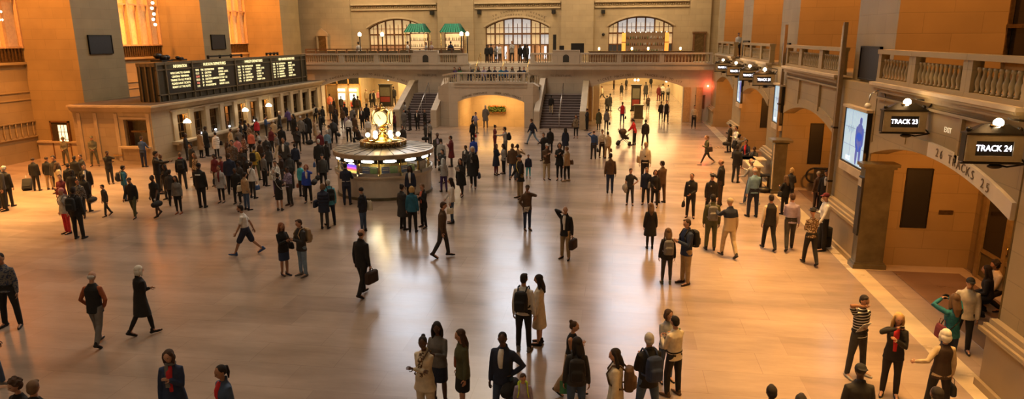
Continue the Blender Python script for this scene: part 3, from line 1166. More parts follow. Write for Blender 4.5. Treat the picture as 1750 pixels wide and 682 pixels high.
# vertical conduits on the pier behind the escalator
for (y, z1, nm) in ((31.05, 6.9, 'tall square conduit running up the pier left of the middle screen'), (23.7, 6.9, 'tall square conduit running up the pier behind the escalator bay')):
    pass
for (px, ytop, X, Y) in ((1358, 42, 7.16, 31.9), (1459, 38, 7.16, 23.85)):
    z = on_y(px, ytop, Y)[1]
    t = thing('conduit', 'tall paired bronze pipes on the %s pier edge' % ('farther' if Y > 30 else 'nearer'), 'pipe', (X, Y, 1.4), 0, 'pipes on the right piers')
    MB().box(-.07, .05, -.06, .06, 0, z - 1.4).build('pipe', plain('painted_pipe', (.22, .15, .075), .5), t)
    MB().cyl((-.01, .16, 0), (-.01, .16, z - 1.5), .045, 8).build('pipe', BRONZE, t)
    MB().box(-.09, .06, -.07, .22, 2.3, 2.36).box(-.09, .06, -.07, .22, .5, .56).build('bracket', BLACKM, t)

# ------------------------------------------------------------------ video screens on the piers
SCRB = plain('screen_blue', (0.3, 0.4, 0.5), 0.3, emit=(0.36, 0.52, 0.62), es=0.85)
SCRF = plain('screen_figure', (0.05, 0.08, 0.25), 0.3, emit=(0.05, 0.09, 0.35), es=0.8)
SCRL = plain('screen_lines', (0.1, 0.15, 0.2), 0.3, emit=(0.12, 0.18, 0.26), es=0.8)
SCRW = plain('screen_word', (0.8, 0.9, 1), 0.3, emit=(0.7, 0.8, 0.9), es=1.0)
for (y0, y1, lb) in ((21.1, 23.05, 'large blue video screen on the nearest pier, showing a standing figure'),
                     (31.85, 33.3, 'middle blue video screen, on the pier behind the escalator'),
                     (42.1, 43.4, 'farthest blue video screen, on the pier above the couple by the wall')):
    t = thing('video_screen', lb, 'screen', (7.22, (y0 + y1) / 2, 2.84), 0, 'video screens on the right piers')
    w = (y1 - y0) / 2
    MB().box(-.02, .06, -w, w, 0, 1.6).build('display', SCRB, t)
    f = MB()
    f.box(-.05, .08, -w - .04, -w, -.03, 1.66)
    f.box(-.05, .08, w, w + .04, -.03, 1.66)
    f.box(-.05, .08, -w - .04, w + .04, -.05, 0)
    f.build('bezel', BLACKM, t)
    MB().box(-.12, .08, -w - .1, w + .1, 1.66, 1.74).build('hood', MOULD, t)
    MB().box(-.08, .08, -w - .04, w + .04, -.3, -.06).build('sill', MOULD, t)
    g = MB()
    s = w / .95
    X = -.026
    # a standing person in a coat, drawn on the screen
    cy = -w * .45
    def el(y, z, ry, rz, mb=g):
        pts = [(y + ry * math.cos(2 * PI * i / 14), z + rz * math.sin(2 * PI * i / 14)) for i in range(14)]
        mb.tf = lambda a, b, c: (c, a, b)
        mb.prism(pts, X - .004, X)
        mb.tf = None
    el(cy - .02, 1.36, .1 * s, .11)
    el(cy, 1.02, .27 * s, .27)
    el(cy + .02, .72, .3 * s, .3)
    el(cy + .14 * s, .34, .09 * s, .32)
    el(cy - .14 * s, .36, .09 * s, .3)
    el(cy + .27 * s, .9, .07 * s, .28)
    el(cy - .27 * s, .9, .07 * s, .28)
    g.build('pictured_figure', SCRF, t)
    l = MB()
    for z in (.53, 1.07):
        l.box(X - .002, X, -w, w, z, z + .012)
    l.box(X - .002, X, w * .33 - .006, w * .33 + .006, 0, 1.6)
    for i in range(7):
        l.box(X - .003, X, w * .2 + .08 * i * s - .1, w * .2 + .08 * i * s - .09, 1.0 - .05 * (i % 3), 1.1 + .05 * (i % 2))
    l.build('panel_joints', SCRL, t)
    text('screen_text', 'NCE', .2, SCRW, t, (X - .006, w * .42, .12), (R(90), 0, R(-90)), .002)

# ------------------------------------------------------------------ hanging track signs
CASEM = plain('sign_case', (0.34, 0.28, 0.17), 0.45, 0.2)
SIGN_DARK = plain('sign_iron', (0.035, 0.028, 0.02), 0.35, 0.5)
for (Y, body, lb) in ((13.35, 'TRACK 24', 'nearest hanging sign reading TRACK 24, with a round lamp on top'),
                      (17.35, 'TRACK 23', 'hanging sign reading TRACK 23, second from the camera'),
                      (33.6, 'TRACK 21', 'third nearest hanging track sign, beside the black panel'),
                      (37.4, 'TRACK 20', 'fourth hanging track sign, just beyond the third'),
                      (41.7, 'TRACK 18', 'fifth hanging track sign along the right wall'),
                      (46.8, 'TRACK 17', 'farthest hanging track sign, nearest the corner')):
    t = thing('track_sign', lb, 'sign', (6.72, Y, 4.41), 0, 'hanging track signs')
    far = Y > 30
    m = MB()
    m.box(-.48, .48, -.02, .16, .03, .55)
    m.build('case', SIGN_DARK, t)
    m = MB()
    for (a, b, c, d) in ((-.47, .47, .05, .15), (-.47, .47, .42, .53), (-.47, -.31, .15, .42), (.31, .47, .15, .42)):
        m.box(a, b, -.06, -.02, c, d)
    m.build('face_border', CASEM, t)
    MB().box(-.31, .31, -.03, -.02, .15, .42).build('display', BLACK, t)
    text('lettering', body, .155, LEDW, t, (0, -.035, .285), (R(90), 0, 0), .004, sx=.85)
    m = MB()
    m.hexa([(-.5, -.07, .55), (.5, -.07, .55), (-.5, .18, .55), (.5, .18, .55), (-.2, .0, .72), (.2, .0, .72), (-.2, .1, .72), (.2, .1, .72)])
    m.box(-.5, .52, -.08, .18, .53, .57)
    m.ball((-.42, .05, .62), .05, 8, 5)
    m.ball((.42, .05, .62), .05, 8, 5)
    m.tube([(.5, .05, .1), (.62, .05, .0), (.3, .05, -.06), (.05, .05, .0)], .018, 6)
    m.tube([(.45, .05, .5), (.62, .05, .75), (.2, .05, .82)], .02, 6)
    m.ball((.1, .05, -.05), (.14, .06, .05), 8, 5)
    m.box(-.52, .6, -.04, .02, 0, .03)
    m.build('iron_scrollwork', SIGN_DARK, t)
    b = MB().ball((0, -.05, .75), .085, 14, 8).build('lamp', BULB, t)
    MB().lathe([(.1, 0), (.12, .02), (.1, .04)], c=(0, -.0, .68), n=14).build('lamp_collar', BRASS, t)
    point('sign_lamp', (6.72, Y - .35, 5.25), 5, WARM, .1)
text('inscription', 'EXIT', .17, plain('exit_letters', (.7, .6, .4), .5, emit=(1, .8, .5), es=.5), wall_right, (7.28, 16.4, 4.62), (R(90), 0, R(-90)), .004)

# security camera on a curved arm
t = thing('security_camera', 'white dome security camera on a curved arm, left of the TRACK 23 sign', 'camera', (7.3, 20.3, 4.9))
MB().ball((-.42, 0, -.12), .085, 12, 7).build('dome', PAPER, t)
MB().tube([(0, 0, 0), (-.02, 0, .22), (-.2, 0, .3), (-.38, 0, .2), (-.42, 0, -.05)], .018, 6).build('arm', STEEL, t)

# ------------------------------------------------------------------ platform gate at the back of the near vestibule
t = thing('platform_gate', 'bronze and dark glass platform gate signed TRACK 25', 'gate', (10.28, 0, 0))
m = MB()
for y in (20.1, 18.85, 17.6, 16.3):
    m.box(-.14, 0, y - .09, y + .09, 0, 2.5)
m.box(-.14, 0, 14.0, 20.2, 2.36, 2.5)
m.box(-.18, 0, 14.0, 20.25, 2.72, 2.8)
m.box(-.1, 0, 14.0, 20.2, 2.5, 2.72)
m.box(-.12, 0, 14.0, 20.1, 0.78, 0.88)
m.box(-.12, 0, 14.0, 20.1, 0.0, 0.1)
m.build('gate_frame', plain('gate_bronze', (.38, .29, .14), .35, .5), t)
for a, b in ((18.94, 20.0), (17.7, 18.75), (16.4, 17.5), (14.2, 16.2)):
    MB().box(-.07, -.05, a, b, .88, 2.36).build('glass_pane', DARKGLASS, t)
    MB().box(-.08, -.04, a, b, .1, .78).build('kick_panel', DARKSTONE, t)
for y, s in ((19.4, 'TRACK 25'), (18.1, 'TRACK 25')):
    p = MB().box(-.15, -.1, y - .36, y + .36, 2.53, 2.69).build('sign_plate', BLACK, t)
    text('lettering', s, .12, plain('sign_gold', (.7, .6, .35), .5, emit=(1, .8, .45), es=.35), p, (-.155, y, 2.61), (R(90), 0, R(-90)), .003)
MB().cyl((-.14, 18.7, 1.1), (-.14, 18.7, 1.3), .02).build('handle', BRASS, t)

# near right corner post (marble pilaster with display case)
t = thing('display_pilaster', 'green marble pilaster with a tall black display case beside the near arch', 'pilaster', (7.40, 20.60, 0))
MB().box(-.34, .42, -.18, .2, .14, 2.98).build('shaft', DARKSTONE, t)
MB().box(-.42, .5, -.26, .22, 0, .14).box(-.38, .46, -.22, .21, .14, .2).build('plinth', DARKSTONE, t)
MB().box(-.4, .48, -.24, .22, 2.98, 3.05).box(-.46, .54, -.3, .22, 3.05, 3.14).build('cap', DARKSTONE, t)
MB().box(-.39, -.34, -.16, .16, 1.0, 2.72).build('display_case', BLACK, t)
MB().box(-.40, -.37, -.13, .13, 2.45, 2.68).build('case_notice', plain('notice', (.5, .42, .3), .6), t)
t = thing('display_pilaster', 'tall green marble display column beyond the desk', 'pilaster', (7.0, 30.6, 0))
MB().box(-.25, .25, -.3, .3, .12, 2.2).build('shaft', DARKSTONE, t)
MB().box(-.3, .3, -.36, .36, 0, .12).build('plinth', DARKSTONE, t)
MB().box(-.3, .3, -.36, .36, 2.2, 2.26).box(-.42, .42, -.46, .46, 2.26, 2.36).build('cap', DARKSTONE, t)
MB().box(-.3, -.25, -.26, -.22, .2, 2.15).build('light_strip', plain('pale_strip', (.8, .7, .5), .4), t)

# escalator
t = thing('escalator', 'escalator with a looping black hand rail in the second vestibule', 'escalator', (8.35, 0, 0))
for y in (29.7, 31.2):
    m = MB()
    pts = []
    for i in range(13):
        a = PI / 2 + PI * i / 12
        pts.append((.32 + .32 * math.cos(a), y, .68 + .32 * math.sin(a)))
    m.tube([(4.6, y, 1.0), (1.6, y, 1.0)] + pts + [(1.2, y, .36)], .04, 8)
    m.build('hand_rail', BLACKM, t)
    MB().hexa([(.3, y - .02, .3), (4.6, y - .02, .3), (.3, y + .02, .3), (4.6, y + .02, .3), (.3, y - .02, .96), (4.6, y - .02, .96), (.3, y + .02, .96), (4.6, y + .02, .96)]).build('side_panel', STEEL, t)
    MB().box(.1, 4.6, y - .1, y + .1, 0, .3).build('skirt', STEEL, t)
m = MB()
for i in range(12):
    m.box(.4 + .35 * i, .74 + .35 * i, 29.8, 31.1, 0, .06)
m.build('steps', BLACKM, t)

# ------------------------------------------------------------------ desk by the wall
t = thing('reception_desk', 'pale wooden counter desk standing by the right wall', 'desk', (6.4, 32.2, 0))
DESKW = plain('pale_wood', (.52, .38, .2), .45)
MB().box(-.42, .0, -1.0, 1.4, 0, .98).build('front_panel', DESKW, t)
MB().box(-.5, .58, .6, 1.5, .98, 1.05).box(-.5, .12, -1.1, 1.5, .98, 1.05).build('top', plain('desk_top', (.7, .58, .38), .35), t)
MB().box(.06, .5, -.9, -.4, .55, .6).box(.06, .12, -.9, -.4, 0, .55).box(.44, .5, -.9, -.4, 0, .55).build('side_shelf', BLACKM, t)
m = MB()
m.ball((.35, -.35, .12), (.3, .22, .12), 10, 6)
tag(m.build('bag_heap', BLACKM, None, (6.15, 30.9, 0)), 'dark bag slumped on the floor beside the desk end', 'bag')

# ================================================================== INFORMATION BOOTH
BX, BYC = -10.2, 28.85
t = thing('information_booth', 'round information booth with marble counter, lit windows and radial roof', 'information booth', (BX, BYC, 0))
def ring(mb, r0, r1, z0, z1, n=48, a0=0, a1=2 * PI):
    for i in range(n):
        p, q = a0 + (a1 - a0) * i / n, a0 + (a1 - a0) * (i + 1) / n
        mb.hexa([(r0 * math.cos(p), r0 * math.sin(p), z0), (r1 * math.cos(p), r1 * math.sin(p), z0), (r0 * math.cos(q), r0 * math.sin(q), z0), (r1 * math.cos(q), r1 * math.sin(q), z0),
                 (r0 * math.cos(p), r0 * math.sin(p), z1), (r1 * math.cos(p), r1 * math.sin(p), z1), (r0 * math.cos(q), r0 * math.sin(q), z1), (r1 * math.cos(q), r1 * math.sin(q), z1)])
    return mb
COUNTER = plain('booth_marble', (.55, .50, .42), .3, scale=1.2, var=.18)
ring(MB(), 1.9, 2.06, 0, .98).build('counter_front', COUNTER, t)
ring(MB(), 2.06, 2.1, 0, .12).build('plinth', DARKSTONE, t)
ring(ring(MB(), 1.55, 2.16, .98, 1.04), 1.9, 2.12, .92, .98).build('counter_top', CREAM, t)
ring(MB(), 1.35, 1.55, 0.0, .9, 24).build('inner_cabinet', WOOD, t)
ROOFM = plain('booth_roof', (.42, .36, .26), .35, .5, scale=3, var=.2)
m = MB()
m.lathe([(2.2, 1.76), (2.2, 1.95), (2.14, 1.97), (1.0, 2.06), (.6, 2.07), (.6, 1.9), (2.1, 1.76)], n=48, smooth=False)
m.build('roof', ROOFM, t)
m = MB()
for i in range(24):
    a = 2 * PI * i / 24
    c, s = math.cos(a), math.sin(a)
    w = .016
    m.hexa([(2.14 * c - w * s, 2.14 * s + w * c, 1.965), (2.14 * c + w * s, 2.14 * s - w * c, 1.965), (1.0 * c - w * s, 1.0 * s + w * c, 2.055), (1.0 * c + w * s, 1.0 * s - w * c, 2.055),
            (2.14 * c - w * s, 2.14 * s + w * c, 1.985), (2.14 * c + w * s, 2.14 * s - w * c, 1.985), (1.0 * c - w * s, 1.0 * s + w * c, 2.075), (1.0 * c + w * s, 1.0 * s - w * c, 2.075)])
m.build('roof_seams', BLACKM, t)
NP = 14
GOLDEN = plain('golden_back', (.55, .42, .12), .35, .6, scale=14, var=.5)
ring(MB(), .95, 1.0, .9, 1.78, 20).build('inner_wall', GOLDEN, t)
for i in range(NP):
    a = -PI / 2 + 2 * PI * i / NP
    ap = a + PI / NP
    MB().cyl((2.0 * math.cos(ap), 2.0 * math.sin(ap), 1.04), (2.0 * math.cos(ap), 2.0 * math.sin(ap), 1.78), .035, 8).build('window_post', BRASS, t)
    g = MB().box(-.40, .40, -.01, .0, 1.06, 1.58).build('window_glass', GLASS, t)
    g.rotation_euler.z = a + PI / 2
    g.location = (1.98 * math.cos(a), 1.98 * math.sin(a), 0)
    f = MB().box(-.43, .43, -.03, .02, 1.58, 1.78).build('fascia', BLACK, t)
    f.rotation_euler.z = a + PI / 2
    f.location = (2.03 * math.cos(a), 2.03 * math.sin(a), 0)
    l = MB().box(-.27, .27, -.045, -.03, 1.645, 1.72).box(-.2, .2, -.045, -.03, 1.62, 1.74).build('lit_sign', WHITE_L, f)
    MB().box(-.42, .42, -.08, .0, 1.04, 1.17).build('brochure_shelf', STEEL, t).matrix_local = Matrix.Translation((2.05 * math.cos(a), 2.05 * math.sin(a), 0)) @ Matrix.Rotation(a + PI / 2, 4, 'Z')
point('booth_inner_lamp', (BX, BYC - 1.25, 1.7), 60, (1.0, .78, .42), .2)
point('booth_inner_lamp', (BX + 1.2, BYC, 1.7), 30, (1.0, .78, .42), .2)
point('booth_inner_lamp', (BX - 1.2, BYC, 1.7), 30, (1.0, .78, .42), .2)
# brochures standing in the windows
BLU = plain('brochure_blue', (.06, .14, .42), .5)
GRN = plain('brochure_green', (.22, .5, .12), .5)
def at_window(i, obj, r=1.86):
    a = -PI / 2 + 2 * PI * i / NP
    obj.rotation_euler.z = a + PI / 2
    obj.location = (BX + r * math.cos(a), BYC + r * math.sin(a), 1.04)
for i, lb in ((0, 'in the middle window facing the camera'), (1, 'one window right of the middle'), (2, 'two windows right of the middle'), (-2, 'behind the left windows')):
    th = thing('brochure_rack', 'rack of blue and green leaflets %s of the booth' % lb, 'brochure rack', (0, 0, 0), 0, 'brochure racks of the booth')
    at_window(i, th)
    MB().box(-.34, .36, 0, .04, .06, .1).box(-.34, .36, .03, .05, .06, .36).build('stand', STEEL, th)
    MB().box(-.33, -.02, -.01, .02, .1, .38).build('blue_leaflets', BLU, th)
    MB().box(-.30, -.05, -.016, -.01, .22, .26).box(-.30, -.05, -.016, -.01, .3, .32).build('leaflet_print', PAPER, th)
    MB().box(.02, .33, -.01, .02, .1, .38).build('green_leaflets', GRN, th)
    MB().box(.06, .3, -.016, -.01, .3, .33).build('leaflet_print', PAPER, th)
th = thing('information_screen', 'bright screen with purple red and yellow bands in a booth window', 'screen', (0, 0, 0))
at_window(-1, th, 1.9)
MB().box(-.33, .33, -.03, .03, .06, .54).build('case', BLACK, th)
for z0, z1, c in ((.34, .44, (.2, .1, .8)), (.28, .34, (.6, .12, .7)), (.22, .28, (.9, .12, .2)), (.16, .22, (1, .45, .1)), (.11, .16, (.75, .9, .2))):
    MB().box(-.28, .28, -.036, -.03, z0, z1).build('screen_band', plain('band_%d' % int(z0 * 100), c, .4, emit=c, es=1.3), th)
text('heading', 'ARRIVALS', .08, LEDW, th, (0, -.036, .48), (R(90), 0, 0), .002)
th = thing('notice_board', 'white notice sheet in a dark window on the right of the booth', 'notice', (0, 0, 0))
at_window(3, th, 1.92)
MB().box(-.3, .3, 0, .03, .02, .52).build('backing', BLACK, th)
MB().box(-.24, .24, -.008, 0, .08, .44).build('sheet', PAPER, th)
# the railing of small gilt leaves on the roof
th = thing('gilded_railing', 'ring of ornate gilt leaf railing on the booth roof', 'railing', (BX, BYC, 2.075))
random.seed(3)
m = MB()
for i in range(90):
    a = 2 * PI * i / 90
    r = .98 + .03 * math.sin(i * 2.3)
    z = .02 + .0 * i
    m.cyl((r * math.cos(a), r * math.sin(a), 0), (r * math.cos(a + .05), r * math.sin(a + .05), .17 + .05 * random.random()), .013, 5)
    m.ball((r * math.cos(a), r * math.sin(a), .1 + .1 * random.random()), (.035, .035, .03), 6, 4)
m.build('gilt_leaves', plain('gilt', (.5, .36, .16), .35, .8), th)
ring(MB(), .9, 1.02, .19, .22, 40).build('rail', BRASS, th)
# the clock
th = thing('clock', 'four faced golden globe clock standing on the booth roof', 'clock', (BX, BYC, 2.078))
m = MB().lathe([(.62, 0), (.84, .16), (.88, .2), (.88, .24), (.5, .26), (.42, .34), (.30, .42), (.16, .5), (.12, .66), (.2, .7), (.2, .74), (.1, .78)], n=28)
m.build('base', BRASS, th)
MB().ball((0, 0, 1.22), (.40, .40, .43), 20, 14).build('globe_case', BRASS, th)
MB().lathe([(.2, 1.6), (.1, 1.66), (.05, 1.7), (.06, 1.74), (.02, 1.82)], n=14).build('finial', BRASS, th)
DIAL = plain('clock_dial', (.95, .85, .5), .4, emit=(1.0, .78, .36), es=1.15)
for k in range(4):
    a = R(-84 + 90 * k)
    f = MB()
    f.tf = lambda x, y, z: (y, x, z)
    pts = [(.30 * math.cos(2 * PI * i / 28), .30 * math.sin(2 * PI * i / 28)) for i in range(28)]
    f = MB()
    f.tf = lambda u, v, w: (w, u, v + 1.22)
    f.prism(pts, .33, .40)
    d = f.build('dial', DIAL, th)
    d.rotation_euler.z = a
    b = MB()
    b.tf = lambda u, v, w: (w, u, v + 1.22)
    for i in range(28):
        p, q = 2 * PI * i / 28, 2 * PI * (i + 1) / 28
        b.hexa([(.30 * math.cos(p), .30 * math.sin(p), .36), (.335 * math.cos(p), .335 * math.sin(p), .36), (.30 * math.cos(q), .30 * math.sin(q), .36), (.335 * math.cos(q), .335 * math.sin(q), .36),
                (.30 * math.cos(p), .30 * math.sin(p), .415), (.335 * math.cos(p), .335 * math.sin(p), .40), (.30 * math.cos(q), .30 * math.sin(q), .415), (.335 * math.cos(q), .335 * math.sin(q), .40)])
    b.build('bezel', BRASS, d)
    h = MB()
    h.tf = lambda u, v, w: (w, u, v + 1.22)
    for i in range(12):
        p = 2 * PI * i / 12
        c, s = math.cos(p), math.sin(p)
        h.prism([(.25 * c - .008 * s, .25 * s + .008 * c), (.25 * c + .008 * s, .25 * s - .008 * c), (.28 * c + .008 * s, .28 * s - .008 * c), (.28 * c - .008 * s, .28 * s + .008 * c)], .40, .404)
    h.build('hour_marks', BLACK, d)
    h = MB()
    h.tf = lambda u, v, w: (w, u, v + 1.22)
    for ang, ln, w in ((R(118), .15, .016), (R(-62), .05, .016), (R(125), .23, .01)):
        c, s = math.cos(ang), math.sin(ang)
        h.prism([(w * s, -w * c), (ln * c + w * .5 * s, ln * s - w * .5 * c), (ln * c - w * .5 * s, ln * s + w * .5 * c), (-w * s, w * c)], .402, .409)
    h.build('hands', BLACK, d)
for k in range(6):
    a = 2 * PI * k / 6 + .35
    x, y = .66 * math.cos(a), .66 * math.sin(a)
    MB().cyl((x, y, .24), (x, y, .36), .03, 8).build('lamp_stem', BRASS, th)
    MB().ball((x, y, .46), .1, 14, 8).build('globe_lamp', BULB, th)
point('clock_light', (BX, BYC - .4, 2.95), 22, (1, .74, .35), .25)

# ================================================================== UPPER FAR GALLERY
GZ = 4.5
t = thing('dining_rail', 'long dark wood and brass rail around the dining area of the gallery', 'railing', (0, 57.2, GZ))
m = MB()
m.box(-26.8, -12.9, -.04, .04, 1.22, 1.3)
m.box(-26.8, -12.9, -.03, .03, .16, .2)
for i in range(16):
    x = -26.8 + 13.9 * i / 15
    m.box(x - .04, x + .04, -.05, .05, 0, 1.3)
m.build('rail_frame', WOOD, t)
for i in range(15):
    x = -26.8 + 13.9 * i / 15
    MB().box(x + .08, x + .84, -.01, .01, .22, 1.12).build('rail_panel', plain('rail_screen', (.13, .10, .06), .5), t)
# wooden screen wall behind the tables
GREENC = plain('green_canopy', (.015, .30, .17), .6, scale=16, var=.3)
def umbrella(px, lb, Y=60.2):
    x0, z = on_y(px, 55, Y)
    t = thing('canopy', lb, 'canopy', (x0, Y, GZ), 0, 'green canopies of the gallery bar')
    zb, zt = z - GZ, z - GZ + .72
    m = MB()
    w = .95
    m.hexa([(-w, -w, zb), (w, -w, zb), (-w, w, zb), (w, w, zb), (-.58, -.4, zt), (.58, -.4, zt), (-.58, .4, zt), (.58, .4, zt)])
    m.build('green_cover', GREENC, t)
    m = MB()
    for i in range(9):
        u = -1 + 2 * i / 8
        m.cyl((w * u, -w - .01, zb), (.58 * u, -.41, zt), .022, 5)
        m.cyl((-w - .01, w * u, zb), (-.59, .4 * u, zt), .022, 5)
        m.cyl((w + .01, w * u, zb), (.59, .4 * u, zt), .022, 5)
    m.build('seams', plain('canopy_seam', (.01, .10, .06), .6), t)
    m = MB()
    for a, b in ((-1, -1), (1, -1), (-1, 1), (1, 1)):
        m.cyl((a * (w - .08), b * (w - .08), 0), (a * (w - .08), b * (w - .08), zb), .035, 8)
    m.build('posts', BRASS, t)
    point('bar_lamp', (x0, Y - .3, z - .15), 16, (1, .8, .5), .2)
    return x0, Y

ux = [umbrella(713.5, 'green square canopy over the left serving bar of the gallery'), umbrella(774, 'green square canopy over the right serving bar of the gallery')]
def back_bar(x0, x1, Y, z0, z1, nshelf, lb, seed, tone):
    t = thing('back_bar', lb, 'shelving', ((x0 + x1) / 2, Y, z0))
    w = (x1 - x0) / 2
    h = z1 - z0
    m = MB().box(-w, w, .28, .32, 0, h).box(-w - .04, -w, -.02, .32, 0, h).box(w, w + .04, -.02, .32, 0, h).box(-w - .04, w + .04, -.02, .32, h, h + .05)
    m.build('carcass', WOOD, t)
    MB().box(-w, w, .26, .28, 0, h).build('backlight', tone, t)
    rnd = random.Random(seed)
    for j in range(nshelf):
        z = h * (.34 + .66 * j / nshelf)
        MB().box(-w, w, 0, .28, z - .03, z).build('shelf', WOOD, t)
    return t, w, h
def bottles(t, w, h, nshelf, seed, per, group, where):
    rnd = random.Random(seed)
    base = t.location
    shapes = []
    for (r, hh) in ((.035, .28), (.042, .24), (.03, .31)):
        shapes.append(MB().lathe([(r, 0), (r, hh * .62), (r * .35, hh * .78), (r * .33, hh)], n=8).mesh('bottle', plain('bottle_glass', (.1, .06, .03), .15)))
    cols = [('amber', plain('amber_glass', (.35, .14, .03), .12)), ('green', plain('green_glass', (.04, .16, .05), .12)), ('clear', plain('clear_bottle', (.5, .5, .48), .1)), ('brown', plain('brown_glass', (.09, .04, .02), .12))]
    for j in range(nshelf):
        z = h * (.34 + .66 * j / nshelf)
        for i in range(per):
            x = -w + .08 + (2 * w - .16) * (i + rnd.uniform(-.25, .25)) / (per - 1) if per > 1 else 0
            x = max(-w + .06, min(w - .06, x))
            cn, cm = rnd.choice(cols)
            o = bpy.data.objects.new('bottle', rnd.choice(shapes))
            COL.objects.link(o)
            o.material_slots[0].link = 'OBJECT'
            o.material_slots[0].material = cm
            o.location = (base.x + x, base.y + .12, base.z + z)
            tag(o, '%s glass bottle on the %s shelf of %s' % (cn, ['lowest', 'second', 'third', 'top'][j], where), 'bottle', '%s glass bottles, shelf %d, %s' % (cn, j + 1, group))
BARL = plain('bar_backlight', (.8, .5, .2), .5, emit=(1.0, .62, .28), es=.8)
for (x0, Y), sd, wn in ((ux[0], 4, 'the left canopy bar'), (ux[1], 9, 'the right canopy bar')):
    t, w, h = back_bar(x0 - .8, x0 + .8, Y + .3, GZ, GZ + 2.5, 3, 'lit bottle shelves under %s' % ('the left green canopy' if sd == 4 else 'the right green canopy'), sd, BARL)
    bottles(t, w, h, 3, sd, 9, wn, wn)
    c = thing('bar_counter', 'dark serving counter in front of %s' % wn, 'counter', (x0, Y - 1.28, GZ))
    MB().box(-1.1, 1.1, -.2, .2, 0, 1.08).build('counter_body', WOOD, c)
    MB().box(-1.16, 1.16, -.27, .25, 1.08, 1.14).build('counter_top', BRONZE, c)
# right bar inside the arched window
t, w, h = back_bar(.62, 3.95, 62.9, GZ, 7.0, 3, 'wide dark back bar with bottles in front of the right arched window', 5, plain('dim_backlight', (.25, .15, .07), .5, emit=(1, .5, .2), es=.12))
bottles(t, w, h, 3, 5, 20, 'the wide back bar', 'the wide back bar')
ORG = plain('amber_column', (1, .5, .15), .4, emit=(1.0, .30, .04), es=.9)
for x, s in ((.42, 'left'), (4.15, 'right')):
    c = thing('lit_column', 'glowing amber column on the %s side of the wide back bar' % s, 'column', (x, 62.95, GZ), 0, 'amber columns of the bar')
    MB().box(-.17, .17, -.1, .1, .1, 2.5).build('amber_panel', ORG, c)
    m = MB()
    for z in (0, .85, 1.65, 2.5):
        m.box(-.19, .19, -.12, .12, z, z + .06)
    m.build('frame', WOOD, c)
MB()
c = thing('bar_counter', 'long low dark bar counter across the right side of the gallery', 'counter', (1.7, 58.2, GZ))
MB().box(-4.1, 4.3, -.25, .25, 0, .95).build('counter_body', WOOD, c)
MB().box(-4.2, 4.4, -.32, .32, .95, 1.02).build('counter_top', BRONZE, c)
for px in (1024, 1080, 1108, 1163):
    x, z = on_y(px, 80, 58.2)
    c = thing('table_lamp', 'small glowing amber lamp on the bar counter, %s' % {1024: 'at its left end', 1080: 'left of its middle', 1108: 'right of its middle', 1163: 'at its right end'}[px], 'lamp', (x, 58.2, GZ + 1.02), 0, 'small bar lamps')
    MB().lathe([(.07, 0), (.07, .02), (.02, .04), (.02, .08)], n=10).build('lamp_foot', BRASS, c)
    MB().lathe([(.07, .08), (.09, .2), (.06, .3)], n=10).build('lamp_shade', BULBS, c)
# strip lights over the bar
c = thing('light_rail', 'thin rail of tiny bright lights above the bar shelves', 'light', (2.3, 62.6, 7.08))
MB().box(-1.9, 1.9, -.02, .02, 0, .03).build('rail', BRASS, c)
for i in range(9):
    MB().ball((-1.8 + 3.6 * i / 8, -.03, -.03), .03, 6, 4).build('bulb', BULB, c)
# globe lamps standing on the gallery
for px, py, Y, lb in ((614.5, 59, 57.6, 'globe street lamp at the left end of the gallery, by the person in white'),
                      (653, 59, 57.6, 'globe street lamp in front of the left arched window'),
                      (798.5, 58, 57.6, 'rightmost globe lamp of the pair by the middle window'),
                      (808.5, 58, 57.6, 'globe lamp nearest the middle arched window')):
    x, z = on_y(px - (0 if px < 700 else 10), py, Y)
    c = thing('globe_lamp', lb, 'lamp', (x, Y, GZ), 0, 'globe lamps of the gallery')
    h = z - GZ
    MB().cyl((0, 0, 0), (0, 0, h - .16), .045, 8).lathe([(.12, 0), (.12, .06), (.05, .12)], n=10).build('post', BLACKM, c)
    MB().ball((0, 0, h), (.15, .15, .19), 14, 8).build('globe', BULB, c)
    MB().lathe([(.09, h - .2), (.12, h - .16), (.08, h - .12)], n=10).build('collar', BRASS, c)
# dark boxes on the upper wall, screens, cabinets
for px, py, lb in ((738, 22, 'left of middle window, over green canopies'), (819, 21, 'beside the upper left of the middle window'), (946, 20, 'beside the upper right of the middle window'), (1031, 20, 'beside the upper left of the right window')):
    x, z = on_y(px, py, 63.7)
    o = thing('wall_speaker', 'small black loudspeaker on far wall, %s' % lb, 'speaker', (x, 63.7, z), 0, 'wall loudspeakers')
    MB().box(-.17, .17, -.14, .28, -.17, .17).build('case', BLACKM, o)
    MB().box(-.14, .14, -.15, -.14, -.14, .14).build('grille', BLACK, o)
x, z = on_y(1031, 59, 63.9)
o = thing('wall_bracket', 'small round dark fixture on the far wall left of the bar window', 'fixture', (x, 63.98, z))
MB().ball((0, -.12, 0), (.14, .1, .14), 12, 7).build('body', BLACKM, o)
MB().box(-.05, .05, -.12, .01, -.04, .04).build('arm', BLACKM, o)
for (px0, px1, y0, y1, Y, lb, cat) in ((976, 998, 74, 88, 57.4, 'wide black monitor standing on the gallery right of the middle steps', 'monitor'),
                                       (956, 964, 78, 88, 57.0, 'small dark monitor left of the wide monitor on the gallery', 'monitor')):
    xa, zt = on_y(px0, y0, Y)
    xb, zb = on_y(px1, y1, Y)
    o = thing('monitor', lb, cat, ((xa + xb) / 2, Y, GZ))
    w = (xb - xa) / 2
    MB().box(-w, w, -.04, .04, zb - GZ - .1, zt - GZ).build('screen', BLACK, o)
    MB().box(-.05, .05, -.03, .03, 0.03, zb - GZ - .1).box(-.3, .3, -.2, .2, 0, .03).build('stand', BLACKM, o)
x, zt = on_y(948, 59, 62)
o = thing('loudspeaker', 'tall slim black loudspeaker column right of the middle window', 'speaker', (x, 62, GZ))
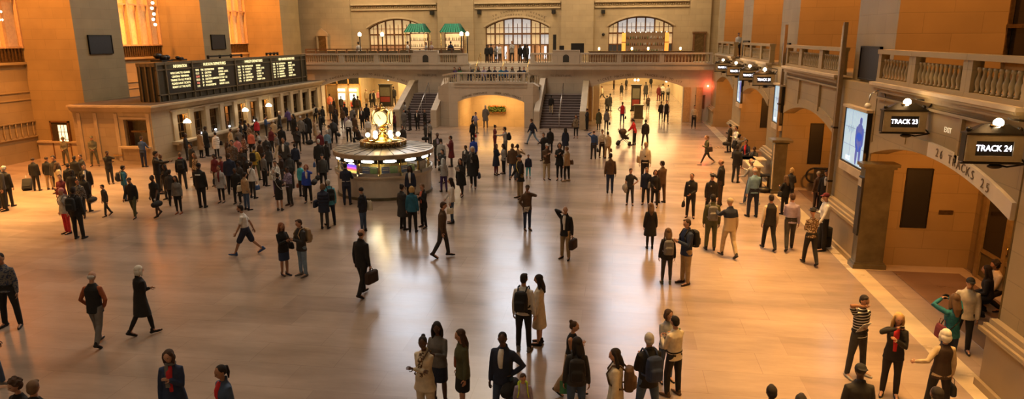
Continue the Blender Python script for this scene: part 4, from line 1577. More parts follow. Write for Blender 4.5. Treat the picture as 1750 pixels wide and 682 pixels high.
MB().box(-.14, .14, -.1, .1, .05, zt - GZ).build('column', BLACK, o)
MB().box(-.25, .25, -.2, .2, 0, .05).build('foot', BLACKM, o)
# small tables and chairs of the dining area
rnd = random.Random(5)
CHROME = plain('chair_metal', (.5, .45, .36), .3, .9)
def cafe_chair(x, y, a, lb):
    o = thing('cafe_chair', lb, 'chair', (x, y, GZ), a, 'dining chairs of the gallery')
    MB().box(-.2, .2, -.2, .2, .44, .48).build('seat', WOOD, o)
    for sx in (-.18, .18):
        MB().cyl((sx, -.18, 0), (sx, -.18, .44), .018, 6).build('leg', CHROME, o)
        MB().cyl((sx, .18, 0), (sx, .18, .95), .018, 6).build('leg', CHROME, o)
    MB().box(-.19, .19, .17, .2, .68, .92).build('backrest', WOOD, o)
    return o
tabs = [-25.8, -23.7, -21.6, -19.7]
for i, x in enumerate(tabs):
    wn = ['in the left corner', 'behind the first balustrade', 'behind the left arch', 'near the second globe lamp', 'before the canopies'][i]
    o = thing('cafe_table', 'small round table %s of the gallery' % wn, 'table', (x, 58.5, GZ), 0, 'dining tables of the gallery')
    MB().lathe([(.4, .72), (.4, .76)], n=20).build('table_top', PAPER if i in (0, 2) else WOOD, o)
    MB().lathe([(.22, 0), (.2, .03), (.03, .06), (.03, .72)], n=12).build('pedestal', BRASS, o)
    cafe_chair(x - .62, 58.5, R(90), 'wooden chair left of the table %s' % wn)
    cafe_chair(x + .62, 58.5, R(-90), 'wooden chair right of the table %s' % wn)
# statue niche on the left, doors, frames on the far wall
t = thing('wall_clock_frame', 'ornate stone doorway with a pediment in the left corner of the gallery', 'doorway', (-28.0, 63.5, GZ))
MB().box(-.55, -.4, -.15, 0, 0, 2.4).box(.4, .55, -.15, 0, 0, 2.4).box(-.62, .62, -.2, 0, 2.4, 2.6).build('jambs', STONE_L, t)
MB().box(-.4, .4, -.05, 0, 0, 2.4).build('door_leaf', BRONZE, t)
m = MB()
m.tf = lambda x, y, z: (x, z, y)
m.prism([(-.65, 2.6), (.65, 2.6), (0, 3.1)], -.2, 0)
m.build('pediment', STONE_L, t)
t.name = 'doorway'
t = thing('doorway', 'ornate stone doorway with dark bronze frame in the right corner of the gallery', 'doorway', (7.0, 63.7, GZ))
MB().box(-.55, -.4, -.15, 0, 0, 2.4).box(.4, .55, -.15, 0, 0, 2.4).box(-.62, .62, -.2, 0, 2.4, 2.55).build('jambs', WOOD, t)
MB().box(-.4, .4, -.05, 0, 0, 2.4).build('door_leaf', BRONZE, t)
# hand rails of the middle steps
for x, s in ((-11.75, 'left side'), (-9.5, 'middle'), (-7.4, 'right side')):
    t = thing('hand_rail', 'brass hand rail on the %s of the upper steps' % s, 'hand rail', (x, 56.3, 3.0), 0, 'hand rails of the upper steps')
    MB().tube([(0, 0, 0), (0, 0, .95), (0, 2.8, 2.45), (0, 2.8, 1.5)], .025, 8).build('rail', BRASS, t)
    MB().cyl((0, 1.4, .7), (0, 1.4, 1.7), .02, 8).build('post', BRASS, t)
for x, s in ((-15.2, 'left'), (-4.25, 'right')):
    t = thing('hand_rail', 'thin pale hand rail climbing the middle of the %s staircase' % s, 'hand rail', (x, 51.0, 0.17), 0, 'hand rails of the side stairs')
    MB().tube([(0, 0, 0), (0, 0, .9), (0, 3.6, 2.95), (0, 3.6, 2.04)], .028, 8).build('rail', STEEL, t)
    for k in (1, 2):
        MB().cyl((0, 1.2 * k, .68 * k), (0, 1.2 * k, .9 + .68 * k), .02, 8).build('post', STEEL, t)
# brackets on the wall behind the stairs
# planter in the ramp niche
x, z = on_y(850, 193, 56.2)
t = thing('flower_box', 'long box of green foliage with orange blossoms on the ramp wall', 'planter', (x, 56.1, z))
MB().box(-.72, .72, -.12, .18, 0, .12).build('box', WOOD, t)
rnd = random.Random(11)
m = MB()
for i in range(150):
    m.ball((rnd.uniform(-.7, .7), rnd.uniform(-.16, .1), rnd.uniform(.08, .55)), (rnd.uniform(.05, .1), .06, rnd.uniform(.05, .09)), 6, 4)
m.build('foliage', plain('foliage', (.07, .13, .04), .7, scale=20, var=.5), t)
m = MB()
for i in range(60):
    m.ball((rnd.uniform(-.72, .72), rnd.uniform(-.18, .05), .55 + rnd.uniform(-.03, .08)), (.04, .04, .03), 6, 4)
m.build('blossoms', plain('blossoms', (.6, .2, .05), .7, scale=20, var=.5), t)

# ================================================================== PASSAGES BELOW THE GALLERY
for (px, py, Y, lb) in ((1027, 140, 56.1, 'left bright lamp under the right arch'), (1088, 137, 56.1, 'double bright lamp at the crown of the right arch'), (1139, 139, 56.1, 'right bright lamp under the right arch'), (663, 136, 56.1, 'bright lamp under the left arch')):
    x, z = on_y(px, py, 57.2)
    o = thing('ceiling_lamp', lb, 'lamp', (x, 57.3, z), 0, 'lamps under the gallery arches')
    offs = (-.13, .13) if 'double' in lb else (0,)
    for dx in offs:
        MB().ball((dx, 0, 0), .085, 12, 7).build('globe', BULB, o)
        MB().cyl((dx, 0, .07), (dx, 0, 4.0 - z), .012, 6).build('stem', BRASS, o)
def kiosk(px, py, h, w, lb, d=.5, poster=True):
    x, y = floor_at(px, py)
    o = thing('kiosk', lb, 'kiosk', (x, y, 0))
    MB().box(-w / 2, w / 2, 0, d, .12, h).box(-w / 2 - .06, w / 2 + .06, -.05, d + .05, 0, .12).box(-w / 2 - .06, w / 2 + .06, -.05, d + .05, h, h + .1).build('case', BLACKM if poster else DARKSTONE, o)
    if poster:
        MB().box(-w / 2 + .1, w / 2 - .1, -.02, 0, h * .5, h * .9).build('poster', plain('poster_grey', (.10, .09, .06), .5), o)
        MB().box(-w / 2 + .1, w / 2 - .1, -.02, 0, h * .22, h * .46).build('poster', plain('dark_poster_red', (.16, .015, .01), .5), o)
    return o, x, y
kiosk(1086, 190, 2.3, .85, 'tall dark poster kiosk with a red poster in the right passage')
o, x, y = kiosk(1091, 203, 1.05, .72, 'short dark litter bin in front of the tall kiosk in the right passage', .6, False)
o.name = 'litter_bin'
o['category'] = 'bin'
kiosk(659, 182, 2.1, 1.2, 'tall dark glazed kiosk in the left passage behind the clock')
# storefront with ticket machines in the left passage
t = thing('shop_front', 'wooden glazed partition with dark transoms in the left passage', 'partition', (-24.3, 60.6, 0))
m = MB()
for x in (-2.4, -1.3, -.2, .9):
    m.box(x - .06, x + .06, -.06, .06, 0, 3.6)
m.box(-2.4, .9, -.06, .06, 2.45, 2.58)
m.box(-2.4, .9, -.06, .06, 3.5, 3.6)
m.build('frame', plain('honey_wood', (.45, .25, .09), .45), t)
for x in (-1.85, -.75, .35):
    MB().box(x - .49, x + .49, -.01, .01, 2.58, 3.5).build('transom_pane', DARKGLASS, t)
MB().box(-2.3, -1.36, .02, .06, 0, 2.45).build('door_leaf', plain('tan_door', (.4, .27, .12), .5), t)
MSC = plain('machine_screen', (.9, .95, .9), .4, emit=(.85, 1.0, .8), es=2.2)
for i, x in enumerate((-25.05, -23.95)):
    o = thing('ticket_machine', '%s of the two bright ticket machines in the left passage' % ('left' if i == 0 else 'right'), 'ticket machine', (x, 60.3, 0), 0, 'ticket machines')
    MB().box(-.42, .42, -.1, .25, 0, 2.25).build('case', plain('machine_case', (.75, .66, .5), .5), o)
    MB().box(-.3, .3, -.13, -.1, 1.15, 1.75).build('screen', MSC, o)
    MB().box(-.3, .3, -.13, -.1, .5, .95).build('red_panel', plain('poster_red', (.6, .08, .04), .5), o)
    MB().box(-.34, .34, -.12, -.1, 1.95, 2.15).build('header', WHITE_L, o)
# red alarm lamp and bronze door on the wall right of the right arch
x, z = on_y(1210, 147, 55.9)
o = thing('alarm_light', 'small bright red lamp on the wall right of the right arch', 'lamp', (x, 55.98, z))
MB().ball((0, -.08, 0), .06, 10, 6).build('bulb', plain('red_bulb', (1, .1, .05), .4, emit=(1.0, .22, .12), es=40), o)
MB().box(-.06, .06, -.04, .02, -.06, .06).build('base', BRASS, o)
point('red_glow', (x, 55.6, z), 22, (1.0, .10, .04), .06)
xa, zt = on_y(1189, 164, 55.95)
xb, zb = on_y(1203, 186, 55.95)
o = thing('bronze_panel', 'dark bronze panel on the wall below the red lamp', 'panel', ((xa + xb) / 2, 55.985, zb))
MB().box(-(xb - xa) / 2, (xb - xa) / 2, -.05, 0, 0, zt - zb).build('panel_face', plain('dull_bronze', (.16, .07, .03), .5), o)
MB().box(-(xb - xa) / 2 - .05, (xb - xa) / 2 + .05, -.07, 0, zt - zb, zt - zb + .06).build('panel_head', BRONZE, o)
m = MB()
for x0 in (5.2, 6.15):
    m.box(x0, x0 + .5, 55.9, 56.0, 0, 2.75)
for x0 in (-2.5, -25.9, -17.2):
    m.box(x0, x0 + .45, 55.9, 56.0, 0, 2.75)
o = m.build('trim_11', plain('amber_pilaster', (.50, .33, .16), .5))
o['kind'] = 'structure'

# strings of bulbs high on the left
for (px, ys, Y, X, lb) in ((265, (5, 14, 24, 33, 42), 44.5, None, 'short string of glowing bulbs hanging left of the orange recess wall'),
                           (389, (2, 36, 48, 58, 74), 50.0, None, 'thin string of bulbs hanging along the edge of the second pier'),
                           (2, (20, 27, 34), 33.5, None, 'bulbs glowing at the far left window')):
    x, z = on_y(px, ys[-1], Y)
    o = thing('bulb_string', lb, 'lights', (x, Y, z), 0, 'strings of bulbs')
    zs = [on_y(px, yy, Y)[1] - z for yy in ys]
    MB().cyl((0, 0, zs[-1]), (0, 0, zs[0] + 2.0), .015, 6).build('cable', BLACKM, o)
    for i, zz in enumerate(zs):
        MB().ball((.05 * (-1) ** i, -.05, zz), (.10 if px != 389 else .05,) * 3, 10, 6).build('bulb', BULB, o)

# door in the side of the recess, left wall
t = thing('recess_door', 'dark doorway with a bright glazed door behind the soldier on the left', 'doorway', (-31.25, 34.55, 0))
MB().box(-.62, .42, -.08, 0, 0, 2.12).build('opening', plain('door_dark', (.05, .035, .02), .6), t)
m = MB()
for i in range(4):
    m.box(-.22 + .2 * i - .012, -.22 + .2 * i + .012, -.12, -.085, .75, 2.0)
for i in range(4):
    m.box(-.22, .38, -.12, -.085, .75 + .415 * i - .012, .75 + .415 * i + .012)
m.build('glazing_bars', BRONZE, t)
MB().box(-.22, .38, -.1, -.09, .75, 2.0).build('lit_glass', plain('lit_glass', (.9, .85, .6), .4, emit=(1, .85, .5), es=1.3), t)
MB().box(-.7, -.62, -.12, 0, 0, 2.2).box(.42, .5, -.12, 0, 0, 2.2).box(-.7, .5, -.12, 0, 2.12, 2.2).build('door_frame', WOOD, t)

letters_to_mesh()

# ================================================================== PEOPLE: how a body and its clothes are made
V = Vector


class Raw:
    """closed pieces to be fused into one surface"""
    def __init__(self):
        self.v, self.f = [], []

    def add(self, vs, fs):
        o = len(self.v)
        self.v += [tuple(p) for p in vs]
        self.f += [tuple(i + o for i in f) for f in fs]

    def sweep(self, pts, rad, n=10, flat=None):
        """tapered limb with round ends; flat=(axis, k) squeezes it along an axis"""
        pts = [V(p) for p in pts]
        rings = []
        N = len(pts)
        d0 = (pts[1] - pts[0]).normalized()
        d1 = (pts[-1] - pts[-2]).normalized()
        seq = []
        for t in (-.92, -.6):
            seq.append((pts[0] + d0 * rad[0] * t, rad[0] * math.sqrt(1 - t * t), d0))
        for i in range(N):
            d = d0 if i == 0 else d1 if i == N - 1 else ((pts[i] - pts[i - 1]).normalized() + (pts[i + 1] - pts[i]).normalized()).normalized()
            seq.append((pts[i], rad[i], d))
        for t in (.6, .92):
            seq.append((pts[-1] + d1 * rad[-1] * t, rad[-1] * math.sqrt(1 - t * t), d1))
        u = None
        vs = []
        for (p, r, d) in seq:
            if u is None:
                u = d.orthogonal().normalized()
            else:
                u = (u - d * u.dot(d)).normalized()
            w = d.cross(u)
            for k in range(n):
                a = 2 * PI * k / n
                q = (u * math.cos(a) + w * math.sin(a)) * r
                if flat:
                    ax, kk = flat
                    q = q - ax * q.dot(ax) * (1 - kk)
                vs.append(p + q)
        M_ = len(seq)
        fs = []
        for j in range(M_ - 1):
            for k in range(n):
                l = (k + 1) % n
                fs.append((j * n + k, j * n + l, (j + 1) * n + l, (j + 1) * n + k))
        fs.append(tuple(reversed(range(n))))
        fs.append(tuple(range((M_ - 1) * n, M_ * n)))
        self.add(vs, fs)

    def loft(self, rings, n=18, p=2.4):
        """rings: (center, rx, ry, matrix or None) as superellipses"""
        vs, fs = [], []
        for (c, rx, ry, mt) in rings:
            for k in range(n):
                a = 2 * PI * k / n
                ca, sa = math.cos(a), math.sin(a)
                q = V((rx * math.copysign(abs(ca) ** (2 / p), ca), ry * math.copysign(abs(sa) ** (2 / p), sa), 0))
                if mt is not None:
                    q = mt @ q
                vs.append(V(c) + q)
        m = len(rings)
        for j in range(m - 1):
            for k in range(n):
                l = (k + 1) % n
                fs.append((j * n + k, j * n + l, (j + 1) * n + l, (j + 1) * n + k))
        fs.append(tuple(reversed(range(n))))
        fs.append(tuple(range((m - 1) * n, m * n)))
        self.add(vs, fs)

    def ball(self, c, r, n=12, m=8, rot=None):
        b = MB().ball((0, 0, 0), r, n, m)
        vs = [(rot @ V(v) if rot else V(v)) + V(c) for v in b.v]
        self.add(vs, b.f)


# where the hands go: right hand, in standing body coordinates (x out to the side, y forward, z up); last = how far the elbow flares
HANDS = {
    'down': (.235, .04, .80, .25), 'fwd': (.23, .24, .88, .1), 'back': (.24, -.20, .86, .2), 'pocket': (.17, .09, .92, .9),
    'hip': (.17, .02, 1.0, 1.6), 'phone': (.07, .29, 1.20, .35), 'ear': (.10, .10, 1.56, .9), 'fold': (-.10, .19, 1.17, .7),
    'clasp': (.02, .20, .98, .6), 'cam': (.08, .27, 1.56, .7), 'mouth': (.04, .17, 1.47, .7), 'reach': (.16, .48, 1.30, .2),
    'up': (.22, .20, 1.85, .4), 'bag': (.25, .02, .78, .15), 'strap': (.09, .14, 1.34, .8), 'table': (.17, .36, 1.08, .4),
    'behind': (.05, -.17, .98, .8), 'chest': (.02, .2, 1.25, .6), 'knee': (.13, .40, .72, .4), 'side': (.42, .10, 1.05, .4),
    'over': (.34, .18, 1.36, .3), 'push': (.17, .42, 1.0, .4), 'point': (.30, .50, 1.34, .2), 'lap': (.05, .25, .80, .4),
}
# legs: (thigh swing, knee bend, spread, foot turn) left then right; torso lean
STANCE = {
    'stand': ((0, 0, 3, 8), (0, 0, 3, 8), 0), 'wide': ((2, 0, 8, 14), (-2, 0, 8, 14), 0), 'easy': ((9, 14, 4, 14), (-2, 0, 4, 6), 1),
    'easyR': ((-2, 0, 4, 6), (9, 14, 4, 14), 1), 'feet': ((0, 0, 1, 3), (1, 2, 1, 3), 0),
    'walk': ((15, 8, 2, 4), (-12, 16, 2, 4), 3), 'walkR': ((-12, 16, 2, 4), (15, 8, 2, 4), 3),
    'stride': ((27, 5, 2, 4), (-22, 24, 2, 4), 5), 'strideR': ((-22, 24, 2, 4), (27, 5, 2, 4), 5),
    'lean': ((4, 2, 4, 6), (0, 0, 4, 6), 14), 'bend': ((8, 6, 5, 6), (0, 2, 5, 6), 38), 'sit': ((82, 84, 6, 6), (82, 84, 6, 6), 6),
    'sitlow': ((96, 110, 8, 6), (90, 100, 8, 6), 12), 'floor': ((78, 128, 26, 10), (70, 118, 20, 10), 8), 'crouch': ((95, 135, 8, 6), (60, 125, 8, 6), 20),
    'cross': ((4, 4, -2, 4), (-3, 2, -1, 12), -3),
}


def skeleton(stance, handL, handR, female, turn=0.0):
    L, Rr, lean = STANCE[stance]
    J = {}
    hw = .085 if not female else .082
    hips = V((0, 0, 0))
    low = 99
    for side, sp in ((-1, L), (1, Rr)):
        sw, kn, spd, ft = sp
        h = V((side * hw, 0, -.02))
        a = R(sw)
        s = R(spd) * side
        d = V((math.sin(s), math.sin(a) * math.cos(s), -math.cos(a) * math.cos(s)))
        k = h + d * .43
        a2 = R(sw - kn)
        d2 = V((math.sin(s) * .6, math.sin(a2), -math.cos(a2))).normalized()
        an = k + d2 * .41
        pitch = 0.0
        if sw < -5:
            pitch = R(-28)
        elif sw > 15 and kn < 40:
            pitch = R(10)
        fd = V((math.sin(R(ft) * side), math.cos(R(ft)), 0))
        fdir = (fd * math.cos(pitch) + V((0, 0, math.sin(pitch)))).normalized()
        toe = an + fdir * .17 + V((0, 0, -.05))
        heel = an - fdir * .05 + V((0, 0, -.055))
        low = min(low, toe.z - .03, heel.z - .03)
        J[side] = dict(hip=h, knee=k, ankle=an, toe=toe, heel=heel, fdir=fdir)
    if stance in ('floor', 'crouch'):
        low = min(low, -.13 if stance == 'floor' else low)
    off = V((0, 0, -low))
    J['pelvis'] = off.copy()
    for s in (-1, 1):
        for k in ('hip', 'knee', 'ankle', 'toe', 'heel'):
            J[s][k] = J[s][k] + off
    # torso frame: standing coordinates with the pelvis at z .95
    T = Matrix.Translation(off) @ Matrix.Rotation(R(turn), 4, 'Z') @ Matrix.Rotation(R(-lean), 4, 'X') @ Matrix.Translation((0, 0, -.95))
    J['T'] = T
    J['lean'] = lean
    sw_ = .146 if female else .168
    for s, hn in ((-1, handL), (1, handR)):
        hx, hy, hz, fl = HANDS[hn]
        sh = T @ V((s * sw_, 0, 1.366))
        tgt = T @ V((s * hx, hy, hz))
        if stance in ('sit', 'sitlow', 'floor') and hn in ('down', 'lap'):
            tgt = T @ V((s * .08, .26, 1.02))
        l1, l2 = .285, .25
        d = tgt - sh
        D = d.length
        if D > l1 + l2 - .004:
            tgt = sh + d.normalized() * (l1 + l2 - .004)
            d = tgt - sh
            D = d.length
        x = (l1 * l1 - l2 * l2 + D * D) / (2 * D)
        hgt = math.sqrt(max(l1 * l1 - x * x, 0))
        pole = T.to_3x3() @ V((s * fl, -.55, -.5))
        dn = d.normalized()
        pole = (pole - dn * pole.dot(dn)).normalized()
        el = sh + dn * x + pole * hgt
        J[s].update(shoulder=sh, elbow=el, wrist=tgt)
    return J


def torso_rings(J, prof):
    """prof: (z, rx, ry, yshift) in standing coordinates; below the pelvis it hangs straight down"""
    T = J['T']
    R3 = T.to_3x3()
    out = []
    pel = J['pelvis']
    for (z, rx, ry, ys) in prof:
        if z >= .93:
            out.append((T @ V((0, ys, z)), rx, ry, R3))
        else:
            kmid = (J[-1]['knee'] + J[1]['knee']) / 2
            f = (.93 - z) / .45
            c = V((0, ys, pel.z + (z - .95)))
            dk = (kmid - pel)
            c.y += dk.y * min(f, 1.3) * .8
            c.x += dk.x * min(f, 1.3) * .5
            out.append((c, rx, ry, None))
    return out


def g_body(J, F, lod):
    """bare body: torso, legs, arms and neck fused; head, fingers added by hand afterwards"""
    r = Raw()
    if F:
        prof = [(.86, .13, .10, 0), (.95, .155, .11, 0), (1.05, .125, .09, 0), (1.13, .115, .085, .005), (1.24, .135, .105, .02), (1.33, .132, .10, .01), (1.40, .105, .08, 0), (1.45, .054, .052, 0)]
    else:
        prof = [(.86, .13, .10, 0), (.95, .15, .105, 0), (1.05, .138, .10, 0), (1.13, .14, .10, 0), (1.25, .162, .11, .005), (1.34, .155, .10, 0), (1.41, .12, .085, 0), (1.46, .06, .058, 0)]
    r.loft(torso_rings(J, prof))
    T = J['T']
    r.sweep([T @ V((0, -.01, 1.42)), T @ V((0, .01, 1.53)), T @ V((0, .015, 1.58))], [.058, .052, .055] if not F else [.05, .044, .048])
    k = .93 if F else 1.0
    for s in (-1, 1):
        j = J[s]
        r.sweep([j['hip'], j['hip'].lerp(j['knee'], .5), j['knee'], j['knee'].lerp(j['ankle'], .3), j['ankle']], [.088, .074, .052, .054, .036])
        r.sweep([j['shoulder'] - (j['shoulder'] - T @ V((0, 0, 1.40))) * .25, j['shoulder'], j['shoulder'].lerp(j['elbow'], .5), j['elbow'], j['elbow'].lerp(j['wrist'], .35), j['wrist']],
                [.05 * k, .054 * k, .045 * k, .037 * k, .038 * k, .026 * k])
        # foot
        r.sweep([j['heel'] + V((0, 0, .012)), j['ankle'].lerp(j['toe'], .35) + V((0, 0, -.015)), j['toe']], [.032, .036, .026])
        # palm
        hd, pn, sd = hand_frame(J, s)
        w = j['wrist']
        r.sweep([w, w + hd * .045, w + hd * .085], [.026 * k, .036 * k, .034 * k], flat=(pn, .45))
    return r


def hand_frame(J, s):
    j = J[s]
    hd = (j['wrist'] - j['elbow']).normalized()
    inn = (J['T'].to_3x3() @ V((-s, .15, 0))).normalized()
    pn = (inn - hd * inn.dot(hd)).normalized()      # palm faces the body
    sd = hd.cross(pn) * s                            # towards the little finger or thumb
    return hd, pn, sd


def add_fingers(b, J, F):
    for s in (-1, 1):
        hd, pn, sd = hand_frame(J, s)
        w = J[s]['wrist']
        up = (J['T'].to_3x3() @ V((0, 1, .3)))
        if sd.dot(up) < 0:
            sd = -sd
        k = .92 if F else 1.0
        for i, (off, ln) in enumerate(((.027, .072), (.009, .080), (-.009, .075), (-.026, .058))):
            a = w + hd * .075 + sd * off
            m1 = a + hd * ln * .5 + pn * .008
            e = m1 + hd * ln * .38 + pn * (.022 + .003 * i)
            for p, q, r1, r2 in ((a, m1, .0092, .0085), (m1, e, .0085, .0068)):
                b.cyl(p, q, r1 * k, 6, r2 * k)
            b.ball(e, .0068 * k, 6, 4)
        a = w + hd * .022 + sd * .022
        m1 = a + sd * .032 + hd * .026 + pn * .008
        e = m1 + hd * .03 + sd * .004 + pn * .012
        b.cyl(a, m1, .0125 * k, 6, .010 * k)
        b.cyl(m1, e, .010 * k, 6, .008 * k)
        b.ball(e, .008 * k, 6, 4)


def head_verts(lod, F, big=1.0):
    """sculpted head: rings of directions pushed out to skull, jaw, nose, brow, lips and ears. Material 0 skin, 1 dark, 2 lips, 3 eye white"""
    nu, nv = ((30, 26) if lod == 0 else (18, 15) if lod == 1 else (12, 9))
    vs, fs, mi = [], [], []
    def g(a, b, s):
        return math.exp(-((a - b) / s) ** 2)
    def pt(th, ph):
        # th azimuth (0 = front, +y), ph elevation
        x, y, z = math.sin(th) * math.cos(ph), math.cos(th) * math.cos(ph), math.sin(ph)
        rx, ry, rz = .073, .092, .115
        px, py, pz = rx * x, ry * y, rz * z
        low = max(0, -z)
        px *= 1 - .26 * low ** 1.2
        py *= 1 - .10 * low
        if y < 0:
            py *= 1 - .25 * low
        front = max(0, y)
        tx = th
        py += .019 * g(tx, 0, .16) * g(z, -.16, .15) * front
        py += .007 * g(tx, 0, .10) * g(z, .02, .12) * front
        py += .006 * g(abs(tx), .30, .25) * g(z, .22, .09) * front
        py -= .009 * g(abs(tx), .36, .18) * g(z, .04, .10) * front
        py += .005 * g(tx, 0, .3) * g(z, -.50, .09) * front
        py += .009 * g(tx, 0, .4) * g(z, -.86, .16) * front
        px += math.copysign(.004 * g(abs(tx), .75, .3) * g(z, -.1, .2), x)
        # ears
        e = g(abs(tx), 1.62, .15) * g(z, -.06, .22)
        px += math.copysign(.016 * e, x)
        return V((px, py + .012, pz))
    vs.append(pt(0, -PI / 2 + .001))
    for j in range(1, nv):
        ph = -PI / 2 + PI * j / nv
        for i in range(nu):
            th = 2 * PI * i / nu
            if th > PI:
                th -= 2 * PI
            vs.append(pt(th, ph))
    vs.append(pt(0, PI / 2 - .001))
    def mat(i, j):
        th = 2 * PI * (i + .5) / nu
        if th > PI:
            th -= 2 * PI
        ph = -PI / 2 + PI * (j + .5) / nv
        z = math.sin(ph)
        if lod == 0:
            if abs(th) < .30 and -.56 < z < -.44:
                return 2
            if .2 < abs(th) < .56 and -.0 < z < .09:
                return 1 if .3 < abs(th) < .46 else 3
            if .16 < abs(th) < .62 and .19 < z < .27:
                return 1
        elif lod == 1:
            if abs(th) < .36 and -.6 < z < -.42:
                return 2
            if .45 < abs(th) < .6 and 0 < z < .13:
                return 1
        return 0
    for i in range(nu):
        fs.append((0, 1 + (i + 1) % nu, 1 + i))
        mi.append(0)
    for j in range(nv - 2):
        for i in range(nu):
            k = (i + 1) % nu
            fs.append((1 + j * nu + i, 1 + j * nu + k, 1 + (j + 1) * nu + k, 1 + (j + 1) * nu + i))
            mi.append(mat(i, j + 1))
    top = len(vs) - 1
    for i in range(nu):
        fs.append((top, 1 + (nv - 2) * nu + i, 1 + (nv - 2) * nu + (i + 1) % nu))
        mi.append(0)
    return vs, fs, mi


def g_top(J, F, kind):
    r = Raw()
    T = J['T']
    th = {'tee': .006, 'shirt': .008, 'sweater': .014, 'jacket': .019, 'coat': .024, 'puffer': .036, 'vest': .018, 'dress': .008, 'long': .02, 'blazer': .017, 'scarfcoat': .024}[kind]
    k = 1.0
    hem = {'tee': .86, 'shirt': .86, 'sweater': .84, 'jacket': .80, 'coat': .52, 'puffer': .66, 'vest': .80, 'dress': .46, 'long': .70, 'blazer': .78, 'scarfcoat': .52}[kind]
    if F:
        base = [(.95, .158, .112, 0), (1.05, .135, .10, 0), (1.13, .125, .095, .005), (1.24, .142, .118, .018), (1.33, .142, .11, .01), (1.385, .118, .09, 0), (1.425, .080, .068, 0), (1.475, .050, .050, .0)]
    else:
        base = [(.95, .152, .108, 0), (1.05, .150, .108, 0), (1.13, .152, .108, 0), (1.25, .165, .118, .005), (1.34, .163, .112, 0), (1.395, .134, .092, 0), (1.44, .088, .072, 0), (1.49, .056, .056, 0)]
    prof = []
    if hem < .93:
        fl = .012 if kind not in ('coat', 'dress', 'scarfcoat', 'long') else .05
        if hem < .70:
            prof += [(hem, .17 + fl + th, .125 + fl * .8 + th, 0), (hem + .15, .168 + fl * .7 + th, .122 + fl * .5 + th, 0)]
            prof += [(.84, .165 + fl * .3 + th, .12 + th, 0)]
        else:
            prof += [(hem, .160 + fl + th, .115 + fl * .6 + th, 0)]
            if hem < .84:
                prof += [(.87, .16 + th, .115 + th, 0)]
    prof += [(z, a + th, b + th, y) for (z, a, b, y) in base]
    r.loft(torso_rings(J, prof), 20, 2.1)
    if kind not in ('vest',):
        short = kind in ('tee',)
        for s in (-1, 1):
            j = J[s]
            a0 = j['shoulder'].lerp(T @ V((0, 0, 1.40)), .42)
            kk = (.93 if F else 1.0)
            if short:
                r.sweep([a0, j['shoulder'], j['shoulder'].lerp(j['elbow'], .62)], [.044 * kk + th, .054 * kk + th, .054 * kk + th])
            else:
                r.sweep([a0, j['shoulder'], j['shoulder'].lerp(j['elbow'], .5), j['elbow'], j['elbow'].lerp(j['wrist'], .5), j['wrist'].lerp(j['elbow'], .03)],
                        [.042 * kk + th, .050 * kk + th, .046 * kk + th, .041 * kk + th * .9, .037 * kk + th * .8, .031 * kk + th * .5])
    if kind in ('jacket', 'coat', 'blazer', 'puffer', 'scarfcoat', 'long'):
        r.sweep([T @ V((-.05, -.035, 1.50)), T @ V((0, -.06, 1.51)), T @ V((.05, -.035, 1.50))], [.026, .028, .026], 8)
    if kind == 'puffer':
        for z in (1.34, 1.22, 1.10, .98, .86, .74):
            c = torso_rings(J, [(z, .178 if not F else .17, .13, 0)])[0]
            r.loft([(c[0] - V((0, 0, .03)), c[1] * .94 + th, c[2] * .94 + th, c[3]), (c[0], c[1] + th, c[2] + th, c[3]), (c[0] + V((0, 0, .03)), c[1] * .94 + th, c[2] * .94 + th, c[3])], 18)
    return r


def g_bottom(J, F, kind):
    r = Raw()
    if kind in ('skirt', 'longskirt'):
        hem = .52 if kind == 'skirt' else .34
        prof = [(hem, .175, .135, 0), (.72, .175, .13, 0), (.86, .172, .124, 0), (.95, .158, .115, 0), (1.03, .138, .10, 0)]
        r.loft(torso_rings(J, prof), 18)
        return r
    th = {'trousers': .012, 'jeans': .008, 'leggings': .004, 'shorts': .022, 'wide': .022}[kind]
    prof = [(.84, .13 + th, .105 + th, 0), (.90, .145 + th, .110 + th, 0), (.97, .150 + th, .108 + th, 0), (1.02, .140 + th, .10 + th, 0)]
    r.loft(torso_rings(J, prof), 18)
    for s in (-1, 1):
        j = J[s]
        hip, kn, an = j['hip'], j['knee'], j['ankle']
        if kind == 'shorts':
            r.sweep([hip, hip.lerp(kn, .5), hip.lerp(kn, .92)], [.094 + th, .084 + th, .078 + th])
        else:
            e = an + V((0, 0, .01)) if kind != 'leggings' else an + V((0, 0, .03))
            k2 = 1.0 if kind != 'wide' else 1.25
            r.sweep([hip, hip.lerp(kn, .5), kn, kn.lerp(e, .45), e], [.090 + th, .078 + th, .057 + th, (.055 + th) * k2, (.044 + th) * k2 if kind != 'leggings' else .04])
    return r


def fuse_jobs():
    """turn every pending set of pieces into one continuous surface (voxel union, then smoothed)"""
    tmp = []
    for key, (raw, vox, it) in JOBS.items():
        me = bpy.data.meshes.new('raw')
        me.from_pydata(raw.v, [], raw.f)
        o = bpy.data.objects.new('raw', me)
        COL.objects.link(o)
        md = o.modifiers.new('r', 'REMESH')
        md.mode = 'VOXEL'
        md.voxel_size = vox
        md.adaptivity = 0
        sm = o.modifiers.new('s', 'SMOOTH')
        sm.factor = .5
        sm.iterations = it
        tmp.append((key, o))
    dg = bpy.context.evaluated_depsgraph_get()
    for key, o in tmp:
        me = bpy.data.meshes.new_from_object(o.evaluated_get(dg))
        me.polygons.foreach_set('use_smooth', [True] * len(me.polygons))
        FUSED[key] = me
    for key, o in tmp:
        old = o.data
        bpy.data.objects.remove(o)
        bpy.data.meshes.remove(old)
    JOBS.clear()


JOBS, FUSED, SKEL = {}, {}, {}
VOX = {0: .0135, 1: .019, 2: .028}

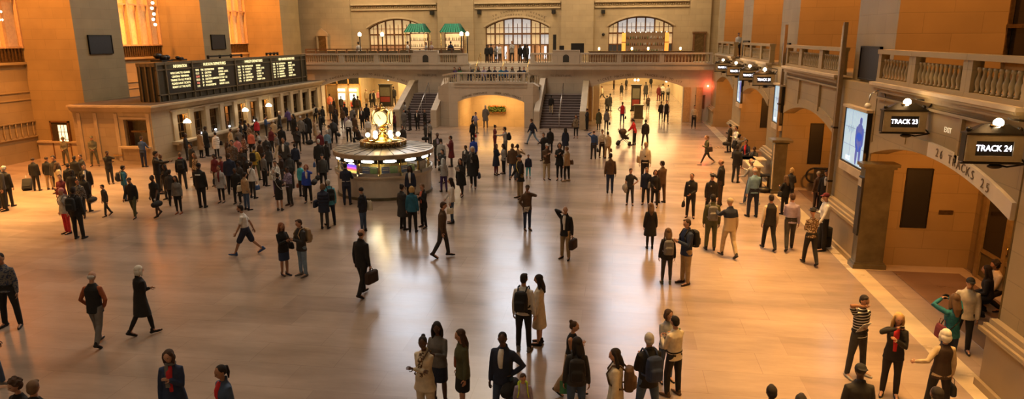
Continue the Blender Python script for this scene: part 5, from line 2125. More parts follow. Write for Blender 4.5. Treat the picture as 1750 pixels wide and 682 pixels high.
PAL = {
    'black': (.012, .011, .011), 'charcoal': (.035, .033, .032), 'navy': (.014, .02, .045), 'darkblue': (.02, .035, .085), 'blue': (.035, .075, .20), 'royal': (.02, .06, .42),
    'lightblue': (.16, .30, .45), 'cyan': (.08, .36, .50), 'teal': (.02, .20, .23), 'tealblue': (.02, .13, .22), 'denim': (.05, .085, .16), 'paledenim': (.18, .26, .36), 'grey': (.16, .15, .14),
    'lightgrey': (.36, .35, .34), 'white': (.72, .70, .66), 'cream': (.62, .54, .40), 'tan': (.36, .25, .14), 'khaki': (.33, .23, .12), 'brown': (.10, .055, .028), 'rust': (.28, .075, .025),
    'darkbrown': (.04, .022, .014), 'red': (.55, .025, .03), 'maroon': (.13, .015, .02), 'pink': (.55, .20, .20), 'coral': (.65, .17, .10), 'purple': (.06, .03, .12), 'lavender': (.34, .30, .42),
    'olive': (.08, .08, .035), 'green': (.04, .14, .05), 'camo': (.16, .15, .09), 'yellow': (.55, .38, .06), 'neon': (.6, .75, .05), 'orange': (.75, .2, .04), 'sand': (.48, .38, .24),
    'blond': (.50, .33, .13), 'ginger': (.22, .075, .03), 'silver': (.45, .43, .40), 'whitehair': (.70, .66, .58), 'darkhair': (.018, .012, .009), 'brownhair': (.06, .03, .015), 'fairbrown': (.16, .09, .045), 'turquoise': (.05, .40, .48),
    'skinL': (.50, .27, .17), 'skinM': (.36, .18, .10), 'skinD': (.09, .042, .025),
}


def cloth(cn):
    key = 'cloth_' + cn
    if key in MATS:
        return MATS[key]
    if '+' in cn:                                    # striped or mottled: a+b
        a, b = cn.split('+')[:2]
        m = bpy.data.materials.new(key)
        nt, N, L, bs = _nodes(m)
        bs.inputs['Roughness'].default_value = .85
        tc = N.new('ShaderNodeTexCoord')
        if cn.endswith('+stripe'):
            w = N.new('ShaderNodeTexWave')
            w.bands_direction = 'Z'
            w.inputs['Scale'].default_value = 5.5
            f = w.outputs['Fac']
            src = w
            lo, hi = .78, .86
        elif cn.endswith('+top'):                    # upper half a, lower half b
            sx = N.new('ShaderNodeSeparateXYZ')
            L.new(tc.outputs['Object'], sx.inputs[0])
            mr = N.new('ShaderNodeMapRange')
            mr.inputs[1].default_value = 1.22
            mr.inputs[2].default_value = 1.20
            L.new(sx.outputs[2], mr.inputs[0])
            f = mr.outputs[0]
            src = None
            lo, hi = .4, .6
        else:
            w = N.new('ShaderNodeTexVoronoi' if cn.endswith('+dots') else 'ShaderNodeTexNoise')
            w.inputs['Scale'].default_value = 26 if not cn.endswith('+camo') else 14
            f = w.outputs[0]
            src = w
            lo, hi = .42, .52
        if src:
            L.new(tc.outputs['Object'], src.inputs['Vector'])
        rp = N.new('ShaderNodeValToRGB')
        rp.color_ramp.elements[0].position = lo
        rp.color_ramp.elements[1].position = hi
        rp.color_ramp.elements[0].color = (*PAL[a], 1)
        rp.color_ramp.elements[1].color = (*PAL[b], 1)
        L.new(f, rp.inputs['Fac'])
        L.new(rp.outputs['Color'], bs.inputs['Base Color'])
        MATS[key] = m
        return m
    return plain(key, PAL[cn], .85, var=.16, scale=9, bump=.35)


def skin(cn):
    return plain('skin_' + cn, PAL[cn], .5, var=.06, scale=6)


FEAT = {}
for s_ in ('skinL', 'skinM', 'skinD'):
    c_ = PAL[s_]
    FEAT[s_] = (plain('feature_dark', (.03, .018, .012), .5), plain('lips_' + s_, (min(1, c_[0] * .95), c_[1] * .5, c_[2] * .5), .45), plain('eye_white', (.30, .25, .22), .3))


def hair_mesh(kind, lod, seed):
    """hair in head coordinates"""
    rnd = random.Random(seed)
    r = Raw()
    n, m = (14, 10) if lod < 2 else (10, 7)
    if kind in ('short', 'crop'):
        k = 1.0 if kind == 'short' else .975
        r.ball((0, -.012, .034), (.081 * k, .098 * k, .092 * k), n, m)
        r.ball((0, -.035, -.01), (.076 * k, .072 * k, .08 * k), n, m)
        if kind == 'short':
            r.ball((.02, .055, .088), (.045, .035, .028), 8, 6)
    elif kind == 'bob':
        r.ball((0, -.012, .034), (.086, .102, .096), n, m)
        r.ball((0, -.035, -.045), (.094, .078, .10), n, m)
        for s in (-1, 1):
            r.sweep([V((s * .07, .02, .06)), V((s * .088, .02, -.02)), V((s * .08, .03, -.11))], [.025, .028, .022], 8)
    elif kind in ('long', 'wavy'):
        r.ball((0, -.012, .034), (.086, .102, .096), n, m)
        w = 1.0 if kind == 'long' else 1.2
        r.sweep([V((0, -.03, .02)), V((0, -.06, -.08)), V((0, -.085, -.20)), V((0, -.095, -.30))], [.088, .092 * w, .088 * w, .05], 12, flat=(V((0, 1, 0)), .62))
        for s in (-1, 1):
            r.sweep([V((s * .07, .015, .06)), V((s * .09, .01, -.05)), V((s * .088 * w, -.0, -.17)), V((s * .08 * w, .01, -.25))], [.025, .032, .034 * w, .02], 8)
        if kind == 'wavy':
            for i in range(8):
                r.ball((rnd.uniform(-.1, .1), -.08 + rnd.uniform(-.02, .02), -.04 - .03 * i), (.035, .03, .035), 6, 5)
    elif kind == 'bun':
        r.ball((0, -.012, .034), (.081, .098, .092), n, m)
        r.ball((0, -.035, -.01), (.076, .072, .07), n, m)
        r.ball((0, -.085, .095), (.042, .045, .042), 10, 7)
    elif kind == 'pony':
        r.ball((0, -.012, .034), (.081, .098, .092), n, m)
        r.ball((0, -.035, -.01), (.076, .072, .07), n, m)
        r.sweep([V((0, -.09, .05)), V((0, -.13, .03)), V((0, -.135, -.08)), V((0, -.12, -.19))], [.022, .032, .032, .012], 8)
    elif kind == 'curly':
        r.ball((0, -.012, .036), (.09, .104, .1), n, m)
        r.ball((0, -.035, -.02), (.09, .08, .09), n, m)
        for i in range(34):
            a, b = rnd.uniform(0, 2 * PI), rnd.uniform(-.3, 1.5)
            d = V((math.cos(a) * math.cos(b), math.sin(a) * math.cos(b), math.sin(b)))
            if d.y > .55 and d.z < .6:
                continue
            r.ball((d.x * .09, d.y * .1 - .012, d.z * .098 + .03), (.026, .026, .026), 6, 5)
    elif kind == 'bald':
        r.ball((0, -.036, -.005), (.0785, .068, .058), n, m)
    elif kind in ('cap', 'capback'):
        r.ball((0, -.008, .040), (.086, .102, .086), n, m)
        s = 1 if kind == 'cap' else -1
        r.sweep([V((-.03, s * .09, .052)), V((0, s * .115, .048)), V((.03, s * .09, .052))], [.05, .055, .05], 10, flat=(V((0, 0, 1)), .16))
    elif kind == 'hat':
        r.ball((0, -.008, .055), (.088, .104, .085), n, m)
        r.loft([((0, -.005, .045), .135, .15, None), ((0, -.005, .056), .138, .153, None)], 20, 2.0)
    elif kind == 'beanie':
        r.ball((0, -.012, .045), (.09, .104, .092), n, m)
    elif kind == 'policecap':
        r.ball((0, -.008, .04), (.086, .1, .07), n, m)
        r.loft([((0, 0, .07), .09, .105, None), ((0, .0, .095), .12, .135, None), ((0, 0, .112), .11, .12, None)], 18, 2.0)
        r.sweep([V((-.03, .09, .045)), V((0, .11, .04)), V((.03, .09, .045))], [.04, .045, .04], 10, flat=(V((0, 0, 1)), .2))
    elif kind == 'helmet':
        r.ball((0, -.01, .045), (.105, .12, .1), n, m)
    return r


BAGS_DONE = []


def bag_mesh(kind, lod):
    b = MB()
    st = MB()
    if kind == 'backpack':
        r = Raw()
        r.loft([((0, 0, -.22), .12, .07, None), ((0, 0, -.20), .145, .09, None), ((0, 0, .05), .15, .09, None), ((0, 0, .18), .13, .075, None), ((0, 0, .22), .07, .045, None)], 16, 3.2)
        r.loft([((0, -.085, -.17), .09, .03, None), ((0, -.09, -.15), .11, .045, None), ((0, -.09, 0.0), .11, .045, None), ((0, -.085, .03), .08, .03, None)], 14, 3.2)
        return r, 'strap'
    if kind == 'briefcase':
        r = Raw()
        r.loft([((0, 0, -.17), .21, .07, None), ((0, 0, -.15), .225, .085, None), ((0, 0, .1), .215, .08, None), ((0, 0, .14), .19, .05, None)], 16, 4)
        r.sweep([V((-.06, 0, .13)), V((-.05, 0, .2)), V((.05, 0, .2)), V((.06, 0, .13))], [.014] * 4, 6)
        return r, None
    if kind in ('handbag', 'shoulderbag', 'tote'):
        w = {'handbag': .14, 'shoulderbag': .16, 'tote': .17}[kind]
        h = {'handbag': .11, 'shoulderbag': .14, 'tote': .19}[kind]
        r = Raw()
        r.loft([((0, 0, -h), w * .9, .045, None), ((0, 0, -h + .02), w, .065, None), ((0, 0, h * .5), w * .95, .055, None), ((0, 0, h), w * .85, .03, None)], 16, 3.4)
        r.sweep([V((-w * .6, 0, h * .9)), V((-w * .45, 0, h + .12)), V((w * .45, 0, h + .12)), V((w * .6, 0, h * .9))], [.012] * 4, 6)
        return r, None
    if kind == 'duffel':
        r = Raw()
        r.sweep([V((-.16, 0, 0)), V((0, 0, .01)), V((.16, 0, 0))], [.12, .13, .12], 12)
        r.sweep([V((-.1, 0, .1)), V((-.06, 0, .2)), V((.06, 0, .2)), V((.1, 0, .1))], [.012] * 4, 6)
        return r, None
    return Raw(), None


def mesh_of(key):
    return FUSED[key]


class P:
    pass


PEOPLE = []


def parse(line):
    """px yf yh | facing sex skin | stance handL handR turn | top colour | bottom colour | hair colour | extras | label [| z]"""
    f = [x.strip() for x in line.split('|')]
    p = P()
    a = f[0].split()
    p.px, p.yf, p.yh = float(a[0]), (None if a[1] == '?' else float(a[1])), float(a[2])
    a = f[1].split()
    p.face, p.F, p.skin = float(a[0]), a[1] == 'f', {'L': 'skinL', 'M': 'skinM', 'D': 'skinD'}[a[2]]
    p.child = len(a) > 3
    a = f[2].split()
    p.stance, p.hl, p.hr = a[0], a[1], a[2]
    p.head = float(a[3]) if len(a) > 3 else 0.0
    p.top = f[3].split()
    p.bot = f[4].split()
    p.hair = f[5].split()
    p.ex = f[6].split()
    p.label = f[7]
    p.z = 0.0
    p.Y = None
    for q in f[8:]:
        k, v = q.split('=')
        setattr(p, k.strip(), float(v))
    return p


def solve(p):
    seated = p.stance in ('sit', 'sitlow', 'floor', 'crouch')
    if p.Y is not None:
        p.x, p.h0 = on_y(p.px, p.yh, p.Y)
        p.y = p.Y
        p.height = 1.7 if seated else max(1.5, min(1.88, p.h0 - p.z))
    elif p.yf is None:
        best = None
        for i in range(400):
            yf = p.yh + 30 + i * .8
            x, y = floor_at(p.px, yf, p.z)
            _, zz = on_y(p.px, p.yh, y)
            e = abs(zz - p.z - (1.18 if p.child else 1.66 if p.F else 1.76))
            if best is None or e < best[0]:
                best = (e, x, y)
        p.x, p.y = best[1], best[2]
        p.height = 1.18 if p.child else 1.66 if p.F else 1.76
    else:
        p.x, p.y = floor_at(p.px, p.yf, p.z)
        _, zz = on_y(p.px, p.yh, p.y)
        h = zz - p.z
        p.height = 1.7 if seated else max(1.0 if p.child else 1.52, min(1.92, h))
        if p.stance in ('bend', 'lean'):
            p.height = 1.7
    p.lod = 0 if p.y < 22 else 1 if p.y < 36 else 2
    p.sk = (p.stance, p.hl, p.hr, p.F)


def request(key, fn, vox, it):
    if key not in FUSED and key not in JOBS:
        JOBS[key] = (fn(), vox, it)


def prepare(p):
    solve(p)
    if p.sk not in SKEL:
        SKEL[p.sk] = skeleton(*p.sk)
    J = SKEL[p.sk]
    v = VOX[p.lod]
    request(('body', p.sk, p.lod), lambda: g_body(J, p.F, p.lod), v * (1.0 if p.lod else 1.15), 3)
    request(('top', p.sk, p.top[0], p.lod), lambda: g_top(J, p.F, p.top[0]), v, 5)
    for e in p.ex:
        if e.startswith('under:'):
            k = e.split(':')[1]
            request(('top', p.sk, k, p.lod), lambda k=k: g_top(J, p.F, k), v, 4)
    if p.bot[0] != 'none':
        request(('bot', p.sk, p.bot[0], p.lod), lambda: g_bottom(J, p.F, p.bot[0]), v, 4)
    p.hseed = int(abs(p.px) * 7) % 5 if p.lod < 2 else 0
    hv = .0085 if p.lod == 0 else .012 if p.lod == 1 else .018
    if p.hair[0] != 'none':
        request(('hair', p.hair[0], min(p.lod, 2), p.hseed), lambda: hair_mesh(p.hair[0], p.lod, p.hseed), hv, 2)
    for e in p.ex:
        k = e.split(':')[0]
        if k in ('backpack', 'briefcase', 'handbag', 'shoulderbag', 'tote', 'duffel'):
            request(('bag', k, p.lod), lambda k=k: bag_mesh(k, p.lod)[0], .012 if p.lod == 0 else .02, 2)


SHOE = {}


def shoe_mesh(lod):
    if lod not in SHOE:
        r = Raw()
        r.sweep([V((0, -.055, .035)), V((0, .03, .04)), V((0, .12, .028)), V((0, .185, .022))], [.038, .042, .040, .026], 10)
        r.sweep([V((0, -.03, .05)), V((0, -.03, .10))], [.04, .042], 10)
        JOBS[('shoe', lod)] = (r, .009 if lod == 0 else .015 if lod == 1 else .024, 2)
        SHOE[lod] = 1


def put(name, me, mat, parent, mw=None):
    o = bpy.data.objects.new(name, me)
    COL.objects.link(o)
    if not me.materials:
        me.materials.append(None)
    o.material_slots[0].link = 'OBJECT'
    o.material_slots[0].material = mat
    if parent is not None:
        o.parent = parent
    if mw is not None:
        o.matrix_local = mw
    return o


BODY = {}


def body_mesh(p):
    key = (p.sk, p.lod, p.skin, round(p.head / 20))
    if key in BODY:
        return BODY[key]
    J = SKEL[p.sk]
    src = FUSED[('body', p.sk, p.lod)]
    b = MB()
    b.v = [tuple(v.co) for v in src.vertices]
    b.f = [tuple(q.vertices) for q in src.polygons]
    b.mi = [0] * len(b.f)
    b.sm = [True] * len(b.f)
    H = head_matrix(J, p.head, p.stance)
    vs, fs, mi = head_verts(p.lod, p.F)
    o = len(b.v)
    b.v += [tuple(H @ v) for v in vs]
    b.f += [tuple(i + o for i in f) for f in fs]
    b.mi += mi
    b.sm += [True] * len(fs)
    if p.lod < 2:
        add_fingers(b, J, p.F)
    me = b.mesh('person', [skin(p.skin)] + list(FEAT[p.skin]))
    BODY[key] = me
    return me


def head_matrix(J, yaw, stance):
    T = J['T']
    pitch = -8 if stance in ('bend',) else 0
    rot = Matrix.Rotation(R(yaw), 4, 'Z') @ Matrix.Rotation(R(-8 + pitch + J['lean'] * .35), 4, 'X')
    base = T @ V((0, .015, 1.56))
    top = T.to_3x3() @ V((0, 0.01, 0.075))
    return Matrix.Translation(base + top) @ rot


def bag_anchor(kind, side, J, p):
    """where a bag hangs on its owner (body coordinates)"""
    T = J['T']
    if kind == 'backpack':
        return T @ Matrix.Translation((0 + .0, -.228 if p.top[0] not in ('tee', 'shirt', 'dress') else -.212, 1.22))
    s = {'L': -1, 'R': 1}[side]
    if kind in ('briefcase', 'duffel', 'handbag') and J[s]['wrist'].z > 1.0:
        return T @ Matrix.Translation((s * .30, -.02, .93)) @ Matrix.Rotation(PI / 2, 4, 'Z')
    if kind == 'briefcase' or kind == 'duffel':
        w = J[s]['wrist']
        hd = (J[s]['wrist'] - J[s]['elbow']).normalized()
        return Matrix.Translation(w + hd * .08 + V((s * .03, 0, -.20))) @ Matrix.Rotation(PI / 2, 4, 'Z')
    if kind == 'handbag':
        w = J[s]['wrist']
        hd = (J[s]['wrist'] - J[s]['elbow']).normalized()
        return Matrix.Translation(w + hd * .08 + V((s * .02, 0, -.23))) @ Matrix.Rotation(PI / 2, 4, 'Z')
    return T @ Matrix.Translation((s * (.30 if not p.F else .285), -.06, 1.0)) @ Matrix.Rotation(PI / 2 + s * .12, 4, 'Z')


def make_person(p):
    J = SKEL[p.sk]
    o = bpy.data.objects.new('person', body_mesh(p))
    COL.objects.link(o)
    o.location = (p.x, p.y, p.z)
    o.rotation_euler.z = R(p.face)
    k = p.height / 1.745
    if p.stance in ('floor', 'sit', 'sitlow', 'crouch'):
        k = .98
    o.scale = (k * getattr(p, 'wide', 1.0), k * getattr(p, 'wide', 1.0), k)
    p.k = k
    lab = p.label.replace('//', '').replace('  ', ' ').strip()
    p.short = p.label.split('//')[0].strip()
    tag(o, lab, 'person', p.grp)
    T = J['T']
    tname = {'tee': 'shirt', 'shirt': 'shirt', 'sweater': 'sweater', 'jacket': 'jacket', 'coat': 'coat', 'puffer': 'puffer_jacket', 'vest': 'vest', 'dress': 'dress', 'long': 'long_jacket', 'blazer': 'jacket', 'scarfcoat': 'coat'}[p.top[0]]
    put(tname, FUSED[('top', p.sk, p.top[0], p.lod)], cloth(p.top[1]), o)
    if p.bot[0] != 'none':
        put({'trousers': 'trousers', 'jeans': 'jeans', 'leggings': 'leggings', 'shorts': 'shorts', 'wide': 'trousers', 'skirt': 'skirt', 'longskirt': 'skirt'}[p.bot[0]],
            FUSED[('bot', p.sk, p.bot[0], p.lod)], cloth(p.bot[1]), o)
    H = head_matrix(J, p.head, p.stance)
    if p.hair[0] != 'none':
        hn = {'cap': 'cap', 'capback': 'cap', 'hat': 'hat', 'beanie': 'knitted_hat', 'policecap': 'cap', 'helmet': 'cap'}.get(p.hair[0], 'hair')
        put(hn, FUSED[('hair', p.hair[0], min(p.lod, 2), p.hseed)], cloth(p.hair[1]), o, H)
    sc = 'black'
    for e in p.ex:
        if e.startswith('shoes:'):
            sc = e[6:]
    if sc != 'none':
        for s in (-1, 1):
            j = J[s]
            fd = j['fdir']
            yaw = math.atan2(-fd.x, fd.y)
            pit = math.asin(max(-1, min(1, fd.z)))
            M_ = Matrix.Translation(j['ankle'] + V((0, 0, -.085))) @ Matrix.Rotation(yaw, 4, 'Z') @ Matrix.Translation((0, 0, .085)) @ Matrix.Rotation(pit, 4, 'X') @ Matrix.Translation((0, 0, -.085))
            put('shoe', FUSED[('shoe', p.lod)], cloth(sc), o, M_)
    R3 = T.to_3x3()
    for e in p.ex:
        q = e.split(':')
        if q[0] == 'under':
            put({'shirt': 'shirt', 'tee': 'shirt', 'sweater': 'sweater'}[q[1]], FUSED[('top', p.sk, q[1], p.lod)], cloth(q[2]), o)
        elif q[0] == 'front':                        # open jacket showing what is worn below
            b = MB()
            th = {'jacket': .02, 'coat': .025, 'blazer': .018, 'long': .021, 'puffer': .037, 'vest': .02}.get(p.top[0], .02)
            rows = [(1.47, .035, .066), (1.42, .05, .088), (1.33, .052, .118), (1.24, .046, .128), (1.13, .034, .108)] + ([(1.0, .03, .112)] if len(q) > 2 else [])
            vs = []
            for z, w, yy in rows:
                add = (.012 if p.F and 1.2 < z < 1.35 else 0)
                for x, dy in ((-w, -.012), (0, .004), (w, -.012)):
                    vs.append(T @ V((x, yy + th + add + dy + .007, z)))
                for x in (-w, 0, w):
                    vs.append(T @ V((x, yy * .4, z)))
            fs = []
            for i in range(len(rows) - 1):
                a, c = i * 6, (i + 1) * 6
                fs += [(a, a + 1, c + 1, c), (a + 1, a + 2, c + 2, c + 1), (a, c, c + 3, a + 3), (a + 2, a + 5, c + 5, c + 2)]
            fs += [(0, 3, 4, 1), (1, 4, 5, 2)]
            b._add(vs, fs, True)
            b.build('shirt_front', cloth(q[1]), o)
        elif q[0] == 'scarf':
            b = MB()
            r = Raw()
            pts = [T @ V((.075 * math.cos(a), .065 * math.sin(a), 1.49)) for a in [2 * PI * i / 10 for i in range(11)]]
            for a, c in zip(pts[:-1], pts[1:]):
                b.cyl(a, c, .028, 8)
                b.ball(c, .028, 8, 5)
            yy = .155 if p.F else .15
            b.hexa([T @ V(v) for v in ((.0, yy - .02, 1.1), (.075, yy - .02, 1.1), (.0, yy + .012, 1.1), (.075, yy + .012, 1.1), (.01, .07, 1.49), (.07, .07, 1.49), (.01, .11, 1.49), (.07, .11, 1.49))])
            b.build('scarf', cloth(q[1]), o)
        elif q[0] == 'tie':
            b = MB()
            yy = .13
            b.hexa([T @ V(v) for v in ((-.03, yy, 1.14), (.03, yy, 1.14), (-.03, yy + .022, 1.14), (.03, yy + .022, 1.14), (-.012, .085, 1.46), (.012, .085, 1.46), (-.012, .105, 1.46), (.012, .105, 1.46))])
            b.build('tie', cloth(q[1]), o)
        elif q[0] == 'strap':                        # shoulder strap across the body
            b = MB()
            s = {'L': -1, 'R': 1}[q[2]] if len(q) > 2 else 1
            d = .15
            pts = [(-s * .11, .02, 1.50), (-s * .09, .10, 1.43), (0, d + .01, 1.25), (s * .13, d - .01, 1.05), (s * .17, .05, .98), (s * .14, -.10, 1.02), (0, -d, 1.22), (-s * .10, -.09, 1.44), (-s * .11, .02, 1.50)]
            b.tube([T @ V(v) for v in pts], .012, 6)
            b.build('bag_strap', cloth(q[1]), o)
        elif q[0] == 'belt':
            rr = torso_rings(J, [(1.0, .168, .125, 0), (1.03, .168, .125, 0)])
            r = Raw()
            r.loft(rr, 18)
            b = MB()
            b._add(r.v, r.f, True)
            b.build('belt', cloth(q[1]), o)
        elif q[0] == 'back':                         # pale marking on the back
            b = MB().box(-.09, .09, -.166, -.12, 1.30, 1.34)
            b.v = [tuple(T @ V(v)) for v in b.v]
            b.build('back_lettering', cloth(q[1]), o)
        elif q[0] == 'badge':
            b = MB().box(.05, .085, .10, .158, 1.28, 1.32)
            b.v = [tuple(T @ V(v)) for v in b.v]
            b.build('badge', cloth(q[1]), o)
        elif q[0] == 'glasses':
            b = MB()
            for s in (-1, 1):
                for i in range(8):
                    a, c = 2 * PI * i / 8, 2 * PI * (i + 1) / 8
                    b.cyl((s * .03 + .018 * math.cos(a), .106, .012 + .015 * math.sin(a)), (s * .03 + .018 * math.cos(c), .106, .012 + .015 * math.sin(c)), .0022, 4)
                b.cyl((s * .05, .10, .015), (s * .078, .0, .01), .0022, 4)
            b.cyl((-.012, .108, .014), (.012, .108, .014), .0022, 4)
            g_ = b.build('glasses', BLACKM, o)
            g_.matrix_local = H
        elif q[0] == 'beard':
            r = Raw()
            r.ball((0, .062, -.075), (.045, .04, .035), 10, 7)
            b = MB()
            b._add(r.v, r.f, True)
            g_ = b.build('beard', cloth(q[1]), o)
            g_.matrix_local = H
        elif q[0] in ('backpack', 'briefcase', 'handbag', 'shoulderbag', 'tote', 'duffel'):
            side = q[2] if len(q) > 2 else 'R'
            A = bag_anchor(q[0], side, J, p)
            root = Matrix.Translation((p.x, p.y, p.z)) @ Matrix.Rotation(R(p.face), 4, 'Z') @ Matrix.Diagonal((p.k, p.k, p.k, 1))
            nm = {'shoulderbag': 'shoulder_bag', 'tote': 'tote_bag', 'duffel': 'duffel_bag'}.get(q[0], q[0])
            me = FUSED[('bag', q[0], p.lod)]
            if q[0] == 'backpack' and p.lod < 2:
                e_ = bpy.data.objects.new(nm, None)
                COL.objects.link(e_)
                e_.matrix_world = root
                put('bag_body', me, cloth(q[1]), e_, A)
                d = .155 if p.top[0] not in ('tee', 'shirt') else .135
                for s in (-1, 1):
                    b = MB()
                    pts = [(s * .08, -.16, 1.40), (s * .095, -.08, 1.485), (s * .10, .06, 1.47), (s * .11, d, 1.32), (s * .14, d - .05, 1.14), (s * .15, -.08, 1.06), (s * .10, -.2, 1.06)]
                    b.tube([T @ V(v) for v in pts], .016, 6)
                    b.build('strap', cloth(q[1]), e_)
                e_.empty_display_size = .1
                ob = e_
            else:
                ob = put(nm, me, cloth(q[1]), None)
                ob.matrix_world = root @ A
            cn = q[1].split('+')[0]
            cn = {'darkhair': 'black', 'royal': 'bright blue', 'darkblue': 'dark blue', 'lightgrey': 'light grey', 'paledenim': 'pale blue', 'darkbrown': 'dark brown', 'tealblue': 'blue'}.get(cn, cn)
            kn = {'shoulderbag': 'shoulder bag', 'tote': 'tote bag', 'duffel': 'duffel bag'}.get(q[0], q[0])
            lb = '%s %s of the %s' % (cn, kn, p.short)
            w = lb.split()
            if len(w) > 16:
                lb = ' '.join(w[:16])
            tag(ob, lb, 'bag', 'bags of people on the concourse')
        elif q[0] in ('phone', 'paper', 'camera', 'book', 'cup'):
            s = {'L': -1, 'R': 1}[q[1]] if len(q) > 1 else 1
            hd, pn, sd = hand_frame(J, s)
            w = J[s]['wrist'] + hd * .12 + pn * .02
            root = Matrix.Translation((p.x, p.y, p.z)) @ Matrix.Rotation(R(p.face), 4, 'Z') @ Matrix.Diagonal((p.k, p.k, p.k, 1))
            pw = root @ w
            dim, mt, cat = {'phone': ((.035, .006, .07), BLACK, 'phone'), 'paper': ((.10, .004, .14), PAPER, 'paper'), 'camera': ((.06, .03, .04), BLACK, 'camera'),
                            'book': ((.08, .012, .11), cloth('green'), 'book'), 'cup': ((.035, .035, .05), PAPER, 'cup')}[q[0]]
            b = MB()
            if q[0] == 'camera':
                b.box(-.06, .06, -.02, .02, -.04, .04).cyl((0, .02, 0), (0, .06, 0), .025, 10).box(-.02, .02, -.02, .02, .04, .055)
            elif q[0] == 'cup':
                b.lathe([(.028, -.05), (.036, .04), (.038, .05)], n=10)
            else:
                b.box(-dim[0], dim[0], -dim[1], dim[1], -dim[2], dim[2])
                b.box(-dim[0] * .9, dim[0] * .9, -dim[1] - .001, dim[1], -dim[2] * .9, dim[2] * .9)
            ob = b.build({'paper': 'paper_sheet'}.get(q[0], q[0]), mt, None, pw, R(p.face))
            ob.rotation_euler.x = R(-35) if q[0] in ('phone', 'book', 'paper') else 0
            lb = '%s held by the %s' % (cat if cat != 'paper' else 'pale paper', p.short)
            tag(ob, ' '.join(lb.split()[:16]), cat, 'things held by people')
    return o

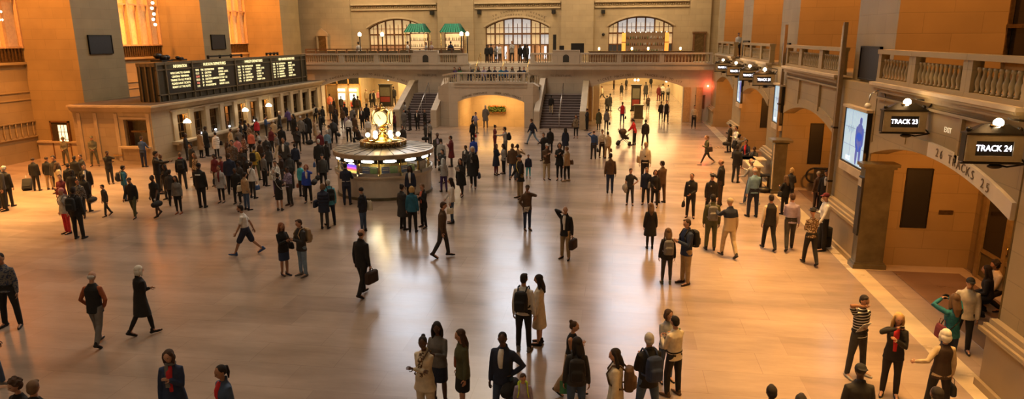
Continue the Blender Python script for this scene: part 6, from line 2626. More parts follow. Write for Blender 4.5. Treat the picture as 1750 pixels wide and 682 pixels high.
# ================================================================== THE PEOPLE
FLOOR_PEOPLE = '''
23 558 433 | -165 m M | wide down hip 15 | shirt darkblue+grey+noise | trousers black | short darkhair | belt:black | man in dark plaid shirt // with a hand on his hip at the far left
172 590 468 | 8 m L | walk pocket pocket | vest black | trousers grey | bald silver | under:shirt:rust shoes:black | balding man in black vest with rust sleeves // walking away at lower left
248 573 457 | -28 f L | walkR fold fold | coat black | leggings black | bob whitehair | shoes:black | white-haired woman in black coat and black tights // walking away
-4 657 520 | -70 m L | walkR down down | jacket darkblue | jeans denim | short darkhair | shoes:grey | person in blue jeans // stepping out of the frame at lower left
57 ? 648 | 170 f L | stand down down | sweater black | jeans black | curly brownhair | | curly-haired child-sized person // left of the pair at the bottom left edge
86 ? 655 | 20 m L | stand down down | jacket black | jeans black | short fairbrown | | fair-haired person in black // right of the pair at the bottom left edge
308 ? 598 | -160 f L | easy chest down -10 | coat darkblue | trousers black | bob brownhair | front:red:x scarf:grey | woman in blue coat red top and grey scarf // at the bottom left
396 ? 625 | 150 f M | stand down down 10 | jacket denim | trousers black | pony darkhair | front:red:x | woman in denim jacket over red shirt // with dark ponytail at the bottom edge
488 470 381 | -118 f M | cross phone phone -5 | jacket black | skirt darkblue | long ginger | shoes:navy phone:R handbag:black:L | long-haired woman in black jacket and blue skirt // facing the man in jeans
519 471 375 | 150 m L | stand phone phone | jacket charcoal | jeans paledenim | short brownhair | backpack:tan phone:R shoes:grey | man in dark jacket and pale jeans // looking at his phone
423 435 347 | 105 m M | stride fwd back 10 | tee white | shorts navy | short darkhair | beard:darkhair shoes:blue | bearded man in white tee and navy shorts // striding left
621 506 394 | -18 m L | walk down bag | blazer black | trousers black | bald brownhair | briefcase:darkbrown:R shoes:black | balding man in black suit // walking away with a large briefcase
757 440 346 | -82 m L | walk down down | blazer brown | trousers charcoal | short brownhair | glasses shoes:black | man in brown tweed jacket // walking right in front of the booth
729 ? 575 | 165 f D | stand fold fold 20 | long cream | wide cream | bun darkhair | strap:brown:R front:cream+brown+dots:x | dark-haired woman with folded arms in pale cream cardigan // at the bottom
752 ? 550 | 170 f D | stand phone phone 20 | sweater grey | skirt navy | long darkhair | phone:R | tall woman with very long black hair in grey top // behind the folded-arm woman
793 ? 563 | 120 f L | easy down down 10 | jacket olive | skirt black | long brownhair | shoulderbag:rust:R shoes:black | brown-haired woman in olive jacket and black skirt // carrying a red shoulder bag
861 ? 567 | 168 m D | wide hip down 18 | jacket navy | jeans denim | crop darkhair | front:white glasses duffel:black:L | man in navy jacket with open white collar // at the bottom middle
894 ? 638 | -170 m L c | stand down down | shirt lavender | jeans denim | short brownhair | backpack:neon | brown-haired child in lavender shirt with neon strap // at the bottom edge
895 598 467 | -8 m L | stand down down | shirt white | jeans black | short darkhair | backpack:black shoes:grey | tall man in white shirt with black backpack // seen from behind
922 590 471 | 82 f L | feet down down 8 | dress cream | none x | long darkhair | handbag:sand:R shoes:black | woman in long cream dress // facing the man with the backpack
975 676 552 | -105 f L | walk chest chest | vest black | wide tan | bun brownhair | under:shirt:skinM shoes:black | woman in black waistcoat with hair tied up // wearing high heels
984 ? 577 | 5 f L | stand down down 40 | sweater charcoal | jeans denim | long darkhair | backpack:black book:L | long-haired woman with black backpack and green book // seen from behind
1050 ? 596 | 85 f L | easy down down 25 | coat cream | leggings black | wavy darkhair | backpack:brown | wavy-haired woman in cream coat // with a brown backpack
1104 ? 570 | 22 m L | wide phone phone | jacket black | jeans denim | short silver | backpack:darkblue | grey-haired man in black jacket with blue backpack // at the bottom
1149 676 541 | 42 m L | easy phone chest | sweater cream | trousers black | short darkhair | belt:black shoes:brown | man in cream sweater and black trousers // bending over a red folder
1136 650 533 | -160 f L | stand chest chest 20 | sweater lightgrey | jeans denim | bob brownhair | book:R | brown-haired woman in pale top // behind the man in cream sweater
1452 ? 622 | 5 m D | stand down down | jacket black | trousers black | capback black | | man in black cap and black jacket // below the striped shirt man
1305 ? 662 | 10 f D | stand down down | jacket maroon | trousers black | short darkhair | | black-haired person // whose head just enters the bottom edge, left one
1352 ? 672 | 0 m D | stand down down | jacket black | trousers black | short darkhair | | dark-haired person // barely entering the bottom edge right of the red jacket
1460 642 503 | -150 m M | wide fold ear -10 | tee black+white+stripe | jeans charcoal | short darkhair | shoes:lightgrey paper:L belt:black | man in striped tee holding a phone to his ear // lower right
1518 676 533 | 160 f L | stand chest mouth 15 | jacket black | jeans black | long blond | front:red:x phone:R | blond woman in black jacket and red top // at lower right
1597 ? 562 | 4 f L | wide side down | vest darkbrown | jeans black | bob whitehair | under:sweater:sand handbag:black:R | white-haired woman in dark vest over pale sleeves // at lower right
1614 640 502 | 18 f L | stand cam cam -8 | sweater tealblue+teal+noise | jeans darkblue | long fairbrown | shoulderbag:maroon:L camera:L strap:black:L | woman in teal sweater // raising a camera at lower right
1640 600 473 | 155 m M | easy down pocket 15 | jacket cream | jeans black | cap black | | man in cream jacket and black cap // by the seated people
1684 540 470 | 60 f M | floor lap lap | jacket black | trousers black | long darkhair | | person in black // sitting on the floor against the gate, left one
1697 528 463 | 95 m M | floor knee knee | sweater cream | trousers black | curly darkhair | | person in pale sweater // sitting on the floor against the gate, right one
1577 ? 662 | 10 m D | stand down down | jacket darkbrown | trousers black | crop darkhair | | brown-skinned person // whose head just enters the bottom below the woman in vest
966 442 352 | 160 m L | easy bag ear 25 | blazer black | trousers khaki | bald brownhair | front:white:x briefcase:darkbrown:L shoes:black | balding man in black jacket // holding a phone to his ear
901 393 316 | -150 m M | feet mouth pocket -30 | jacket brown | jeans darkblue | cap darkbrown | paper:R | man in brown jacket and dark cap // with hand at his mouth
889 339 264 | 128 m L | stand fwd fwd | long black | trousers khaki | cap black | strap:yellow:L | man in long black jacket khaki trousers and cap // facing left
1110 425 348 | 6 f L | feet down down | coat black | leggings black | long fairbrown | | fair-haired woman in black coat // walking away at centre right
1138 485 390 | 4 f L | stand down down | jacket black | leggings charcoal | long fairbrown | backpack:grey shoes:olive | woman with grey backpack and ankle boots // beside the man in khaki trousers
1170 485 374 | 118 m L | stand phone phone | jacket darkblue | trousers khaki | short brownhair | backpack:black shoes:darkbrown | man in blue jacket and khaki trousers // facing left
1213 427 332 | 0 m D | stand down down 15 | jacket olive | trousers olive | crop darkhair | backpack:grey shoes:black | man in olive jacket // with grey backpack beneath a friend's arm
1243 440 340 | 20 m L | walk reach down 10 | jacket navy+sand+top | trousers sand | cap sand | shoes:charcoal | man in navy and beige jacket and pale cap // reaching to his friend
1179 372 296 | 165 m M | easy clasp bag -5 | jacket black | trousers black | crop darkhair | badge:silver belt:black handbag:black:R | police officer in black with white badge // the left of the two
1213 372 297 | -170 m L | wide down down | jacket black | trousers black | policecap black | badge:silver belt:black | police officer wearing a black peaked cap // beside the other officer
1229 352 269 | 70 m L | stand phone down | blazer black | trousers darkbrown | bald brownhair | | balding man in black suit jacket // behind the two police officers
1207 282 229 | 100 f L | stride phone down | jacket olive | leggings charcoal | pony fairbrown | shoulderbag:darkbrown:L shoes:lightgrey | woman striding left in olive jacket // near the desk
1312 427 334 | 8 m M | walk down down | vest black | trousers black | crop darkhair | under:shirt:cream | man in black waistcoat with pale sleeves // walking away
1347 428 332 | -4 m L | walkR chest down | shirt lavender | trousers charcoal | short brownhair | belt:black | man in pale blue-grey shirt // walking away past the desk
1382 452 357 | 8 f L | walk chest chest | shirt sand+brown+noise | trousers black | hat black | | person in black hat and patterned shirt // walking away at right
1415 0 318 | 95 m L | stand fwd phone | shirt white | trousers black | cap maroon | phone:R | man in white shirt and red cap // standing beside black luggage | Y=22.9
1285 371 280 | 12 m L | easy down phone | shirt lightblue | trousers navy | bald silver | belt:black | grey-haired man in pale blue shirt // seen from behind near the desk
1281 352 272 | 40 m L | walk table reach 10 | shirt lightgrey | jeans denim | bald silver | shoes:lightgrey | bald man in light grey shirt // leaning at the desk
1256 312 247 | -30 m D | easy table down | jacket black | jeans charcoal | crop darkhair | | man in black jacket // leaning on the near end of the desk
1259 287 229 | -60 f L | easy cam cam | sweater grey | jeans denim | short darkhair | backpack:black shoes:black | person in grey with black backpack // taking a picture by the desk
1276 287 238 | 150 f M | stand table table | jacket navy | trousers black | short darkhair | front:red:x | person in navy and red // behind the pale desk | Y=34.6
1290 283 251 | 140 m D | stand table table | jacket charcoal | trousers black | crop darkhair | | dark-clothed person // at the far right end of the pale desk | Y=34.7
1246 254 207 | 60 m L | easy down phone | jacket black | trousers black | short darkhair | duffel:black:L | man in black with a black bag // leaning by the wall
1257 252 201 | 110 m L | easy phone fold | shirt white | trousers black | short darkhair | | man in white shirt // leaning against the wall by the screen
1339 366 310 | 30 f L | stand phone down | jacket black | trousers black | long fairbrown | handbag:black:L | long-haired woman in black // left of the two women near the escalator
1348 350 301 | -40 f L | stand down phone | jacket charcoal | trousers black | bob blond | | blond woman in dark jacket // right of the two women near the escalator
1394 358 311 | 30 m L | stand down down | jacket brown | trousers darkbrown | cap sand | | man in brown jacket and beige cap // before the escalator
1406 362 290 | 160 m M | stand down down | blazer black | trousers black | short darkhair | front:white | tall man in black // in front of the escalator
1076 350 289 | 172 m L | easy hip down 20 | tee charcoal | jeans charcoal | short brownhair | | boy in dark tee // holding a pale jacket over his arm
1103 350 286 | 172 m L | easy down down | jacket navy | trousers charcoal | short fairbrown | | young man in navy jacket // standing between the boy and the woman
1118 353 291 | 165 f L | stand down clasp 15 | jacket black | trousers black | bob brownhair | shoulderbag:grey:R | woman in black looking up // beside the young man in navy
1130 347 275 | 40 m L | easy down chest 20 | jacket brown | trousers brown | short darkhair | | man in brown leather jacket // behind the woman looking up
1101 312 240 | 178 m L | feet down down | shirt cream | trousers black | short blond | tie:black shoulderbag:khaki:R front:cream | man in cream shirt and dark tie // with a khaki bag
1042 330 262 | 4 m D | feet down down | sweater brown | jeans darkblue | crop darkhair | shoes:black | man in brown sweater and blue jeans // walking away
1014 272 222 | 12 m L | stand cam down | shirt blue | trousers charcoal | bald brownhair | handbag:charcoal:R | man in blue shirt // photographing from the middle right
1028 269 221 | -150 m L | easy fold down | shirt cream | trousers darkbrown | short brownhair | | man in cream shirt // facing the camera beside the man in blue
1038 271 225 | 30 m L | easy fold down | jacket sand | trousers khaki | short darkhair | handbag:brown:R | man in sand coloured jacket // right of the man in cream
1084 248 212 | 72 f L | lean push push | jacket red | trousers black | pony darkhair | | woman in red // bending over a pushchair
1102 249 204 | 0 m D | wide down down | blazer black | trousers charcoal | crop darkhair | | man in black suit // walking away beside the pushchair
1003 221 184 | 120 m M | stand chest fold | jacket black | trousers black | short darkhair | | dark-clothed man // standing at the foot of the right parapet
1023 222 186 | 10 f L | feet down down | coat olive | leggings black | short darkhair | | woman in dark green coat // near the right arch, left of the pair
1036 222 186 | -10 f M | stand down down | jacket grey | jeans charcoal | bun darkhair | handbag:black:R | woman in grey jacket // near the right arch, right of the pair
1037 192 164 | 30 m D | stand down down | jacket black | trousers black | crop darkhair | | shorter of the two dark figures // beyond the right arch on the left
1042 190 160 | -40 m D | stand down down | coat charcoal | trousers black | short darkhair | | taller of the two dark figures // beyond the right arch on the left
1029 172 146 | 90 m L | stride down down | shirt cream | trousers charcoal | short brownhair | | pale-shirted person // striding left deep in the right passage
1063 212 174 | 175 m D | stand down hip | vest red | jeans denim | crop darkhair | under:shirt:white handbag:black:L | worker in red safety vest // standing in the right passage
1062 164 141 | 10 f M | stride down down | coat black | leggings black | short darkhair | | dark-coated walker // left of the tall kiosk deep in the passage
1049 153 138 | 120 f L | stand down down | jacket brown | trousers black | short darkhair | | distant person in brown // far back at the left of the right passage
1070 154 139 | 40 m L | stand down down | jacket charcoal | trousers black | short darkhair | | distant person in grey // far back left of the kiosk
1107 191 162 | 178 f M | feet chest down | jacket darkbrown | leggings charcoal | short brownhair | | woman in dark brown jacket // alone right of the kiosk
1103 170 140 | 20 f L | stand down down | coat charcoal | leggings black | short darkhair | | dark figure // directly right of the tall kiosk top
1112 151 137 | 0 m M | stand down down | jacket black | trousers black | short darkhair | | tiny dark figure // in the middle of the far passage
1129 207 173 | 175 f D | easy down down | jacket black | leggings charcoal | short darkhair | | woman in black // left of the pair coming through the right passage
1138 211 171 | 178 m L | easy down down | vest black | jeans charcoal | short brownhair | under:shirt:white | man in black vest and white shirt // coming through the right passage
1125 172 145 | 20 m L | stand down down | jacket maroon | trousers maroon | short fairbrown | | leftmost of three travellers with luggage // deep in the right passage
1132 172 143 | -10 m L | stand down down | shirt white | trousers black | short darkhair | duffel:maroon:L | middle of three travellers with luggage // deep in the right passage
1141 172 145 | 10 m L | stand down down | shirt lightgrey | trousers black | short darkhair | | rightmost of three travellers with luggage // deep in the right passage
1185 219 180 | 172 m L | stand down down | shirt sand | trousers black | short darkhair | | man in beige shirt // standing alone left of the red lamp
984 236 196 | 172 f L | stand chest down | jacket sand+black+noise | leggings black | long brownhair | shoulderbag:brown:R | woman in patterned jacket // at the foot of the right stairs
910 247 201 | 65 m L | stride fwd back | jacket navy | jeans paledenim | short brownhair | | man in navy jacket and pale jeans // striding left before the right stairs
929 275 227 | 150 f L | stand down phone | jacket black | trousers black | short darkhair | backpack:black | dark-haired woman with black backpack // left of the brown sweater man
940 262 219 | 20 m D | stand down down | long black | trousers black | short darkhair | | tall figure in long black jacket // facing the right stairs
966 262 222 | 10 f M | feet down down | coat navy | leggings black | long darkhair | | woman in navy coat // seen from behind right of centre
934 307 245 | -155 m L | stand fold chest 10 | jacket brown | trousers sand | cap silver | | older man in brown jacket and sand trousers // talking with two women
956 308 244 | 178 f L | feet fold chest | long black | leggings black | bob brownhair | | woman dressed all in black // between the older man and tan-coated woman
969 310 250 | 60 f L | easy down chest | jacket tan | leggings black | short fairbrown | handbag:brown:R shoes:tan | short-haired woman in tan jacket // right of the woman in black
846 256 222 | -60 f L | stand fwd down | sweater maroon | trousers maroon | bun darkhair | | woman in maroon top // facing the man with a big backpack
864 269 217 | 90 m M | easy point down | shirt lightgrey | trousers grey | short darkhair | backpack:black front:red | man in pale shirt with big black backpack // pointing
848 298 245 | -120 f L | feet chest fold | coat navy | leggings maroon | long brownhair | | woman in navy coat and wine leggings // facing right near the centre
861 298 248 | 120 f L | feet fold down | jacket lightgrey | trousers black | long darkhair | | woman in pale grey jacket // facing the woman in navy coat
876 307 245 | 10 m L | stand down fwd | jacket brown | jeans denim | short brownhair | | man in brown jacket and denim jeans // back turned near the centre
885 305 247 | 30 f M | stand cam over | shirt tan | trousers khaki | short darkhair | camera:L | person raising both arms // to take a photo near the centre
903 304 264 | -170 m L c | stand down down | jacket navy | leggings turquoise | short darkhair | | child in navy top and turquoise trousers // near the centre
830 218 180 | 10 m L | easy down pocket | coat grey | trousers grey | short silver | | man in grey coat // standing in front of the ramp arch
813 228 192 | -110 m L | easy phone back | shirt lavender | trousers grey | short darkhair | backpack:navy | man in lavender shirt with navy backpack // by the ramp arch
808 245 209 | 40 f M | stand down down | jacket black | trousers black | short darkhair | handbag:red:R | woman in black // carrying a bright red bag near the arch
810 282 234 | 30 m M | stand down down | jacket royal | trousers navy | short darkhair | | man in bright blue jacket // behind the fur-collared person
809 322 246 | -175 f L | walk down bag | coat black | trousers black | bob silver | scarf:grey handbag:navy:L | grey-haired person in long black coat and grey scarf // striding
797 300 249 | 160 m D | stand chest down | jacket charcoal | trousers black | short darkhair | tie:black front:white | man in dark jacket and tie // left of the grey scarf person
749 286 227 | -160 m D | easy down phone | jacket charcoal | trousers black | crop darkhair | front:lavender | dark-skinned man in charcoal jacket // right of the booth
755 292 237 | 20 m L | easy down down | shirt lightgrey | trousers charcoal | short darkhair | | man in pale shirt // back turned right of the booth
772 285 232 | 100 m M | feet chest down | coat maroon | trousers charcoal | crop darkhair | | person in deep red coat // right of the booth
758 312 255 | 150 m L | stand phone phone | jacket black | trousers black | short darkhair | phone:R | dark-jacketed man reading his phone // right of the booth
759 328 278 | 30 f L | easy reach down | sweater lightgrey | jeans purple | long lightgrey | | person in white hooded top and purple trousers // right of the booth
789 336 271 | 170 f L | walk chest down | coat black | leggings black | long darkhair | paper:L | long-haired woman in black coat // holding a paper right of the booth
773 381 304 | 100 f L | feet down fwd 10 | sweater white | jeans denim | long darkhair | handbag:cream:L | woman in white sweater and blue jeans // with long dark hair
689 393 316 | -30 f M | easy down fwd | coat charcoal | trousers black | bun darkhair | | woman in dark coat // left of the group of three by the booth
706 396 318 | 5 f L | stand down down | jacket tealblue | trousers black | bob blond | | blond woman in teal jacket // middle of the group by the booth
725 388 314 | 150 f L | easy chest chest | jacket black | trousers black | short fairbrown | front:coral:x | woman in black with a coral top // right of the group by the booth
703 350 283 | -175 f D | stand down down | jacket navy | trousers black | long darkhair | front:white:x | dark-haired woman in navy jacket // in front of the booth counter
594 350 279 | 10 m L | stand table table | jacket navy | trousers navy | crop darkhair | belt:silver | man in navy jacket // standing at the booth counter
622 396 321 | 70 f L | feet clasp down | jacket navy+black+noise | jeans denim | beanie black | tote:cream:R scarf:grey | woman in dark knitted hat // carrying a pale tote bag
556 391 314 | 8 f L | stand clasp clasp | puffer navy | leggings charcoal | bob fairbrown | shoes:black shoulderbag:navy:L | woman in navy padded jacket // seen from behind
566 385 307 | 40 m L | easy down down | jacket cyan | trousers navy | short silver | backpack:black | grey-haired man in light blue jacket // with black backpack
517 336 277 | -20 f M | stand down down | sweater turquoise | trousers charcoal | bun darkhair | handbag:rust:L | person in turquoise top // behind the woman in royal blue
528 346 281 | -165 f L | stand mouth down | jacket royal | trousers black | bob ginger | duffel:black:L front:white | woman in royal blue jacket // on the phone
497 351 285 | 160 m D | easy fold phone | shirt purple+lavender+noise | trousers charcoal | short darkhair | shoes:brown | man in purple checked shirt // between the crowd and the woman in blue
479 360 297 | 10 f L | feet fold fold | jacket black | skirt black | bun darkhair | shoes:black strap:silver:R | person in black knee skirt with bare legs // seen from behind
475 335 275 | -170 f M | stand chest phone | jacket grey+white+noise | trousers purple | short darkhair | tote:cream:R | person in pale patterned jacket // beside the black skirt
489 300 235 | -170 m M | stand down down | jacket charcoal | trousers black | crop darkhair | front:white | man in dark jacket and white shirt // upper edge of the left crowd
497 322 262 | 20 f M | bend down down | jacket black | trousers black | curly darkhair | | curly-haired person in black // in the middle of the left crowd
484 318 268 | 120 m L | stand chest down | jacket darkbrown | trousers charcoal | short darkhair | | man in dark brown jacket // in the middle of the left crowd
439 308 249 | 3 m L | wide down fwd | jacket yellow | trousers olive | short darkhair | backpack:black | man in mustard yellow jacket with black backpack // left crowd
433 339 277 | -10 f M | easy chest down | sweater white | jeans charcoal | short darkhair | strap:black:L handbag:blue:R | person in white sweater crossed by a black strap // left crowd
423 359 295 | -25 m L | stand down down | jacket tan | jeans denim | short darkhair | shoulderbag:cream:L | person in tan jacket and jeans // with a pale satchel
407 348 291 | -170 m D | stand down down | jacket black | trousers black | crop darkhair | | dark-skinned man in black // left of the pale satchel
466 260 219 | 170 f M | easy down down | jacket maroon | trousers black | short darkhair | duffel:black:R | woman in dark red jacket // with a black bag near the windows
476 271 226 | 150 m L | stride chest down | jacket grey | trousers sand | short darkhair | | person in grey jacket and sand trousers // walking left
470 245 205 | 10 m L | stand down down | jacket sand | trousers sand | short silver | | older person in beige // near the last ticket windows
456 232 198 | -60 m L | stand table phone | shirt blue | trousers black | short brownhair | | man in blue shirt // leaning at the ticket counter
441 240 202 | 60 f L | stand down down | jacket red | trousers black | short darkhair | | person in bright red jacket // at the ticket windows
439 228 195 | 90 m D | stand table table | jacket black | trousers black | short darkhair | | dark-clothed person // at the counter behind the red jacket
479 228 190 | -60 f L | walk down down | coat black | trousers black | beanie cream | handbag:black:R | person in black coat with cream knitted hat // at the counter
495 219 181 | 60 m M | lean table table | jacket purple | trousers black | short darkhair | | person in purple jacket // leaning over the far ticket counter
505 244 195 | 150 f M | stand down down | coat black | leggings black | long darkhair | duffel:black:L | woman in black coat // left of the grey jacket group
516 246 198 | 10 m L | easy fold down | jacket grey | trousers black | beanie silver | | person in pale grey jacket // amid the group near the far windows
522 245 205 | 60 m D | stand down down | jacket charcoal | trousers black | short darkhair | | person in charcoal jacket // right of the grey jacket
528 242 194 | 10 m D | stand down down | coat black | trousers black | short darkhair | | tall figure in black // at the end of the ticket counter
540 243 207 | 110 f L | stand down down | coat tan | trousers sand | short fairbrown | | woman in tan coat // near the left pilaster
549 233 192 | 100 m D | stand down down | jacket black | trousers black | short darkhair | backpack:black | person in black with backpack // right of the tan coat
539 199 173 | 60 m L | easy down down | shirt cream | trousers black | short darkhair | backpack:black | person in pale shirt with black backpack // by the left pilaster
567 205 180 | 40 m L | stand down down | jacket brown | trousers charcoal | short silver | | person in brown // left of the pack beneath the left arch
575 214 185 | 0 f L | stand down down | jacket darkbrown | trousers black | short brownhair | | person in dark brown // beneath the left arch, left side
565 190 158 | 30 m M | stand down down | jacket coral | trousers maroon | short darkhair | | person with coral top // at the left ticket machine
572 197 170 | -30 f L | stand down down | jacket black | trousers black | short fairbrown | | woman in black // waiting before the ticket machines
584 193 164 | 0 m L | stand down down | jacket charcoal | trousers black | crop darkhair | | tall man in charcoal // before the ticket machines
591 211 177 | 20 m D | stand down down | jacket black | trousers black | cap black | | man in black with cap // behind the lavender shirt
601 186 156 | 0 m L | stand down down | shirt coral | trousers black | short darkhair | | person in coral shirt // at the right ticket machine
607 196 161 | 160 f D | stand down down | jacket black | trousers black | short darkhair | | dark-haired woman in black // right of the coral shirt
613 201 164 | 10 m L | stand down down | jacket olive | trousers grey | short brownhair | backpack:brown | man in olive jacket with brown backpack // beneath the left arch
620 221 183 | 178 m L | feet down down | blazer black | trousers black | short fairbrown | front:white tie:red | man in black suit and red tie // left of the clock
628 216 177 | 10 m D | stand down down | jacket black | trousers black | short darkhair | | dark figure // close left of the clock globe
627 182 152 | 170 m L | feet down down | jacket sand | trousers khaki | bald silver | | man in beige jacket // in the left passage
635 183 155 | 165 f L | feet down down | coat black | trousers black | short brownhair | | woman in dark coat // in the left passage beside a bald man
640 184 154 | 178 m L | walk down down | vest black | trousers black | short darkhair | under:shirt:cream | man in dark vest // walking out of the left passage
647 179 154 | 10 f L | stand down down | jacket pink | trousers tan | bob blond | | woman in pink // left of the dark kiosk
672 168 144 | 30 m M | stand down down | jacket black | trousers black | short darkhair | | dark figure // right of the kiosk in the left passage | Y=67.5
596 235 193 | 10 m L | stand down down | shirt lavender | trousers charcoal | short darkhair | | man in lavender shirt // behind the man in white
597 242 211 | 5 m L | lean down down | shirt white | trousers black | short fairbrown | | man in white shirt // leaning forward behind the booth
608 237 195 | -30 m D | stand down down | coat brown | trousers black | short darkhair | | person in wide brown coat // behind the booth
630 240 206 | 10 m L | stand down down | shirt white | trousers sand | short brownhair | | person in white shirt // behind the clock base
574 224 190 | -20 f D | stand down down | jacket black | trousers black | short darkhair | | dark-haired figure // above the big black duffel
572 245 214 | 30 m M | bend down bag | jacket black | trousers black | short darkhair | duffel:black:R | person bending with a big black duffel // left of the booth
565 256 220 | 100 m L | stand down down | jacket grey | trousers black | short darkhair | | man in grey jacket // left of the booth roof
561 266 231 | 10 f L | stand down down | sweater lightblue | jeans grey | bob silver | | grey-haired person in pale blue // left of the booth roof
549 268 235 | 10 m L | stand down down | jacket maroon | trousers black | short silver | | grey-haired person in maroon // upper left of the booth
548 300 238 | 20 m M | easy down down | jacket black | trousers black | short silver | handbag:blue:L | grey-haired person in black // holding a bright blue bag
554 322 263 | -160 m L | stand down down | jacket charcoal | trousers black | cap black | duffel:black:R | man in black cap and charcoal jacket // left of the booth
616 249 227 | 120 f M | sitlow down down | jacket darkbrown | trousers black | short darkhair | | crouching person in dark brown // just behind the booth roof
690 256 224 | 175 f L | stand down down | jacket charcoal | trousers black | bob darkhair | | dark-haired woman // half hidden behind the right of the booth roof
675 227 197 | 150 f D | stand fold fold | jacket maroon | trousers black | short darkhair | | person in wine red top // left of the group before the left stairs
691 222 187 | -140 m L | stand down down | jacket grey | jeans grey | short darkhair | | man in grey // at the foot of the left stairs
701 223 184 | 100 m D | wide down down | jacket black | trousers charcoal | hat black | | man in black hat and jacket // at the foot of the left stairs
714 223 187 | 175 m L | easy down down | blazer black | trousers black | short darkhair | front:white | man in open black jacket // at the foot of the left stairs
727 222 190 | 160 f L | stand fold fold | jacket black | trousers black | short fairbrown | | fair-haired woman in black // with folded arms before the left stairs
728 249 211 | 110 m D | stand down down | jacket charcoal | trousers black | short darkhair | duffel:black:L | dark figure with a bulky bag // right behind the booth
735 246 207 | -30 f L | stand chest chest | jacket black+lightgrey+noise | trousers black | short darkhair | | person in black and white // near the end of the left parapet
319 259 222 | -60 m D | stand table down | jacket black | trousers black | crop darkhair | | man in black // at the nearest lit ticket window
345 269 222 | -20 f L | feet down down | coat tan | leggings black | bob brownhair | | woman in long tan coat // at the ticket counter
355 268 217 | -30 m D | feet table down | coat black | trousers black | short darkhair | | man in long black coat // right of the woman in tan
372 271 227 | 60 f L | feet down down | puffer white | leggings black | short darkhair | shoulderbag:black:R | woman in white padded jacket // near the ticket counter
333 303 246 | 160 f M | walk down down | coat black | trousers black | short darkhair | | person in black coat // walking between counter and police officer
314 323 261 | 30 m L | easy down down | jacket black | trousers charcoal | short fairbrown | backpack:black scarf:red | fair-haired man in black with backpack // facing the counter
338 316 272 | 160 f L | easy down down | sweater sand+brown+noise | trousers charcoal | long fairbrown | | woman in brown patterned top // behind the police officer
347 355 279 | 8 m D | feet down down | jacket black | trousers black | cap black | back:white belt:black | police officer with white lettering on his back // in the left crowd
307 365 301 | -172 f M | feet down down | sweater grey | leggings black | long darkhair | shoes:rust | dark-haired woman in grey sweater and black leggings // left crowd
380 346 283 | -172 f M | feet down down | long lightgrey | leggings black | pony darkhair | front:maroon:x shoulderbag:charcoal:R | woman in long pale cardigan // left crowd
383 323 275 | 170 m L | easy down fwd | jacket maroon | trousers black | cap charcoal | | man in dark red jacket and cap // behind the pale cardigan
371 318 269 | 175 f D | stand down down | jacket maroon | trousers brown | short darkhair | | dark-haired person in reddish jacket // behind the pale cardigan
397 263 222 | -20 f L | easy down down | jacket sand | trousers khaki | short brownhair | strap:cream:L | woman in sand jacket with a pale strap // near the third lit window
402 303 239 | -170 m L | stand down down | jacket grey+brown+noise | trousers black | short darkhair | duffel:black:R | man in mottled grey jacket // holding a big black bag
411 262 221 | 10 m L | stand down down | jacket grey | trousers charcoal | bald silver | | grey-haired man in grey // amid the crowd by the counter
413 242 204 | -60 m D | stand table down | jacket black | trousers black | short darkhair | | left of the two dark figures // at the middle lit window
421 241 204 | -50 f D | stand down down | jacket black | trousers black | short darkhair | | right of the two dark figures // at the middle lit window
409 281 236 | 30 f L | stand down down | jacket pink | trousers black | bob darkhair | | person in dusty pink jacket // in the dense left crowd
420 276 232 | -30 f D | stand down down | jacket sand+maroon+noise | trousers black | short darkhair | | person in patterned red and sand top // in the dense left crowd
432 267 222 | 10 f L | stand down down | sweater coral | trousers black | short fairbrown | | person in coral sweater // near the yellow jacket
445 272 225 | 120 m L | stand down down | jacket lightgrey | trousers charcoal | short darkhair | | man in light grey jacket // near the yellow jacket
418 306 252 | -160 f L | stand down down | jacket charcoal | trousers black | long brownhair | | long-haired woman in charcoal // in the dense left crowd
424 322 268 | 150 m D | stand down down | jacket black | trousers black | short darkhair | | dark-skinned man in black // left of the yellow jacket
397 332 262 | 20 m L | stand down down | jacket navy | trousers black | short brownhair | | man in navy jacket // left of the mottled grey jacket
454 318 262 | -30 m L | stand down down | sweater grey | trousers black | short darkhair | | man in grey sweater // right of the yellow jacket
462 300 250 | 60 f D | stand down down | jacket charcoal | trousers black | curly darkhair | | curly-haired person in charcoal // centre of the left crowd
273 331 253 | -60 m M | stand phone point | jacket black | trousers black | short darkhair | phone:R | man in black pointing with a phone // left crowd
281 327 264 | 10 f L | easy down down | jacket black | trousers grey | bun fairbrown | | person in black jacket and grey trousers // left crowd
190 314 258 | -130 m D | feet mouth fold | jacket black | trousers charcoal | short darkhair | | man with hands at his face // before the ticket office corner
247 283 231 | 8 m L | feet table table | shirt blue | trousers navy | short brownhair | | man in blue shirt // at the ticket office front window
216 343 286 | -40 f M | easy down down | jacket tealblue | jeans denim | short darkhair | backpack:charcoal | person in teal jacket // left of the man in dark cap
184 370 316 | 160 m L c | walk down down | sweater charcoal | jeans charcoal | short darkhair | | boy in charcoal sweater // walking in the left foreground crowd
231 373 304 | -172 m M | walk down fwd | jacket black | trousers olive | cap charcoal | | man in black jacket and cap // striding toward the camera at left
270 371 300 | 175 m D | walk fwd bag | tee black | shorts black | crop darkhair | duffel:black:L cup:L | man in black tee and long shorts // carrying a bag
64 326 272 | 20 m L | easy down down | jacket black | trousers black | cap darkbrown | | man in black with a wheeled suitcase // at the left
87 324 269 | 15 m L | stand down down | jacket black | trousers khaki | cap darkbrown | | man in black jacket khaki trousers and cap // at the left
9 357 276 | 150 m M | stand down down | jacket charcoal | trousers black | cap black | | man in black cap // behind a grey-haired man at the left edge
18 357 287 | 10 m L | stand down down | jacket black | trousers black | short silver | | grey-haired man in black // at the left edge
-4 357 285 | 10 m L | stand down down | jacket black | trousers charcoal | short darkhair | | person in dark trousers // cut by the left edge
